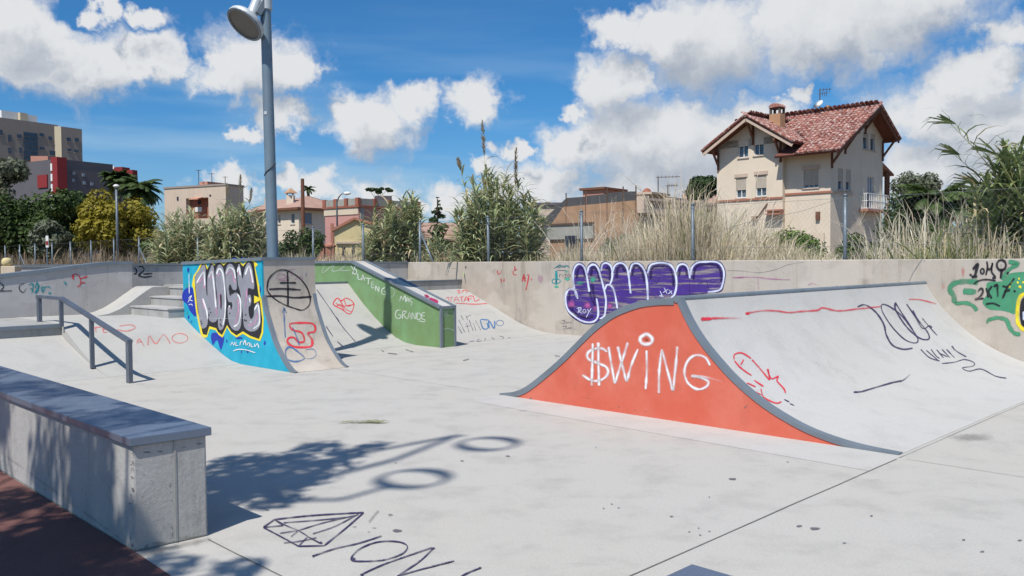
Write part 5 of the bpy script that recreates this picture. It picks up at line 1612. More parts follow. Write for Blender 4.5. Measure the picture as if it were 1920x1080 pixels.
def bush(label, px, ytop, Y, rx_px, mat, n, size, seed, group=None, asp=.5, lo=None, name='shrub'):
    c = at_y(px, ytop, Y); p = Vector((c.x, c.y, terr_z(c.x, c.y)))
    return tree(name, label, p, c.z, rx_px * Y / FPX, mat, n, size, .05, p.z + .05 if lo is None else lo, seed, group, 'shrub', nclump=12, asp=asp, clump=.5)


bush('bright green hedge of young leaves below the cream house', 1490, 423, 26, 56, 'bright', 4200, .065, 31)
bush('small green shrub left of the hedge below the cream house', 1408, 434, 25, 34, 'bright', 1800, .06, 32)
bush('leafy green shrub in the straw grass below the balustrade', 1180, 432, 32, 62, 'mid', 2600, .09, 33)
bush('yellow green shrub beside the left corner of the cream house', 1318, 378, 40, 34, 'bright', 3000, .10, 34)
bush('dark green shrub below the house right of its hedge', 1600, 436, 24, 34, 'mid', 1600, .07, 35)
bush('yellow flowering shrub between lamp post and pink building', 580, 420, 36, 30, 'mid', 1500, .09, 36)
bush('green shrub between lamp post and cream hip roofed house', 540, 425, 38, 36, 'dark', 1800, .09, 37)
bush('dark green bush at the foot of the right hand palm', 1730, 395, 26, 70, 'dark', 3200, .09, 38)
bush('grass green bush in the tall grass right of the fence post', 1660, 440, 19, 60, 'mid', 2200, .06, 39)
bush('low olive bush right of the palm near the reeds', 1835, 400, 22, 50, 'mid', 2200, .07, 40)
bush('dark leafy shrub filling the gap between house and palm', 1685, 352, 46, 46, 'dark', 3600, .10, 42)
bush('olive shrub between the mimosa tree and the pale reeds', 288, 440, 44, 26, 'mid', 1600, .10, 43)
bush('thin climbing plant on the brown wall', 820, 408, 44, 26, 'mid', 1200, .10, 41)

# trees at the left
def tree_px(label, px, ytop, Y, rx_px, mat, n, size, seed, ylo, group=None, name='tree', trunk_r=.18, **k):
    c = at_y(px, ytop, Y); p = Vector((c.x, c.y, terr_z(c.x, c.y))); lo = at_y(px, ylo, Y).z
    return tree(name, label, p, c.z, rx_px * Y / FPX, mat, n, size, trunk_r, max(lo, p.z + .1), seed, group, **k)


TG = 'trees at the left beyond the fence'
tree_px('big dark green tree at the left edge in front of the grey block', 35, 335, 60, 95, 'dark', 11000, .17, 51, 500, TG, nclump=22)
tree_px('dark green tree between left edge tree and yellow bush', 122, 346, 58, 68, 'dark', 9000, .16, 52, 498, TG, nclump=18)
tree_px('pale grey green tree top at the left edge', 0, 268, 66, 52, 'grey', 3600, .16, 53, 380, TG, nclump=14)
tree_px('rounded grey green shrub tree in front of the dark trees', 90, 405, 50, 46, 'grey', 3400, .13, 54, 492, TG, nclump=10)
tree_px('round yellow green mimosa tree beside the small street lamp', 211, 350, 50, 84, 'yellow', 16000, .12, 55, 500, None, nclump=44, bark='bark_red', clump=.30)
tree_px('small yellow green bush right of the mimosa tree', 302, 424, 46, 26, 'yellow', 2000, .10, 56, 490, None, nclump=7)
tree_px('umbrella pine left of the cream house', 1312, 322, 62, 40, 'pine', 5000, .15, 57, 388, None, trunk_r=.2, nclump=14, squash=.7)
tree_px('grey green feathery tree right of the cream house', 1722, 312, 60, 62, 'grey', 4200, .12, 58, 400, None, nclump=18, clump=.3)
tree_px('olive green tree behind the right hand reeds', 1850, 330, 40, 70, 'mid', 4200, .12, 59, 430, None, nclump=16)
cc = at_y(820, 368, 70); cp = Vector((cc.x, cc.y, terr_z(cc.x, cc.y)))
t = thing('conifer', 'dark pointed conifer between the leafy reed bush and the tall reeds', 'tree', cp)
b = MB(); b.tube([cp, Vector((cc.x, cc.y, cc.z - .2))], [.14, .04], 8); b.build('trunk', V['bark'], t)
r = random.Random(60); cl_ = []
for k in range(14):
    f = k / 13; zz = cp.z + 1.2 + (cc.z - cp.z - 1.3) * f; R = (1.15 * (1 - f) + .16)
    for m in range(3 if f < .8 else 1):
        az = r.uniform(0, 6.28); cl_.append((Vector((cc.x + math.cos(az) * R * .55, cc.y + math.sin(az) * R * .55, zz)), R * .55))
crown(cl_, 3600, .12, r, .55).build('crown', V['pine'], t)


def palm(label, px, py, Y, frond_px, nf, seed, name='palm_tree', trunk_r=.2, leaflets=26, crown_up=.4, lw=1.0):
    r = random.Random(seed); c = at_y(px, py, Y); g0 = Vector((c.x, c.y, terr_z(c.x, c.y)))
    t = thing(name, label, 'palm', g0)
    b = MB(); b.tube([g0 - Vector((0, 0, .2)), g0.lerp(c, .5), c], [trunk_r * 1.1, trunk_r, trunk_r * .9], 10); b.build('trunk', V['palm_trunk'], t, smooth=True)
    b = MB(); L0 = frond_px * Y / FPX
    for i in range(nf):
        az = 2 * math.pi * i * .618 + r.uniform(-.2, .2); el = r.uniform(-.25, 1.25) * (1 if crown_up else 1); L = L0 * r.uniform(.85, 1.15)
        out = Vector((math.cos(az), math.sin(az), 0)); cur = c.copy(); pts = [cur.copy()]; e = el
        for s in range(6):
            cur = cur + (out * math.cos(e) + Vector((0, 0, math.sin(e)))) * (L / 6); e -= r.uniform(.2, .34); pts.append(cur.copy())
        side = Vector((-out.y, out.x, 0))
        strip(b, pts, [.05, .045, .04, .03, .025, .02, .01], Vector((0, 0, 1)))
        for k in range(leaflets):
            f = .12 + .88 * k / leaflets; q = f * 6; j = min(5, int(q)); p = pts[j].lerp(pts[j + 1], q - j); d = (pts[j + 1] - pts[j]).normalized()
            ll = L * .26 * math.sin(math.pi * min(.95, f * .8 + .15))
            for sg in (1, -1):
                tip = p + (side * sg * .85 + d * .45 - Vector((0, 0, .35 + .2 * r.random()))).normalized() * ll
                strip(b, [p, p.lerp(tip, .5) + Vector((0, 0, ll * .06)), tip], [.03 * lw, .055 * lw, .006], d)
    b.build('fronds', V['palm'], t)
    return t


for k, (px, yt, Y, rx, m_) in enumerate(((2040, 330, 34, 90, 'mid'), (2190, 300, 48, 120, 'dark'), (2400, 320, 44, 130, 'mid'), (2650, 300, 52, 150, 'dark'))):
    tree_px(('first', 'second', 'third', 'fourth')[k] + ' of the trees beyond the right edge of the picture', px, yt, Y, rx, m_, 3600, .15, 90 + k, 490, 'trees beyond the right edge', nclump=16)
palm('dark fan palm rising behind the yellow mimosa tree', 262, 356, 68, 46, 64, 71, lw=2.6)
palm('second palm crown just left of the mimosa palm', 222, 340, 74, 38, 52, 72, lw=2.6)
palm('broad dark palm right of the cream house', 1752, 385, 34, 82, 64, 73, trunk_r=.28, leaflets=34, lw=1.4)
palm('small distant palm behind the utility pole', 578, 356, 105, 16, 20, 74)

# ------------------------------------------------------------------ buildings
BM = {}
BM['cream'] = plain('cream_render', (0.70, 0.60, 0.48, 1), 0.9, 0.18, 0.6, 0, 0.12)
BM['cream_pale'] = plain('cream_pale_render', (0.62, 0.52, 0.40, 1), 0.9, 0.2, 0.5, 0, 0.15)
BM['pink'] = plain('pink_render', (0.52, 0.27, 0.24, 1), 0.9, 0.2, 0.5, 0, 0.2)
BM['yellow'] = plain('yellow_render', (0.62, 0.52, 0.28, 1), 0.9, 0.2, 0.6, 0, 0.2)
BM['beige'] = plain('beige_render', (0.56, 0.46, 0.37, 1), 0.9, 0.2, 0.3, 0, 0.2)
BM['greige'] = plain('greige_render', (0.30, 0.26, 0.23, 1), 0.9, 0.2, 0.2, 0, 0.15)
BM['sand'] = plain('sand_render', (0.55, 0.48, 0.35, 1), 0.9, 0.15, 0.3)
BM['slate'] = plain('slate_render', (0.11, 0.105, 0.12, 1), 0.9, 0.25, 0.3)
BM['red'] = plain('red_cladding', (0.24, 0.025, 0.028, 1), 0.7, 0.2, 0.4)
BM['salmon'] = plain('salmon_render', (0.50, 0.25, 0.18, 1), 0.9, 0.2, 0.5)
BM['brickred'] = plain('red_brick_course', (0.33, 0.12, 0.08, 1), 0.9, 0.35, 4)
BM['orange_trim'] = plain('orange_trim', (0.38, 0.165, 0.11, 1), 0.85, 0.3, 3)
BM['white'] = plain('white_frame', (0.72, 0.72, 0.70, 1), 0.6, 0.12, 3)
BM['shutter'] = plain('roller_shutter', (0.50, 0.44, 0.36, 1), 0.7, 0.2, 2)
BM['shutter_blue'] = plain('blue_grey_shutter', (0.25, 0.29, 0.35, 1), 0.7, 0.2, 2)
BM['glass'] = glass('window_glass')
BM['glass_dark'] = glass('window_glass_dark', (0.02, 0.025, 0.04, 1))
BM['wood'] = plain('brown_wood', (0.17, 0.075, 0.045, 1), 0.8, 0.35, 4)
BM['tile_bed'] = plain('tile_bed', (0.16, 0.06, 0.045, 1), 0.95, 0.4, 3)
BM['sheet'] = plain('dark_screen_sheet', (0.085, 0.085, 0.09, 1), 0.8, 0.4, 1.5, 0, .3)
BM['ochre'] = plain('ochre_brick_wall', (0.40, 0.25, 0.155, 1), 0.95, 0.5, 1.6, 0, .3)
BM['grey_render'] = plain('grey_render', (0.34, 0.335, 0.30, 1), 0.95, 0.3, 1.0, 0, .2)
BM['iron'] = plain('rusty_iron', (0.11, 0.07, 0.055, 1), 0.8, 0.4, 5)
BM['stone'] = plain('balustrade_stone', (0.56, 0.44, 0.35, 1), 0.85, 0.3, 2)


def tile_material():
    t = NT('terracotta_tile')
    oi = t.n('ShaderNodeObjectInfo'); g = t.n('ShaderNodeNewGeometry')
    rr = t.math('FRACT', t.math('ADD', oi.outputs['Random'], g.outputs['Random Per Island']))
    c = t.mix(rr, (0.17, 0.05, 0.038, 1), (0.34, 0.13, 0.10, 1))
    c = t.mix(t.math('MULTIPLY', t.ramp(t.noise(4.5, 5, .75), .46, .62), .8), c, (0.55, 0.45, 0.40, 1))
    return t.done(t.bsdf(c, .9, 0, t.noise(25, 4), .2, .01, .25))


BM['tile'] = tile_material()


def roof_mat():
    t = NT('far_tile_roof')
    c = t.mix(t.noise(1.2, 5, .7), (0.30, 0.15, 0.11, 1), (0.46, 0.33, 0.27, 1))
    return t.done(t.bsdf(c, .9, 0, t.noise(9, 4), .4, .04, .25))


BM['roof'] = roof_mat()


def wall_open(b, F, inn, u0, u1, z0, z1, holes, depth=.16):
    """flat wall F(u, z) with window openings that have real reveals"""
    us = sorted(set([u0, u1] + [h[0] for h in holes] + [h[1] for h in holes])); zs = sorted(set([z0, z1] + [h[2] for h in holes] + [h[3] for h in holes]))
    for i in range(len(us) - 1):
        for j in range(len(zs) - 1):
            cu, cz = (us[i] + us[i + 1]) / 2, (zs[j] + zs[j + 1]) / 2
            if any(h[0] < cu < h[1] and h[2] < cz < h[3] for h in holes): continue
            b.poly([F(us[i], zs[j]), F(us[i + 1], zs[j]), F(us[i + 1], zs[j + 1]), F(us[i], zs[j + 1])])
    inn = Vector(inn) * depth
    for (a, c, d, e) in holes:
        q = [F(a, d), F(c, d), F(c, e), F(a, e)]
        for k in range(4): b.poly([q[k], q[(k + 1) % 4], q[(k + 1) % 4] + inn, q[k] + inn])


def window(par, F, inn, h, depth=.12, shut=0.0, mul=1, frame='white', pane='glass', sill=True, shm='shutter', fw=.05):
    """window set into a reveal: frame > pane, mullion; shutter box; sill"""
    a, c, d, e = h; inn = Vector(inn)
    if a > c: a, c = c, a
    def bx(u0, u1, z0, z1, n0, n1):
        return [F(u0, z0) + inn * n1, F(u1, z0) + inn * n1, F(u1, z0) + inn * n0, F(u0, z0) + inn * n0, F(u0, z1) + inn * n1, F(u1, z1) + inn * n1, F(u1, z1) + inn * n0, F(u0, z1) + inn * n0]
    b = MB()
    for r_ in ((a, a + fw, d, e), (c - fw, c, d, e), (a + fw, c - fw, d, d + fw), (a + fw, c - fw, e - fw, e)): b.hexa(bx(*r_, depth - .05, depth + .02))
    for k in range(mul):
        u = a + (c - a) * (k + 1) / (mul + 1); b.hexa(bx(u - fw / 2, u + fw / 2, d + fw, e - fw, depth - .045, depth + .02))
    fo = b.build('window', BM[frame], par)
    b = MB(); b.hexa(bx(a + .01, c - .01, d + .01, e - .01, depth + .025, depth + .04)); b.build('pane', BM[pane], fo)
    if shut > 0:
        b = MB(); zt = e; zb = e - (e - d) * shut; n = max(3, int((zt - zb) / .07))
        for k in range(n):
            y0 = zb + (zt - zb) * k / n; y1 = zb + (zt - zb) * (k + .88) / n
            b.hexa(bx(a + .02, c - .02, y0, y1, depth - .09, depth - .06))
        b.build('shutter', BM[shm], fo)
    if sill:
        b = MB(); b.hexa(bx(a - .06, c + .06, d - .07, d - .005, -.06, depth)); b.build('sill', BM['stone'], fo)
    return fo


def zt_(fr, px, py, t=None, s=None):
    return fr.on_t(px, py, t) if t is not None else fr.on_s(px, py, s)


def rect_t(fr, x0, x1, y0, y1, t):
    cx = (x0 + x1) / 2; cy = (y0 + y1) / 2
    a = fr.on_t(x0, cy, t)[0]; c = fr.on_t(x1, cy, t)[0]; lo = fr.on_t(cx, y1, t)[1]; hi = fr.on_t(cx, y0, t)[1]
    return (min(a, c), max(a, c), lo, hi)


def rect_s(fr, x0, x1, y0, y1, s):
    cx = (x0 + x1) / 2; cy = (y0 + y1) / 2
    a = fr.on_s(x0, cy, s)[0]; c = fr.on_s(x1, cy, s)[0]; lo = fr.on_s(cx, y1, s)[1]; hi = fr.on_s(cx, y0, s)[1]
    return (min(a, c), max(a, c), lo, hi)


# ---- the cream house with two gables
HY = 50.0
h0 = at_y(1557, 400, HY)
HF = Frame((h0.x, h0.y), (-.707, .707), (.707, .707))
house = thing('cream_house', 'cream two storey house with red tiled gable roofs, chimney and aerial', 'house', HF.P(3, 2.5, 1.6))
ZB = 1.6
Z_E = 7.6
W_T = 7.6
inn_t, inn_s = HF.e2, HF.e1
WT = -.35       # wing front plane
S_W0, S_W1 = 2.83, 7.35
holes_w = [rect_t(HF, 1384.5, 1403, 262, 295.5, WT), rect_t(HF, 1413.5, 1432, 258, 291, WT), rect_t(HF, 1380, 1399, 332, 371, WT), rect_t(HF, 1417, 1437, 327, 368, WT)]
b = MB()
Fw = lambda u, z: HF.P(u, WT, z)
wall_open(b, Fw, inn_t, S_W0, S_W1, ZB, 8.6, holes_w)
sr = 4.78
b.poly([HF.P(S_W0, WT, 8.6), HF.P(S_W1, WT, 8.6), HF.P(sr, WT, 10.16)])
b.poly([HF.P(S_W0, WT, ZB), HF.P(S_W0, .3, ZB), HF.P(S_W0, .3, 8.6), HF.P(S_W0, WT, 8.6)])
b.poly([HF.P(S_W1, WT, ZB), HF.P(S_W1, W_T, ZB), HF.P(S_W1, W_T, 8.6), HF.P(S_W1, WT, 8.6)])
hw = rect_t(HF, 1507, 1534.5, 317, 352, 0)
wall_open(b, lambda u, z: HF.P(u, 0, z), inn_t, 0, S_W0, ZB, 8.23, [hw])
Rr = [rect_s(HF, 1571, 1580.5, 316, 356, 0), rect_s(HF, 1586, 1595, 318, 357, 0), rect_s(HF, 1618, 1628, 249, 280, 0), rect_s(HF, 1632, 1641, 251, 283, 0), rect_s(HF, 1626.5, 1638, 331, 389, 0)]
wall_open(b, lambda u, z: HF.P(0, u, z), inn_s, 0, W_T, ZB, Z_E, [q for q in Rr if q[3] < Z_E])
up = [q for q in Rr if q[3] >= Z_E]
wall_open(b, lambda u, z: HF.P(0, u, z), inn_s, 3.0, 7.0, Z_E, 9.5, up)
RT = 4.8       # ridge t
zr = 10.95
def zmain(t): return 7.69 + (t + 1.17) * (zr - 7.69) / (RT + 1.17) if t <= RT else zr - (t - RT) * .565
b.poly([HF.P(0, 0, Z_E), HF.P(0, 3, Z_E), HF.P(0, 3, zmain(3) - .1), HF.P(0, 0, zmain(0) - .1)])
b.poly([HF.P(0, 3, 9.5), HF.P(0, 7, 9.5), HF.P(0, 7, zmain(7) - .1), HF.P(0, RT, zr - .1), HF.P(0, 3, zmain(3) - .1)])
b.poly([HF.P(0, 7, Z_E), HF.P(0, W_T, Z_E), HF.P(0, W_T, zmain(W_T) - .1), HF.P(0, 7, zmain(7) - .1)])
b.poly([HF.P(0, W_T, ZB), HF.P(S_W1, W_T, ZB), HF.P(S_W1, W_T, 8.9), HF.P(0, W_T, 8.9)])
b.build('wall', BM['cream'], house)
for h in holes_w[:2]: window(house, Fw, inn_t, h, mul=1)
for h in holes_w[2:]: window(house, Fw, inn_t, h, mul=1, shut=.62)
window(house, lambda u, z: HF.P(u, 0, z), inn_t, hw, mul=2, shut=.86)
for i, h in enumerate(Rr):
    if i == 4: window(house, lambda u, z: HF.P(0, u, z), inn_s, h, mul=1, pane='shutter_blue', sill=False)
    else: window(house, lambda u, z: HF.P(0, u, z), inn_s, h, mul=0, shut=.6 if i < 2 else .3)
# lintel boxes, band course, bits on the wall
for h in (holes_w[2], holes_w[3], hw):
    b = MB(); b.box(HF, h[0] - .1, h[1] + .1, (WT if h is not hw else 0) - .05, (WT if h is not hw else 0) + .05, h[3] - .02, h[3] + .2); b.build('shutter_box', BM['stone'], house)
z_band = HF.on_t(1392, 375, WT)[1]
b = MB(); b.box(HF, S_W0 + .0, S_W1, WT - .06, WT + .02, z_band - .06, z_band + .06); b.build('band_course', BM['orange_trim'], house)
z_band2 = HF.on_t(1515, 362, 0)[1]
b = MB(); b.box(HF, -.05, S_W0 - .01, -.06, .02, z_band2 - .06, z_band2 + .06); b.build('band_course', BM['orange_trim'], house)
b = MB(); b.box(HF, -.06, .02, .0, 3.0, z_band2 - .06, z_band2 + .06); b.build('band_course', BM['stone'], house)
q = rect_t(HF, 1439, 1470, 394, 403, WT)
b = MB(); b.box(HF, q[0], q[1], WT - .5, WT, q[3] - .08, q[3] + .02); b.box(HF, q[0], q[1], WT - .48, WT - .40, q[2], q[2] + .1); b.box(HF, q[0], q[0] + .06, WT - .45, WT, q[2], q[3] - .08); b.build('wall_shelf', BM['orange_trim'], house)
q = rect_t(HF, 1419, 1440, 382, 411, WT)
b = MB(); b.bar(HF.P(q[1], WT - .08, q[2]), HF.P(q[0], WT - .08, q[3]), .07, .05); b.box(HF, q[1] - .05, q[1] + .25, WT - .2, WT, q[2] - .1, q[2] + .2); b.build('drain_pipe', BM['wood'], house)
q = rect_t(HF, 1531, 1538, 397, 412, 0)
b = MB(); b.box(HF, q[0], q[1], -.15, 0, q[2], q[3]); b.build('wall_lamp', BM['wood'], house)
# balcony with white iron railing on the shaded side
bt0, bz0 = HF.on_s(1612, 389, 0); bt1 = HF.on_s(1650, 389, 0)[0]
b = MB(); b.box(HF, -.55, 0, bt0 - .1, bt1, bz0 - .25, bz0 - .1); b.build('balcony_slab', BM['orange_trim'], house)
b = MB()
zr0 = bz0 - .1
for k in range(13):
    t_ = bt0 + (bt1 - bt0) * k / 12; b.bar(HF.P(-.5, t_, zr0), HF.P(-.5, t_, zr0 + .95), .035)
for k in range(6): b.bar(HF.P(-.5 + .1 * k, bt0, zr0), HF.P(-.5 + .1 * k, bt0, zr0 + .95), .035)
for zz in (.05, .5, .95): b.bar(HF.P(-.5, bt0, zr0 + zz), HF.P(-.5, bt1, zr0 + zz), .05); b.bar(HF.P(-.5, bt0, zr0 + zz), HF.P(0, bt0, zr0 + zz), .05)
b.build('balcony_railing', BM['white'], house)
# roofs
roof = MB()
def slab(b, q, th=.12):
    n = (q[1] - q[0]).cross(q[3] - q[0]).normalized()
    if n.z < 0: n = -n
    lo = [p - n * th for p in q]
    o_ = (q[1] - q[0]).cross(q[2] - q[1])
    if o_.z < 0: q = q[::-1]; lo = lo[::-1]
    b.hexa(list(lo) + list(q))
SO = -.95      # overhang at the right gable
slab(roof, [HF.P(SO, -1.17, zmain(-1.17)), HF.P(S_W0 + .12, -1.17, zmain(-1.17)), HF.P(S_W0 + .12, RT, zr), HF.P(SO, RT, zr)])
slab(roof, [HF.P(S_W0 + .12, 0.1, zmain(.1)), HF.P(S_W1 + .6, 0.1, zmain(.1)), HF.P(S_W1 + .6, RT, zr), HF.P(S_W0 + .12, RT, zr)])
slab(roof, [HF.P(SO, RT, zr), HF.P(S_W1 + .6, RT, zr), HF.P(S_W1 + .6, 7.94, zmain(7.94)), HF.P(SO, 7.94, zmain(7.94))])
ZWR = 10.34; EW = 3.1; ZWE = 8.44
slab(roof, [HF.P(sr, WT - .95, ZWR), HF.P(sr, RT - .2, ZWR), HF.P(sr - EW, RT - .2, ZWE), HF.P(sr - EW, WT - .95, ZWE)])
slab(roof, [HF.P(sr, WT - .95, ZWR), HF.P(sr, RT - .2, ZWR), HF.P(sr + EW, RT - .2, ZWE), HF.P(sr + EW, WT - .95, ZWE)])
ro = roof.build('roof', BM['tile_bed'], house)


def tile_mesh(L, r0):
    b = MB(); n = 5
    for k, (y, rr) in enumerate(((0, r0), (L, r0 * .84))):
        for j in range(n + 1):
            a = math.pi * j / n; b.v.append(Vector((math.cos(a) * rr, y, math.sin(a) * rr * .8)))
    for j in range(n): b.f.append([j, j + 1, n + 2 + j, n + 1 + j])
    b.f.append(list(range(n + 1)))
    me = bpy.data.meshes.new('tile'); me.from_pydata(b.v, [], b.f); me.materials.append(BM['tile'])
    return me, b


def lay_tiles(P0, du, dv, nu, nv, pu, pv, skip, tme, joined=None, lift=.01):
    """P0 lower corner, du along the eave, dv up the slope"""
    du = Vector(du).normalized(); dv = Vector(dv).normalized(); n = du.cross(dv)
    if n.z < 0: n = -n
    X = du if du.cross(dv).dot(n) > 0 else -du
    rot = Matrix((X, dv, n)).transposed()
    cnt = 0
    for i in range(nu):
        for j in range(nv):
            u = (i + .5) * pu; v = j * pv
            if skip(u, v): continue
            p = P0 + du * (u + rnd.uniform(-.008, .008)) + dv * (v + rnd.uniform(-.02, .02)) + n * (lift + .02)
            m = Matrix.Translation(p) @ rot.to_4x4() @ Matrix.Rotation(rad(-2.5), 4, 'X')
            if joined is None:
                o = bpy.data.objects.new('tile', tme[0]); COL.objects.link(o); o.parent = ro
                o.matrix_local = Matrix.Translation(-ORG[ro.name]) @ m; cnt += 1
            else:
                k = len(joined.v); joined.v += [m @ v_ for v_ in tme[1].v]; joined.f += [[k + q for q in f] for f in tme[1].f]; joined.mi += [0] * len(tme[1].f)
    return cnt


tme = tile_mesh(.50, .155)
P0 = HF.P(SO, -1.21, zmain(-1.21)); dvm = HF.P(0, RT, zr) - HF.P(0, -1.17, zmain(-1.17))
Lm = dvm.length
# tiles of the big front slope, left of the valley only where they can be seen
def skip_main(u, v):
    s = SO + u; t = -1.21 + v / Lm * (RT + 1.17); z = zmain(t)
    if s > S_W0 + .1 and t < .1: return True
    if s > sr + .3: return True
    zw = ZWR - abs(s - sr) * (ZWR - ZWE) / EW
    return abs(s - sr) < EW and zw > z + .02
ntile = lay_tiles(P0, HF.e1, dvm, 27, int(Lm / .40) + 1, .29, .40, skip_main, tme)
jb = MB()
dvw = HF.P(sr, 0, ZWR) - HF.P(sr - EW, 0, ZWE)
lay_tiles(HF.P(sr - EW - .04, WT - .95, ZWE - .02), HF.e2, dvw, 18, int(dvw.length / .40) + 1, .29, .40, lambda u, v: False, tme, jb)
dvw2 = HF.P(sr, 0, ZWR) - HF.P(sr + EW, 0, ZWE)
lay_tiles(HF.P(sr + EW + .04, WT - .95, ZWE - .02), HF.e2, dvw2, 18, int(dvw2.length / .40) + 1, .29, .40, lambda u, v: False, tme, jb)
dvb = HF.P(0, RT, zr) - HF.P(0, 7.94, zmain(7.94))
lay_tiles(HF.P(SO, 7.98, zmain(7.98)), HF.e1, dvb, 34, int(dvb.length / .40) + 1, .29, .40, lambda u, v: False, tme, jb)
jb.build('roof_tiles', BM['tile'], ro, kind='stuff')
# ridge and verge tiles
b = MB(); b.tube([HF.P(SO - .05, RT, zr + .03), HF.P(S_W1 + .6, RT, zr + .03)], .13, 8); b.build('ridge_tiles', BM['tile'], ro)
b = MB(); b.tube([HF.P(sr, WT - 1.0, ZWR + .03), HF.P(sr, RT - .2, ZWR + .03)], .13, 8); b.build('ridge_tiles', BM['tile'], ro)
b = MB(); b.tube([HF.P(SO, -1.21, zmain(-1.21) + .04), HF.P(SO, RT, zr + .06), HF.P(SO, 7.98, zmain(7.98) + .04)], .10, 8); b.build('verge_tiles', BM['tile'], ro)
b = MB(); b.tube([HF.P(sr - EW, WT - .95, ZWE + .04), HF.P(sr, WT - .95, ZWR + .06), HF.P(sr + EW, WT - .95, ZWE + .04)], .10, 8); b.build('verge_tiles', BM['tile'], ro)
# bargeboards, brackets, rafters
b = MB()
for sg in (-1, 1): b.bar(HF.P(sr, WT - .90, ZWR - .22), HF.P(sr + sg * EW * .98, WT - .90, ZWE - .20), .07, .20)
b.build('bargeboard', BM['stone'], house)
b = MB()
b.bar(HF.P(SO + .05, -1.13, zmain(-1.13) - .2), HF.P(SO + .05, RT, zr - .2), .07, .2); b.bar(HF.P(SO + .05, RT, zr - .2), HF.P(SO + .05, 7.9, zmain(7.9) - .2), .07, .2)
b.build('bargeboard', BM['wood'], house)
for (s_, z_) in ((sr, 9.95), (S_W0 + .12, 8.7), (S_W1 - .1, 8.5)):
    b = MB(); b.bar(HF.P(s_, WT - .9, z_), HF.P(s_, WT, z_), .12); b.bar(HF.P(s_, WT - .75, z_), HF.P(s_, WT - .03, z_ - .95), .11); b.bar(HF.P(s_, WT - .03, z_), HF.P(s_, WT - .03, z_ - 1.3), .12); b.build('eave_bracket', BM['wood'], house)
for (t_, z_) in ((.1, zmain(.1) - .35), (RT, zr - .45), (W_T - .1, zmain(W_T) - .35), (1.9, zmain(1.9) - .35)):
    b = MB(); b.bar(HF.P(-.9, t_, z_), HF.P(0, t_, z_), .12); b.bar(HF.P(-.75, t_, z_), HF.P(-.03, t_, z_ - .95), .11); b.bar(HF.P(-.03, t_, z_), HF.P(-.03, t_, z_ - 1.2), .12); b.build('eave_bracket', BM['wood'], house)
# chimney
cs, ct = 3.9, 1.0
zc0 = ZWR - abs(cs - sr) * (ZWR - ZWE) / EW - .3
zt0 = at_y(1457, 214, 53.4).z; zt1 = at_y(1457, 198, 53.4).z
BM['chimney'] = plain('chimney_render', (0.45, 0.26, 0.15, 1), .9, .3, 2)
b = MB(); b.box(HF, cs - .36, cs + .36, ct - .32, ct + .32, zc0, zt0); ch = b.build('chimney', BM['chimney'], house)
b = MB()
for ds in (-.30, .30):
    for dt in (-.26, .26): b.box(HF, cs + ds - .06, cs + ds + .06, ct + dt - .06, ct + dt + .06, zt0 - .01, zt0 + .34)
b.box(HF, cs - .36, cs + .36, ct - .32, ct + .32, zt0 + .32, zt0 + .40)
b.build('chimney_vent', BM['iron'], ch)
b = MB(); b.prism([HF.P(cs + .40 * math.cos(math.pi * k / 8), ct - .38, zt0 + .40 + .26 * math.sin(math.pi * k / 8)) for k in range(9)], HF.e2 * .76); b.build('chimney_cap', BM['tile'], ch)
# aerial and dish
am = HF.P(2.93, RT, zr - .1); atop = at_y(1536, 169, am.y)
b = MB(); b.tube([am, Vector((am.x, am.y, atop.z))], .03, 6); zt = atop.z
for dz, L in ((0, 1.0), (-.25, .7)):
    b.tube([Vector((am.x - .1, am.y, zt + dz)), Vector((am.x + L * .7, am.y - .1, zt + dz + .05))], .018, 5)
    for k in range(4): b.tube([Vector((am.x + L * .2 * k, am.y, zt + dz - .14)), Vector((am.x + L * .2 * k + .03, am.y, zt + dz + .14))], .014, 4)
b.build('aerial', BM['iron'], house)
b = MB(); dc = HF.P(2.9, RT - .2, zr + .5); b.lathe(dc, (-.6, -.3, .55), [(.08, -.02), (.2, .02), (.34, .08), (.35, .09)], 16); b.build('satellite_dish', BM['white'], house, smooth=True)
b = MB(); b.tube([HF.P(2.4, RT, zr - .1), HF.P(2.4, RT, zr + .42)], .13, 10); b.build('flue', BM['chimney'], house)
# lean-to porch at the back right
b = MB(); p0 = HF.on_s(1668, 312, 0)
slab(b, [HF.P(0, W_T, 7.75), HF.P(4, W_T, 7.75), HF.P(4, W_T + 1.9, 7.1), HF.P(0, W_T + 1.9, 7.1)]); b.build('porch_roof', BM['tile'], house)
b = MB(); b.bar(HF.P(.15, W_T + 1.1, 2), HF.P(.15, W_T + 1.1, 7.2), .25); b.build('porch_post', BM['wood'], house)

# garden wall and container below the house
GF = Frame((at_y(1545, 440, 36).x, 36), (-.9, .43), (.43, .9))
b = MB(); b.box(GF, 0, 4.2, 0, .2, 1.0, at_y(1480, 437, 36).z); o = b.build('garden_wall', BM['cream_pale']); tag(o, 'low pale garden wall below the cream house behind the hedge', 'wall')
# small shed roof left of the house
SF = Frame((at_y(1345, 380, 64).x, 64), (-1, .1), (.1, 1))
sh = thing('tiled_shed', 'small tiled shed roof showing left of the cream house', 'shed', SF.P(1, 1, 2))
b = MB(); b.box(SF, -1, 2.2, 0, 3, 2, at_y(1330, 380, 64).z); b.build('wall', BM['beige'], sh)
b = MB(); slab(b, [SF.P(-1, -.4, at_y(1330, 382, 64).z), SF.P(2.4, -.4, at_y(1330, 382, 64).z), SF.P(2.4, 2.4, at_y(1330, 358, 64).z), SF.P(-1, 2.4, at_y(1330, 358, 64).z)]); b.build('roof', BM['roof'], sh)

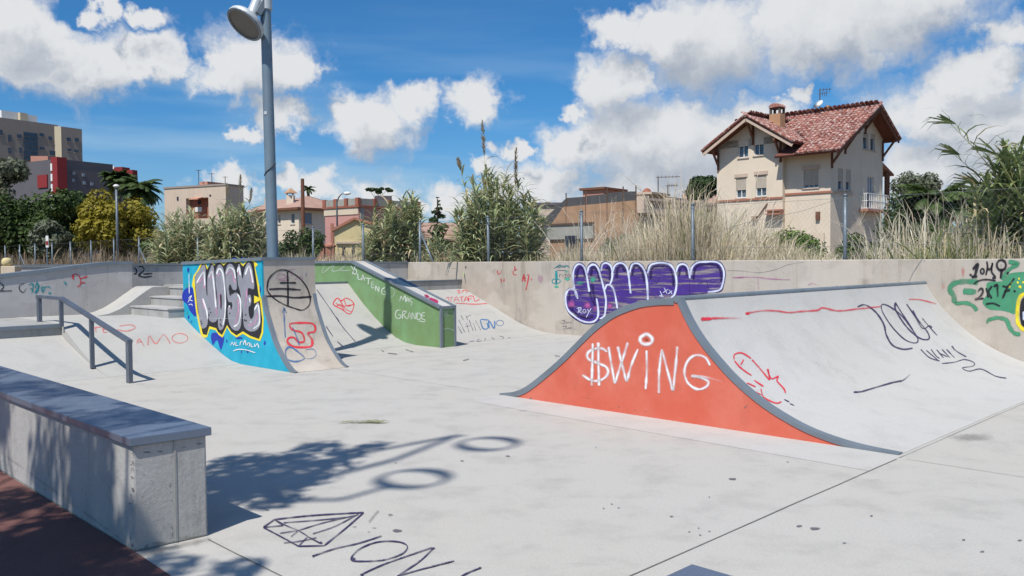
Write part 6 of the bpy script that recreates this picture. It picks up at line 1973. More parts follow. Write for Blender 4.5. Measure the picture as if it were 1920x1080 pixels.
# ---- brick terrace house with screens and balustrade
KY = 42.0
k0 = at_y(1197, 400, KY)
KF = Frame((k0.x, KY), (-.72, .69), (.69, .72))
ter = thing('brick_terrace_house', 'ochre brick wall with dark screen sheets and pale stone balustrade', 'building', KF.P(2, 1, 1.2))
zk = KF.on_t(1197, 375, 0)[1]; sL = KF.on_t(1056, 388, 0)[0]; zl = KF.on_t(1056, 388, 0)[1]; sLL, zll = KF.on_t(1031, 424, 0)
b = MB(); b.prism([KF.P(0, 0, 1), KF.P(0, 0, zk), KF.P(sL, 0, zl), KF.P(sLL, 0, zll), KF.P(sLL, 0, 1)], KF.e2 * .35); b.build('brick_wall', BM['ochre'], ter)
zc = KF.on_t(1114, 420, 0)[1]; zb0 = KF.on_t(1114, 447, 0)[1]; s1 = KF.on_t(1114, 430, 0)[0]
b = MB(); b.box(KF, s1, sLL + .1, -.12, -.003, zb0, zc); b.build('render_panel', BM['grey_render'], ter)
b = MB(); b.box(KF, s1, sLL + .1, -.18, .0, zc + .002, zc + .1); b.build('panel_ledge', BM['iron'], ter)
q = rect_t(KF, 1060, 1081, 442, 463, -.12); b = MB(); b.box(KF, q[0], q[1], -.16, -.02, q[2], q[3]); b.build('opening', BM['dark' if 'dark' in BM else 'glass_dark'], ter)
# individual screen sheets on posts
ss = [KF.on_t(x, 370, 0)[0] for x in (1192, 1168, 1138, 1098, 1061)]
tops = [KF.on_t(x, y, 0)[1] for x, y in ((1192, 357), (1168, 359), (1138, 362), (1098, 367), (1061, 371))]
for i in range(4):
    b = MB(); a0, a1 = ss[i], ss[i + 1]
    zz0 = zk + (zl - zk) * a0 / sL; zz1 = zk + (zl - zk) * a1 / sL
    b.prism([KF.P(a0 + .03, .05, zz0 - .02), KF.P(a1 - .03, .05, zz1 - .02), KF.P(a1 - .03, .05, tops[i + 1]), KF.P(a0 + .03, .05, tops[i] - rnd.uniform(0, .08))], KF.e2 * .05); b.build('screen_sheet', BM['sheet'], ter)
b = MB(); b.prism([KF.P(ss[4], .05, zl - .02), KF.P(sLL + 1.0, .05, zll - 1.3), KF.P(sLL + .55, .05, zll + .35), KF.P(ss[4], .05, tops[4])], KF.e2 * .05); b.build('screen_sheet', BM['sheet'], ter)
for a0, tz in zip(ss, tops): b = MB(); b.bar(KF.P(a0, .02, zl - 1), KF.P(a0, .02, tz + .25), .06); b.build('screen_post', BM['post' if 'post' in BM else 'iron'], ter)
# balustrade
tR, zR = KF.on_s(1290, 383, 0)
zt0, zt1 = KF.on_s(1203, 371.5, 0)[1], KF.on_s(1203, 392, 0)[1]
b = MB(); b.box(KF, -.30, .02, .02, tR + 2, zt1 - .25, zt1 + .05); b.build('balustrade_base', BM['stone'], ter)
b = MB(); b.box(KF, -.33, .03, .02, tR + 2, zt0 - .12, zt0); b.build('handrail', BM['stone'], ter)
bal = MB(); bal.lathe(Vector((0, 0, 0)), (0, 0, 1), [(.05, 0), (.05, .05), (.035, .08), (.075, .22), (.04, .38), (.035, .42), (.05, .46)], 8)
me = bpy.data.meshes.new('baluster'); me.from_pydata(bal.v, [], bal.f); me.materials.append(BM['stone'])
hgt = zt0 - .12 - zt1 - .05
t_ = .35
while t_ < tR + 1.8:
    o = bpy.data.objects.new('baluster', me); COL.objects.link(o); o.parent = ter; o.location = KF.P(-.14, t_, zt1 + .05) - ORG[ter.name]; o.scale = (1.25, 1.25, hgt / .46); t_ += .30
for t_ in (.12, 2.6, 5.2): b = MB(); b.box(KF, -.36, .05, t_ - .16, t_ + .16, zt1 - .2, zt0 + .1); b.build('pier', BM['stone'], ter)
b = MB(); b.box(KF, .0, 4, .36, tR + 2, 1, zt1 - .26); b.build('lower_wall', BM['greige'], ter)
# flats behind the terrace
ff = thing('pink_roof_house', 'pale pink flat roofed house behind the dark screen sheets', 'building', at_y(1112, 400, 62))
F2 = Frame((at_y(1132, 400, 62).x, 62), (-.8, .6), (.6, .8))
q = rect_t(F2, 1093, 1132, 355, 375, 0); b = MB(); b.box(F2, 0, q[1], 0, 3, 2, q[3] - .05); b.build('wall', BM['salmon'], ff)
b = MB(); b.box(F2, -.2, q[1] + .2, -.2, 3.2, q[3] - .04, q[3] + .12); b.build('roof_slab', BM['wood'], ff)
f3 = thing('stepped_roof_house', 'pinkish stepped rooftops behind the balustrade', 'building', at_y(1225, 400, 60))
F3 = Frame((at_y(1214, 400, 60).x, 60), (-.8, .6), (.6, .8))
b = MB(); q = rect_t(F3, 1196, 1214, 360, 380, 0); b.box(F3, 0, q[1], 0, 3, 2, q[3]); b.build('wall', BM['salmon'], f3)
b = MB(); q2 = rect_s(F3, 1214, 1245, 366, 380, 0); b.box(F3, -.1, 3, 0, q2[1], 2, q2[3]); b.build('wall', BM['cream'], f3)
b = MB(); b.box(F3, -.4, 3, -.1, q2[1] + .2, q2[3], q2[3] + .15); b.build('roof_slab', BM['stone'], f3)
b = MB(); q3 = rect_s(F3, 1245, 1282, 371, 385, 0); b.box(F3, -.2, 3, q2[1], q3[1], 2, q3[3]); b.build('wall', BM['greige'], f3)
b = MB(); b.lathe(at_y(1213, 366, 60.5), (0, 0, 1), [(.3, 0), (.34, .2), (.22, .42), (.05, .5)], 10); b.build('roof_vent', BM['brickred'], f3)
for (px, yt, yb, Y, L) in ((1234, 331, 378, 58, 1.5), (1252, 347, 378, 57, .7)):
    b = MB(); p0, p1 = at_y(px, yb, Y), at_y(px, yt, Y); p1.x = p0.x; b.tube([p0, p1], .035, 6); b.tube([p1 + Vector((-.15, 0, -.05)), p1 + Vector((L, 0, -.02))], .022, 5)
    for k in range(6): b.tube([p1 + Vector((L * k / 6, 0, -.12)), p1 + Vector((L * k / 6, 0, .08))], .014, 4)
    o = b.build('tv_aerial', BM['iron']); tag(o, 'taller television aerial above the balustrade' if L > 1 else 'shorter television aerial right of the taller one', 'aerial')

# ---- pink building with brick parapet
PY = 58.0
p0 = at_y(672.5, 400, PY)
PF = Frame((p0.x, PY), (-.80, .60), (.60, .80))
pk = thing('pink_building', 'pink flat roofed building with red brick and grey panel parapet', 'building', PF.P(2, 2, 1.5))
sl_ = PF.on_t(609, 380, 0)[0]; tr_ = PF.on_s(784, 378, 0)[0]
zc_ = PF.on_t(672.5, 371, 0)[1]; zlow = PF.on_t(672.5, 389, 0)[1]
b = MB(); b.box(PF, 0, sl_, 0, tr_, 1, zlow + .1); b.build('wall', BM['pink'], pk)
b = MB(); b.box(PF, .02, sl_ + .05, -.05, -.003, zlow - .45, zlow + .02); b.build('frieze', BM['cream_pale'], pk)
b = MB(); b.box(PF, -.12, sl_ + .12, -.12, tr_ + .12, zlow + .03, zlow + .16); b.build('brick_band', BM['brickred'], pk)
for k, sx in enumerate((609.5, 630, 650, 671)):
    s_ = min(sl_, max(0, PF.on_t(sx, 378, 0)[0])); b = MB(); b.box(PF, s_ - .14, s_ + .14, -.13, .14, zlow + .15, zc_ + .02); b.build('pillar', BM['brickred'], pk)
for k in range(1, 5):
    t_ = tr_ * k / 4; b = MB(); b.box(PF, -.13, .14, t_ - .14, t_ + .14, zlow + .15, zc_ + .02); b.build('pillar', BM['brickred'], pk)
for k in range(3): b = MB(); b.box(PF, sl_ * k / 3 + .16, sl_ * (k + 1) / 3 - .16, -.05, .03, zlow + .165, zc_ - .02); b.build('panel', BM['grey_render'], pk)
for k in range(4): b = MB(); b.box(PF, -.05, .03, tr_ * k / 4 + .16, tr_ * (k + 1) / 4 - .16, zlow + .165, zc_ - .02); b.build('panel', BM['grey_render'], pk)
b = MB(); b.box(PF, -.06, .0, .12, .45, 1.5, zlow + .02); b.build('corner_strip', BM['grey_render'], pk)
b = MB(); c_ = at_y(722, 372, 63); b.box(Frame((c_.x, c_.y), (1, .2), (-.2, 1)), -.7, .5, 0, 2, zlow, at_y(722, 367, 63).z); b.build('roof_hut', BM['slate'], pk)
# ---- yellow gable shed
YY = 46.0
y0 = at_y(626.5, 450, YY)
YF = Frame((y0.x, YY), (1, .12), (-.12, 1))
ys = thing('yellow_shed', 'small yellow gabled building with orange roof edge in front of the pink building', 'building', YF.P(1.5, 1, 1.2))
sa, za = YF.on_t(664.5, 411, 0); sb, zb_ = YF.on_t(712, 424, 0); s0, ze = 0, YF.on_t(626.5, 431, 0)[1]
b = MB(); b.prism([YF.P(0, 0, .9), YF.P(sb, 0, .9), YF.P(sb, 0, zb_), YF.P(sa, 0, za), YF.P(0, 0, ze)], YF.e2 * 5); b.build('wall', BM['yellow'], ys)
b = MB(); b.bar(YF.P(-.1, -.06, ze - .02), YF.P(sa, -.06, za + .04), .2, .13); b.bar(YF.P(sa, -.06, za + .04), YF.P(sb + .1, -.06, zb_), .2, .13); b.build('verge', BM['orange_trim'], ys)
b = MB(); b.bar(YF.P(-.1, -.02, .9), YF.P(-.1, -.02, ze + .35), .14, .14); b.build('corner_post', BM['orange_trim'], ys)
zz = YF.on_t(650, 455, 0)[1]; b = MB(); b.box(YF, .1, sb, -.12, 0, zz - .05, zz + .06); b.build('ledge', BM['stone'], ys)
for x0, x1, y0_, y1_ in ((641.5, 647, 463, 484), (661, 665, 461, 477)):
    q = rect_t(YF, x0, x1, y0_, y1_, 0); b = MB(); b.box(YF, q[0], q[1], -.03, .02, q[2], q[3]); w_ = b.build('window', BM['glass_dark'], ys); b = MB(); b.box(YF, q[0] - .06, q[1] + .06, -.05, .0, q[2] - .08, q[2] - .01); b.build('sill', BM['stone'], w_)
b = MB(); slab(b, [YF.P(-.2, 0.1, ze + .05), YF.P(-.2, 5, ze + .05), YF.P(sa, 5, za + .08), YF.P(sa, .1, za + .08)]); slab(b, [YF.P(sb + .2, 0.1, zb_ + .02), YF.P(sb + .2, 5, zb_ + .02), YF.P(sa, 5, za + .08), YF.P(sa, .1, za + .08)]); b.build('roof', BM['roof'], ys)
# red gate posts beside it
for i, px in enumerate((600, 618)):
    p = at_y(px, 470, 44); b = MB(); b.box(Frame((p.x, 44), (1, 0), (0, 1)), -.2, .2, 0, .4, .9, at_y(px, 463, 44).z); b.lathe(Vector((p.x, 44.2, at_y(px, 463, 44).z)), (0, 0, 1), [(.3, 0), (.3, .08), (.05, .25)], 8)
    o = b.build('gate_post', BM['orange_trim']); tag(o, ('left' if i == 0 else 'right') + ' one of two faded red gate posts left of the yellow shed', 'post', 'faded red gate posts')
# ---- hip roofed cream house
CY = 72.0
c0 = at_y(560, 400, CY)
CF = Frame((c0.x, CY), (-.78, .62), (.62, .78))
hp = thing('hip_roof_house', 'cream house with shallow hipped tile roof behind the lamp post', 'house', CF.P(3, 2, 1.5))
sL_ = CF.on_t(493, 400, 0)[0]; tR_ = 5.5; zE = CF.on_t(560, 389, 0)[1]
Fl = lambda u, z: CF.P(u, 0, z); Fr = lambda u, z: CF.P(0, u, z)
h1 = rect_t(CF, 545, 552.5, 400, 420, 0); h3 = rect_t(CF, 521, 526, 403, 420, 0); h2 = rect_s(CF, 571, 584.5, 399, 419.5, 0)
b = MB(); wall_open(b, Fl, CF.e2, 0, sL_, 1, zE, [h3, h1]); wall_open(b, Fr, CF.e1, 0, tR_, 1, zE, [h2]); b.poly([CF.P(sL_, 0, 1), CF.P(sL_, tR_, 1), CF.P(sL_, tR_, zE), CF.P(sL_, 0, zE)]); b.poly([CF.P(0, tR_, 1), CF.P(sL_, tR_, 1), CF.P(sL_, tR_, zE), CF.P(0, tR_, zE)])
b.build('wall', BM['cream'], hp)
window(hp, Fl, CF.e2, h1, shut=.0, mul=0); window(hp, Fl, CF.e2, h3, shut=.4, mul=0); window(hp, Fr, CF.e1, h2, shut=.95, shm='shutter_blue', mul=0)
z_r = at_y(575, 366, 75).z
e_ = .5
A_, B_, C_, D_ = CF.P(-e_, -e_, zE), CF.P(sL_ + e_, -e_, zE), CF.P(sL_ + e_, tR_ + e_, zE), CF.P(-e_, tR_ + e_, zE)
R1, R2 = CF.P(tR_ / 2 - .4, tR_ / 2, z_r), CF.P(sL_ - tR_ / 2, tR_ / 2, z_r)
b = MB(); b.poly([A_, B_, R2, R1]); b.poly([D_, A_, R1]); b.poly([C_, D_, R1, R2]); b.poly([B_, C_, R2]); b.poly([A_, D_, C_, B_]); rf = b.build('roof', BM['roof'], hp)
b = MB(); b.box(CF, -e_ - .02, sL_ + e_, -e_ - .02, tR_ + e_, zE - .2, zE - .003); b.build('eave', BM['wood'], hp)
cz = at_y(545, 372, 74); b = MB(); b.box(Frame((cz.x, 74), (1, 0), (0, 1)), -.3, .3, -.3, .3, cz.z - .6, cz.z + .25); cc_ = b.build('chimney', BM['cream'], hp)
b = MB(); b.lathe(Vector((cz.x, 74, cz.z + .45)), (0, 0, 1), [(.62, 0), (.5, .1), (.05, .42)], 4); b.build('chimney_cap', BM['chimney'], cc_)
for dx in (-.25, .25): b = MB(); b.bar(Vector((cz.x + dx, 73.8, cz.z + .2)), Vector((cz.x + dx, 73.8, cz.z + .5)), .1); b.build('chimney_leg', BM['chimney'], cc_)
# lower wing at left
b = MB(); pL = CF.P(sL_ + .2, 1, 0); zz = at_y(480, 396, 76).z
LF2 = Frame((pL.x, pL.y), (-.78, .62), (.62, .78))
b.box(LF2, 0, 3.2, 0, 4, 1, zz); b.build('side_wing', BM['beige'], hp)
b = MB(); slab(b, [LF2.P(-.5, -.5, zz), LF2.P(3.6, -.5, zz), LF2.P(3.6, 3, zz + 1.3), LF2.P(-.5, 3, zz + 1.3)]); b.build('side_roof', BM['roof'], hp)
p = LF2.P(2.4, 1.4, 0); b = MB(); b.box(Frame((p.x, p.y), (1, 0), (0, 1)), -.25, .25, -.25, .25, zz, at_y(475, 372, p.y).z); b.build('side_chimney', BM['beige'], hp)
# utility pole, arched street lamp
p0, p1 = at_y(569, 470, 50), at_y(567, 335, 50); p0.z = 1.0
b = MB(); b.tube([p0, p1], [.13, .10], 8); o = b.build('utility_pole', BM['wood']); tag(o, 'dark wooden utility pole in front of the hip roofed house', 'pole')
sl = thing('arched_street_lamp', 'thin grey street lamp with curved arm in front of the pink building', 'street lamp', Vector((at_y(632, 470, 52).x, 52, 1.2)))
q0 = at_y(632, 412, 52); b = MB(); b.tube([Vector((q0.x, 52, 1.2)), Vector((q0.x, 52, at_y(632, 380, 52).z)), at_y(635, 370, 52), at_y(640, 364, 52), at_y(646, 362, 52)], [.07, .05, .045, .04, .04], 8); b.build('post', BM['iron'] if False else M['post'], sl, smooth=True)
b = MB(); b.lathe(at_y(644, 363, 52), (1, -.1, .05), [(.03, 0), (.10, .1), (.11, .3), (.05, .45)], 10); b.build('lamp_head', BM['white'], sl, smooth=True)
sm = thing('small_street_lamp', 'slim street lamp with white dome head in front of the mimosa tree', 'street lamp', Vector((at_y(219, 447, 44).x, 44, 1.2)))
q0 = at_y(218.5, 400, 44); b = MB(); b.tube([Vector((q0.x + .02, 44, 1.2)), at_y(218, 350, 44)], [.075, .055], 8); b.build('post', M['post'], sm, smooth=True)
b = MB(); b.lathe(at_y(218, 350, 44), (0, 0, 1), [(.06, -.05), (.15, 0), (.16, .03), (.10, .10), (.03, .12)], 12); b.build('lamp_head', BM['white'], sm, smooth=True)
# little red and white sign on the fence
sg = thing('fence_sign', 'small red and white sign on a thin post at the left fence', 'sign', Vector((at_y(88, 480, 37).x, 37, 1.0)))
b = MB(); p = at_y(88, 490, 37); b.tube([Vector((p.x, 37, 1.0)), at_y(88, 442, 37)], .03, 6); b.build('post', M['post'], sg)
b = MB(); q0 = at_y(88, 464, 36.95); q1 = at_y(88, 442, 36.95); b.box(Frame((q0.x, 36.95), (1, .0), (0, 1)), -.05, .07, 0, .02, q0.z, q1.z); bd = b.build('board', BM['white'], sg)
b = MB(); b.box(Frame((q0.x, 36.95), (1, .0), (0, 1)), -.04, .06, -.006, .0, q0.z + .1, q0.z + .28); b.build('red_panel', BM['red'], bd)
# ---- brown ruin between the reeds
RY = 46.0
r0 = at_y(742, 460, RY); RFm = Frame((r0.x, RY), (1, .15), (-.15, 1))
ru = thing('brown_shed', 'low brown brick shed with sagging tile roof between the reed clumps', 'shed', RFm.P(2, 1, 1.2))
s_e = RFm.on_t(862, 450, 0)[0]; zt = RFm.on_t(800, 440, 0)[1]
b = MB(); b.box(RFm, 0, s_e, 0, 3, .9, zt); b.build('wall', BM['ochre'], ru)
b = MB(); slab(b, [RFm.P(-.3, -.6, zt - .2), RFm.P(s_e + .2, -.6, zt - .25), RFm.P(s_e + .2, 3, zt + .75), RFm.P(-.3, 3, zt + .8)]); b.build('roof', BM['roof'], ru)
q = rect_t(RFm, 785, 845, 456, 486, -.02); b = MB(); b.box(RFm, q[0], q[1], -.1, -.003, q[2], q[3]); b.build('brick_apron', BM['orange_trim'], ru)
for x0, x1 in ((752, 768), (790, 803), (815, 832)): q = rect_t(RFm, x0, x1, 444, 456, 0); b = MB(); b.box(RFm, q[0], q[1], -.04, .0, q[2], q[3]); b.build('opening', BM['glass_dark'], ru)
bk = thing('grey_roof_house', 'distant grey roofed house just left of the brick terrace', 'house', Vector((at_y(1030, 450, 80).x, 80, 1.5)))
b = MB(); p = at_y(1030, 385, 80); BF = Frame((p.x, 80), (1, 0), (0, 1)); b.box(BF, -1.2, 1.8, 0, 3, 1, at_y(1030, 386, 80).z); b.build('wall', BM['beige'], bk)
b = MB(); b.box(BF, -1.4, 2.0, -.2, 3.2, at_y(1030, 385.5, 80).z, at_y(1030, 380, 80).z); b.build('roof', BM['slate'], bk)
b = MB(); b.box(BF, -.3, .2, 1, 1.5, at_y(1030, 381, 80).z, at_y(1030, 377, 80).z); b.build('chimney', BM['chimney'], bk)
# ---- beige apartment block
BY = 118.0
b0_ = at_y(424, 400, BY); EF = Frame((b0_.x, BY), (-.90, .43), (.43, .90))
be = thing('beige_block', 'beige apartment block with red brick recess behind the pale reeds', 'building', EF.P(4, 3, 1.5))
sL_ = EF.on_t(308, 360, 0)[0]; tR_ = EF.on_s(456.5, 360, 0)[0]; zT = EF.on_t(424, 347.5, 0)[1]
rec = rect_t(EF, 349, 391, 371, 410, 0)
b = MB(); wall_open(b, lambda u, z: EF.P(u, 0, z), EF.e2, 0, sL_, 1, zT, [rec], .8)
b.poly([EF.P(0, 0, 1), EF.P(0, tR_, 1), EF.P(0, tR_, zT), EF.P(0, 0, zT)]); b.poly([EF.P(0, 0, zT), EF.P(0, tR_, zT), EF.P(sL_, tR_, zT), EF.P(sL_, 0, zT)]); b.poly([EF.P(sL_, 0, 1), EF.P(sL_, tR_, 1), EF.P(sL_, tR_, zT), EF.P(sL_, 0, zT)])
b.build('wall', BM['beige'], be)
b = MB(); b.box(EF, rec[0] - .1, rec[1] + .1, .82, 1.0, rec[2] - .1, rec[3] + .1); b.build('brick_recess', BM['brickred'], be)
b = MB(); b.box(EF, -.1, sL_ + .1, -.1, tR_ + .1, zT, zT + .25); b.build('parapet', BM['greige'], be)
for x0, x1, y0_, y1_, m_ in ((350, 361, 372, 376, 'glass_dark'), (367, 379, 388.5, 397, 'white'), (372, 377, 376, 383, 'glass_dark')):
    q = rect_t(EF, x0, x1, y0_, y1_, .8); b = MB(); b.box(EF, q[0], q[1], .70, .83, q[2], q[3]); b.build('window', BM[m_], be)
for x0, x1, y0_, y1_ in ((332, 335, 369, 376), (332, 335, 391, 397), (393, 396, 365, 368)):
    q = rect_t(EF, x0, x1, y0_, y1_, 0); b = MB(); b.box(EF, q[0], q[1], -.06, .02, q[2], q[3]); b.build('window', BM['glass_dark'], be)
q = rect_t(EF, 363, 380, 368, 373, 0); b = MB(); b.prism([EF.P(q[0], .5, q[3]), EF.P(q[0], -.9, q[2]), EF.P(q[0], -.9, q[2] - .15), EF.P(q[0], .5, q[3] - .15)], EF.e1 * (q[1] - q[0])); b.build('awning', BM['salmon'], be)
q = rect_t(EF, 374, 389, 340.5, 348, 3); b = MB(); b.box(EF, q[0], q[1], 3, 7, zT + .2, q[3]); b.build('roof_hut', BM['salmon'], be)
for k in range(3): b = MB(); p = EF.P(2 + 2.5 * k, 2, zT); b.tube([p, p + Vector((0, 0, 1.5 + k * .6))], .05, 5); b.tube([p + Vector((-.4, 0, 1.4 + k * .6)), p + Vector((.4, 0, 1.4 + k * .6))], .035, 4); b.build('aerial', BM['iron'], be)
# ---- dark grey block with red stair tower
GY = 112.0
g0_ = at_y(108, 350, GY); QF = Frame((g0_.x, GY), (-.86, .51), (.51, .86))
gb = thing('slate_block', 'long dark grey block with tall red stair tower at the left', 'building', QF.P(0, 4, 1.5))
t_l = QF.on_s(60, 350, 0)[0]
zG = QF.on_s(126, 316, 0)[1]; tR_ = QF.on_s(258, 325, .3)[0]
zG2 = at_y(60, 303, 104).z
zTw = QF.on_s(108, 294, 0)[1]; q = QF.on_t(95, 300, 0)[0]; tt = QF.on_s(125, 300, 0)[0]
b = MB(); b.box(QF, 0, q, 0, tt, 1, zTw); tw = b.build('stair_tower', BM['red'], gb)
b = MB(); b.box(QF, q + .05, q + 16, .9, 9, 1, QF.on_t(60, 303, .9)[1]); b.build('left_wing', BM['slate'], gb)
qq = rect_t(QF, 72, 90, 328, 352, .9); b = MB(); b.box(QF, qq[0], qq[1], .75, .93, qq[2], qq[3]); b.build('red_bay', BM['red'], gb)
b = MB(); b.box(QF, .3, 9, tt, tR_, 1, zG); b.build('long_wing', BM['slate'], gb)
b = MB()
for k in range(9): b.box(QF, q - .35, q + .02, -.06, -.003, 3 + k * 1.35, 3.95 + k * 1.35)
b.build('tower_window_strip', BM['white'], tw)
p = at_y(73, 300, 120); HF3 = Frame((p.x, 120), (1, .1), (-.1, 1)); b = MB(); b.box(HF3, -1.1, 1.2, 0, 3, zG2 - .5, at_y(73, 292.5, 120).z); b.build('roof_hut', BM['salmon'], gb)
# red roof block further right
p = at_y(212, 330, 126); XF = Frame((p.x, 126), (-.86, .1), (.30, .95))
b = MB(); b.box(XF, 0, 2.6, 0, 1.6, zG - 2, at_y(208, 315, 126).z); b.build('roof_hut', BM['salmon'], gb)
b = MB(); b.box(XF, -1.4, -.02, .1, 1.6, zG - 3, at_y(230, 313, 126).z); b.build('roof_tower', BM['red'], gb)
b = MB(); b.box(XF, -2.6, -1.42, .6, 1.6, zG - 3, at_y(245, 318, 126).z); b.build('roof_tower', BM['red'], gb)
b = MB(); b.lathe(at_y(209, 314, 125.5), (.5, -.8, .3), [(.1, 0), (.26, .04), (.36, .1)], 12); b.build('satellite_dish', BM['white'], gb)
for px, y0_ in ((137, 335), (158, 340), (172, 342), (138, 322), (156, 325)):
    q = rect_s(QF, px - 2.5, px + 2.5, y0_, y0_ + 6, .3); b = MB(); b.box(QF, .22, .34, q[0] + 0, q[1], q[2], q[3]); b.build('window', BM['shutter_blue'], gb)
# ---- pale apartment tower at the far left
TY = 175.0
t0_ = at_y(116, 300, TY); UF = Frame((t0_.x, TY), (-.90, -.44), (.44, .90))
UF = Frame((t0_.x, TY), (-.44, -.90), (.90, .44))
tw_ = thing('apartment_tower', 'tall sand grey apartment building at the far left with white roof huts', 'building', Vector((t0_.x, TY, 2)))
WN = Frame((t0_.x, TY), (.53, .85), (-.85, .53))         # facade recedes to the right
zA = at_y(116, 237, TY).z
sR_ = WN.on_t(153.5, 244, 0)[0]; sLf = WN.on_t(-60, 225, 0)[0]
b = MB(); b.box(WN, 0, sR_, 0, 12, 2, zA); b.build('wall', BM['greige'], tw_)
b = MB(); b.box(WN, sLf, -.02, 1.0, 12, 2, zA + .35); b.build('wall', BM['greige'], tw_)
sp0 = WN.on_t(107, 240, 0)[0]
b = MB(); b.hexa([WN.P(sp0, .98, 2), WN.P(-.02, -.02, 2), WN.P(-.02, .98, 2), WN.P(sp0 + .02, .99, 2), WN.P(sp0, .98, zA), WN.P(-.02, -.02, zA), WN.P(-.02, .98, zA), WN.P(sp0 + .02, .99, zA)]); b.build('sunlit_pier', BM['sand'], tw_)  # sunlight put into the colour: paler than the shaded facade beside it
for (x0, x1, y0_, y1_) in ((-6, 4, 243, 253), (15, 21, 253, 266), (32, 40, 252, 259), (74, 82, 250, 256), (91, 97, 256, 263), (36, 41, 277, 287), (75, 83, 276, 281), (93, 106, 283, 291), (15, 21, 277, 288)):
    q = rect_t(WN, x0, x1, y0_, y1_, 1.0); b = MB(); b.box(WN, q[0], q[1], .92, 1.03, q[2], q[3]); w_ = b.build('window', BM['glass_dark'], tw_)
    b = MB(); b.box(WN, q[0] - .1, q[1] + .1, .88, 1.02, q[2] - .15, q[2] - .02); b.build('sill', BM['greige'], w_)
q = rect_t(WN, 45, 70, 249, 301, 1.0); b = MB(); b.box(WN, q[0], q[1], .85, 1.05, q[2], q[3]); gp = b.build('glazed_stairwell', BM['glass_dark'], tw_)
for k in range(6):
    zz = q[2] + (q[3] - q[2]) * k / 6; b = MB(); b.box(WN, q[0], q[1], .80, .9, zz, zz + .12); b.build('transom', BM['slate'], gp)
for (x0, x1, y0_, y1_) in ((125, 132, 258, 265), (140, 147, 259, 266), (126, 133, 279, 283), (140, 147, 281, 286), (126, 133, 303, 308), (141, 147, 304, 309)):
    q = rect_t(WN, x0, x1, y0_, y1_, 0); b = MB(); b.box(WN, q[0], q[1], -.08, .02, q[2], q[3]); w_ = b.build('window', BM['glass_dark'], tw_)
    b = MB(); b.box(WN, q[0] - .1, q[1] + .1, -.15, .0, q[2] - .15, q[2] - .02); b.build('sill', BM['greige'], w_)
for (x0, x1, yt, dp) in ((3, 40, 209, 4), (50, 70, 216, 6)):
    q = rect_t(WN, x0, x1, yt, 240, 3); b = MB(); b.box(WN, q[0], q[1], 3, 3 + dp, zA, q[3]); b.build('roof_hut', BM['white'], tw_)
for (x0, x1, yt) in ((36, 50, 212), (32, 45, 228), (57, 70, 231)):
    q = rect_t(WN, x0, x1, yt, 240, 2.4); b = MB(); b.box(WN, q[0], q[1], 2.0, 2.9, zA + .2, q[3]); b.build('roof_hut', BM['sand'], tw_)
# flat crowned tree behind the pink building
tree_px('small flat crowned pine above the pink building parapet', 710, 349, 92, 25, 'pine', 2600, .16, 80, 364, None, trunk_r=.1, nclump=12, squash=.35, clump=.5)
# far ramp slab and cream block at the left edge
fr_ = thing('far_ramp', 'pale far skate ramp with dark steel edge showing above the grey wall', 'skate ramp', Vector((at_y(60, 500, 32).x, 32, 0)))
FR = Frame((at_y(25, 500, 32).x, 32), (1, .55), (-.55, 1))
sF = FR.on_t(150, 500, 0)[0]; zF = at_y(60, 497.5, 33).z
b = MB(); b.prism([FR.P(0, 0, 0), FR.P(0, 0, zF - .06), FR.P(0, 1.5, zF - .06), FR.P(0, 3, 0)], FR.e1 * sF); b.build('ramp_face', M['ramp'], fr_)
b = MB(); b.box(FR, -.02, sF, -.04, .4, zF - .055, zF + .03); b.build('steel_edge', M['steel_trim'], fr_)
cb_ = thing('cream_block', 'small cream block with rounded yellow top at the left edge', 'block', Vector((at_y(12, 505, 30).x, 30, 0)))
CB = Frame((at_y(1, 505, 30).x, 30), (1, .1), (-.1, 1))
b = MB(); b.box(CB, 0, .48, 0, .5, 0, at_y(12, 499, 30).z); b.build('base', BM['cream_pale'], cb_, bevel=.02)
b = MB(); b.lathe(at_y(13, 497, 30.2), (0, 0, 1), [(.14, -.02), (.17, .05), (.17, .16), (.12, .24), (.03, .26)], 14); b.build('yellow_top', BM['yellow'], cb_, smooth=True)
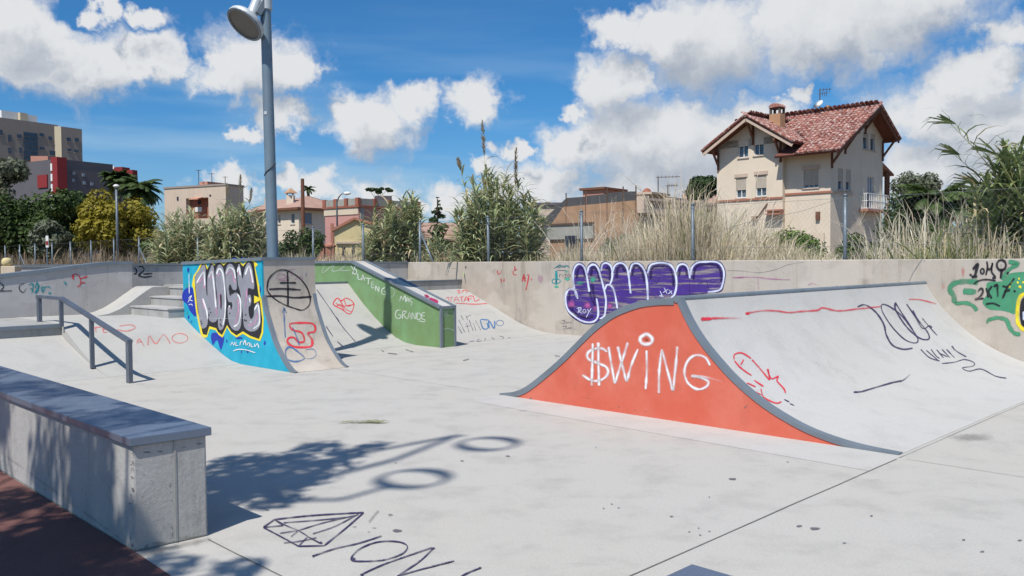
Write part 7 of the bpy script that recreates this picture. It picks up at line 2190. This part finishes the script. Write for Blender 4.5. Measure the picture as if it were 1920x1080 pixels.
# tuft of dry grass lying on the floor
r = random.Random(99); b = MB()
for k in range(70):
    p = EYE + px_dir(r.gauss(682, 20), r.gauss(793, 1.2)) * 1.0
    d = px_dir(r.gauss(682, 20), r.gauss(793, 1.2)); p = EYE + d * (-EYE.z / d.z); p.z = .004 + r.random() * .012
    az = r.uniform(-.5, .5) + (math.pi if r.random() < .5 else 0); L = r.uniform(.05, .16); o_ = Vector((math.cos(az), math.sin(az), 0)); strip(b, [p, p + o_ * L * .5 + Vector((0, 0, .012)), p + o_ * L], [.004, .007, .002], Vector((-o_.y, o_.x, 0.2)).normalized())
o = b.build('grass_litter', V['weed']); tag(o, 'small scatter of dry grass lying on the concrete floor', 'litter', None, 'stuff')
# shade tree beside the camera, outside the frame: its shadow lies over the ledge
r = random.Random(77)
tp = Vector((-5.6, -1.6, 0))
st_ = thing('shade_tree', 'leafy tree left of the camera whose shadow dapples the ledge', 'tree', tp)
cl = []
for (px, py, h, R) in ((430, 900, 6.0, .42), (500, 905, 6.4, .40), (460, 868, 7.0, .36), (540, 862, 6.8, .30), (600, 838, 7.4, .24), (425, 930, 5.6, .34), (560, 900, 6.6, .26), (620, 872, 7.0, .22), (520, 940, 6.0, .20), (650, 850, 7.6, .20), (700, 835, 7.8, .14),
                       (300, 1068, 6.2, .22), (450, 1064, 6.0, .16), (220, 960, 6.2, .46), (120, 1000, 5.8, .5), (40, 1060, 5.6, .6), (60, 940, 6.4, .5), (160, 1060, 5.5, .42), (260, 860, 6.8, .45), (180, 780, 7.4, .40), (100, 860, 7.0, .45), (20, 820, 7.0, .40)):
    cl.append((ground_to_height(px, py, h), R))
b = MB(); top = Vector((-4.6, .6, 6.0)); b.tube([tp, tp + Vector((.2, .5, 2.5)), top.lerp(tp, .3), top], [.2, .17, .13, .07], 10)
for c, R in cl:
    s0_ = tp.lerp(top, r.uniform(.7, 1.0)); b.tube([s0_, s0_.lerp(c, .5) + Vector((0, 0, .15)), c], [.05, .03, .012], 5, False)
b.build('trunk', V['bark'], st_, smooth=True)
crown(cl, 5200, .075, r, .9, .5, .2).build('crown', V['mid'], st_)
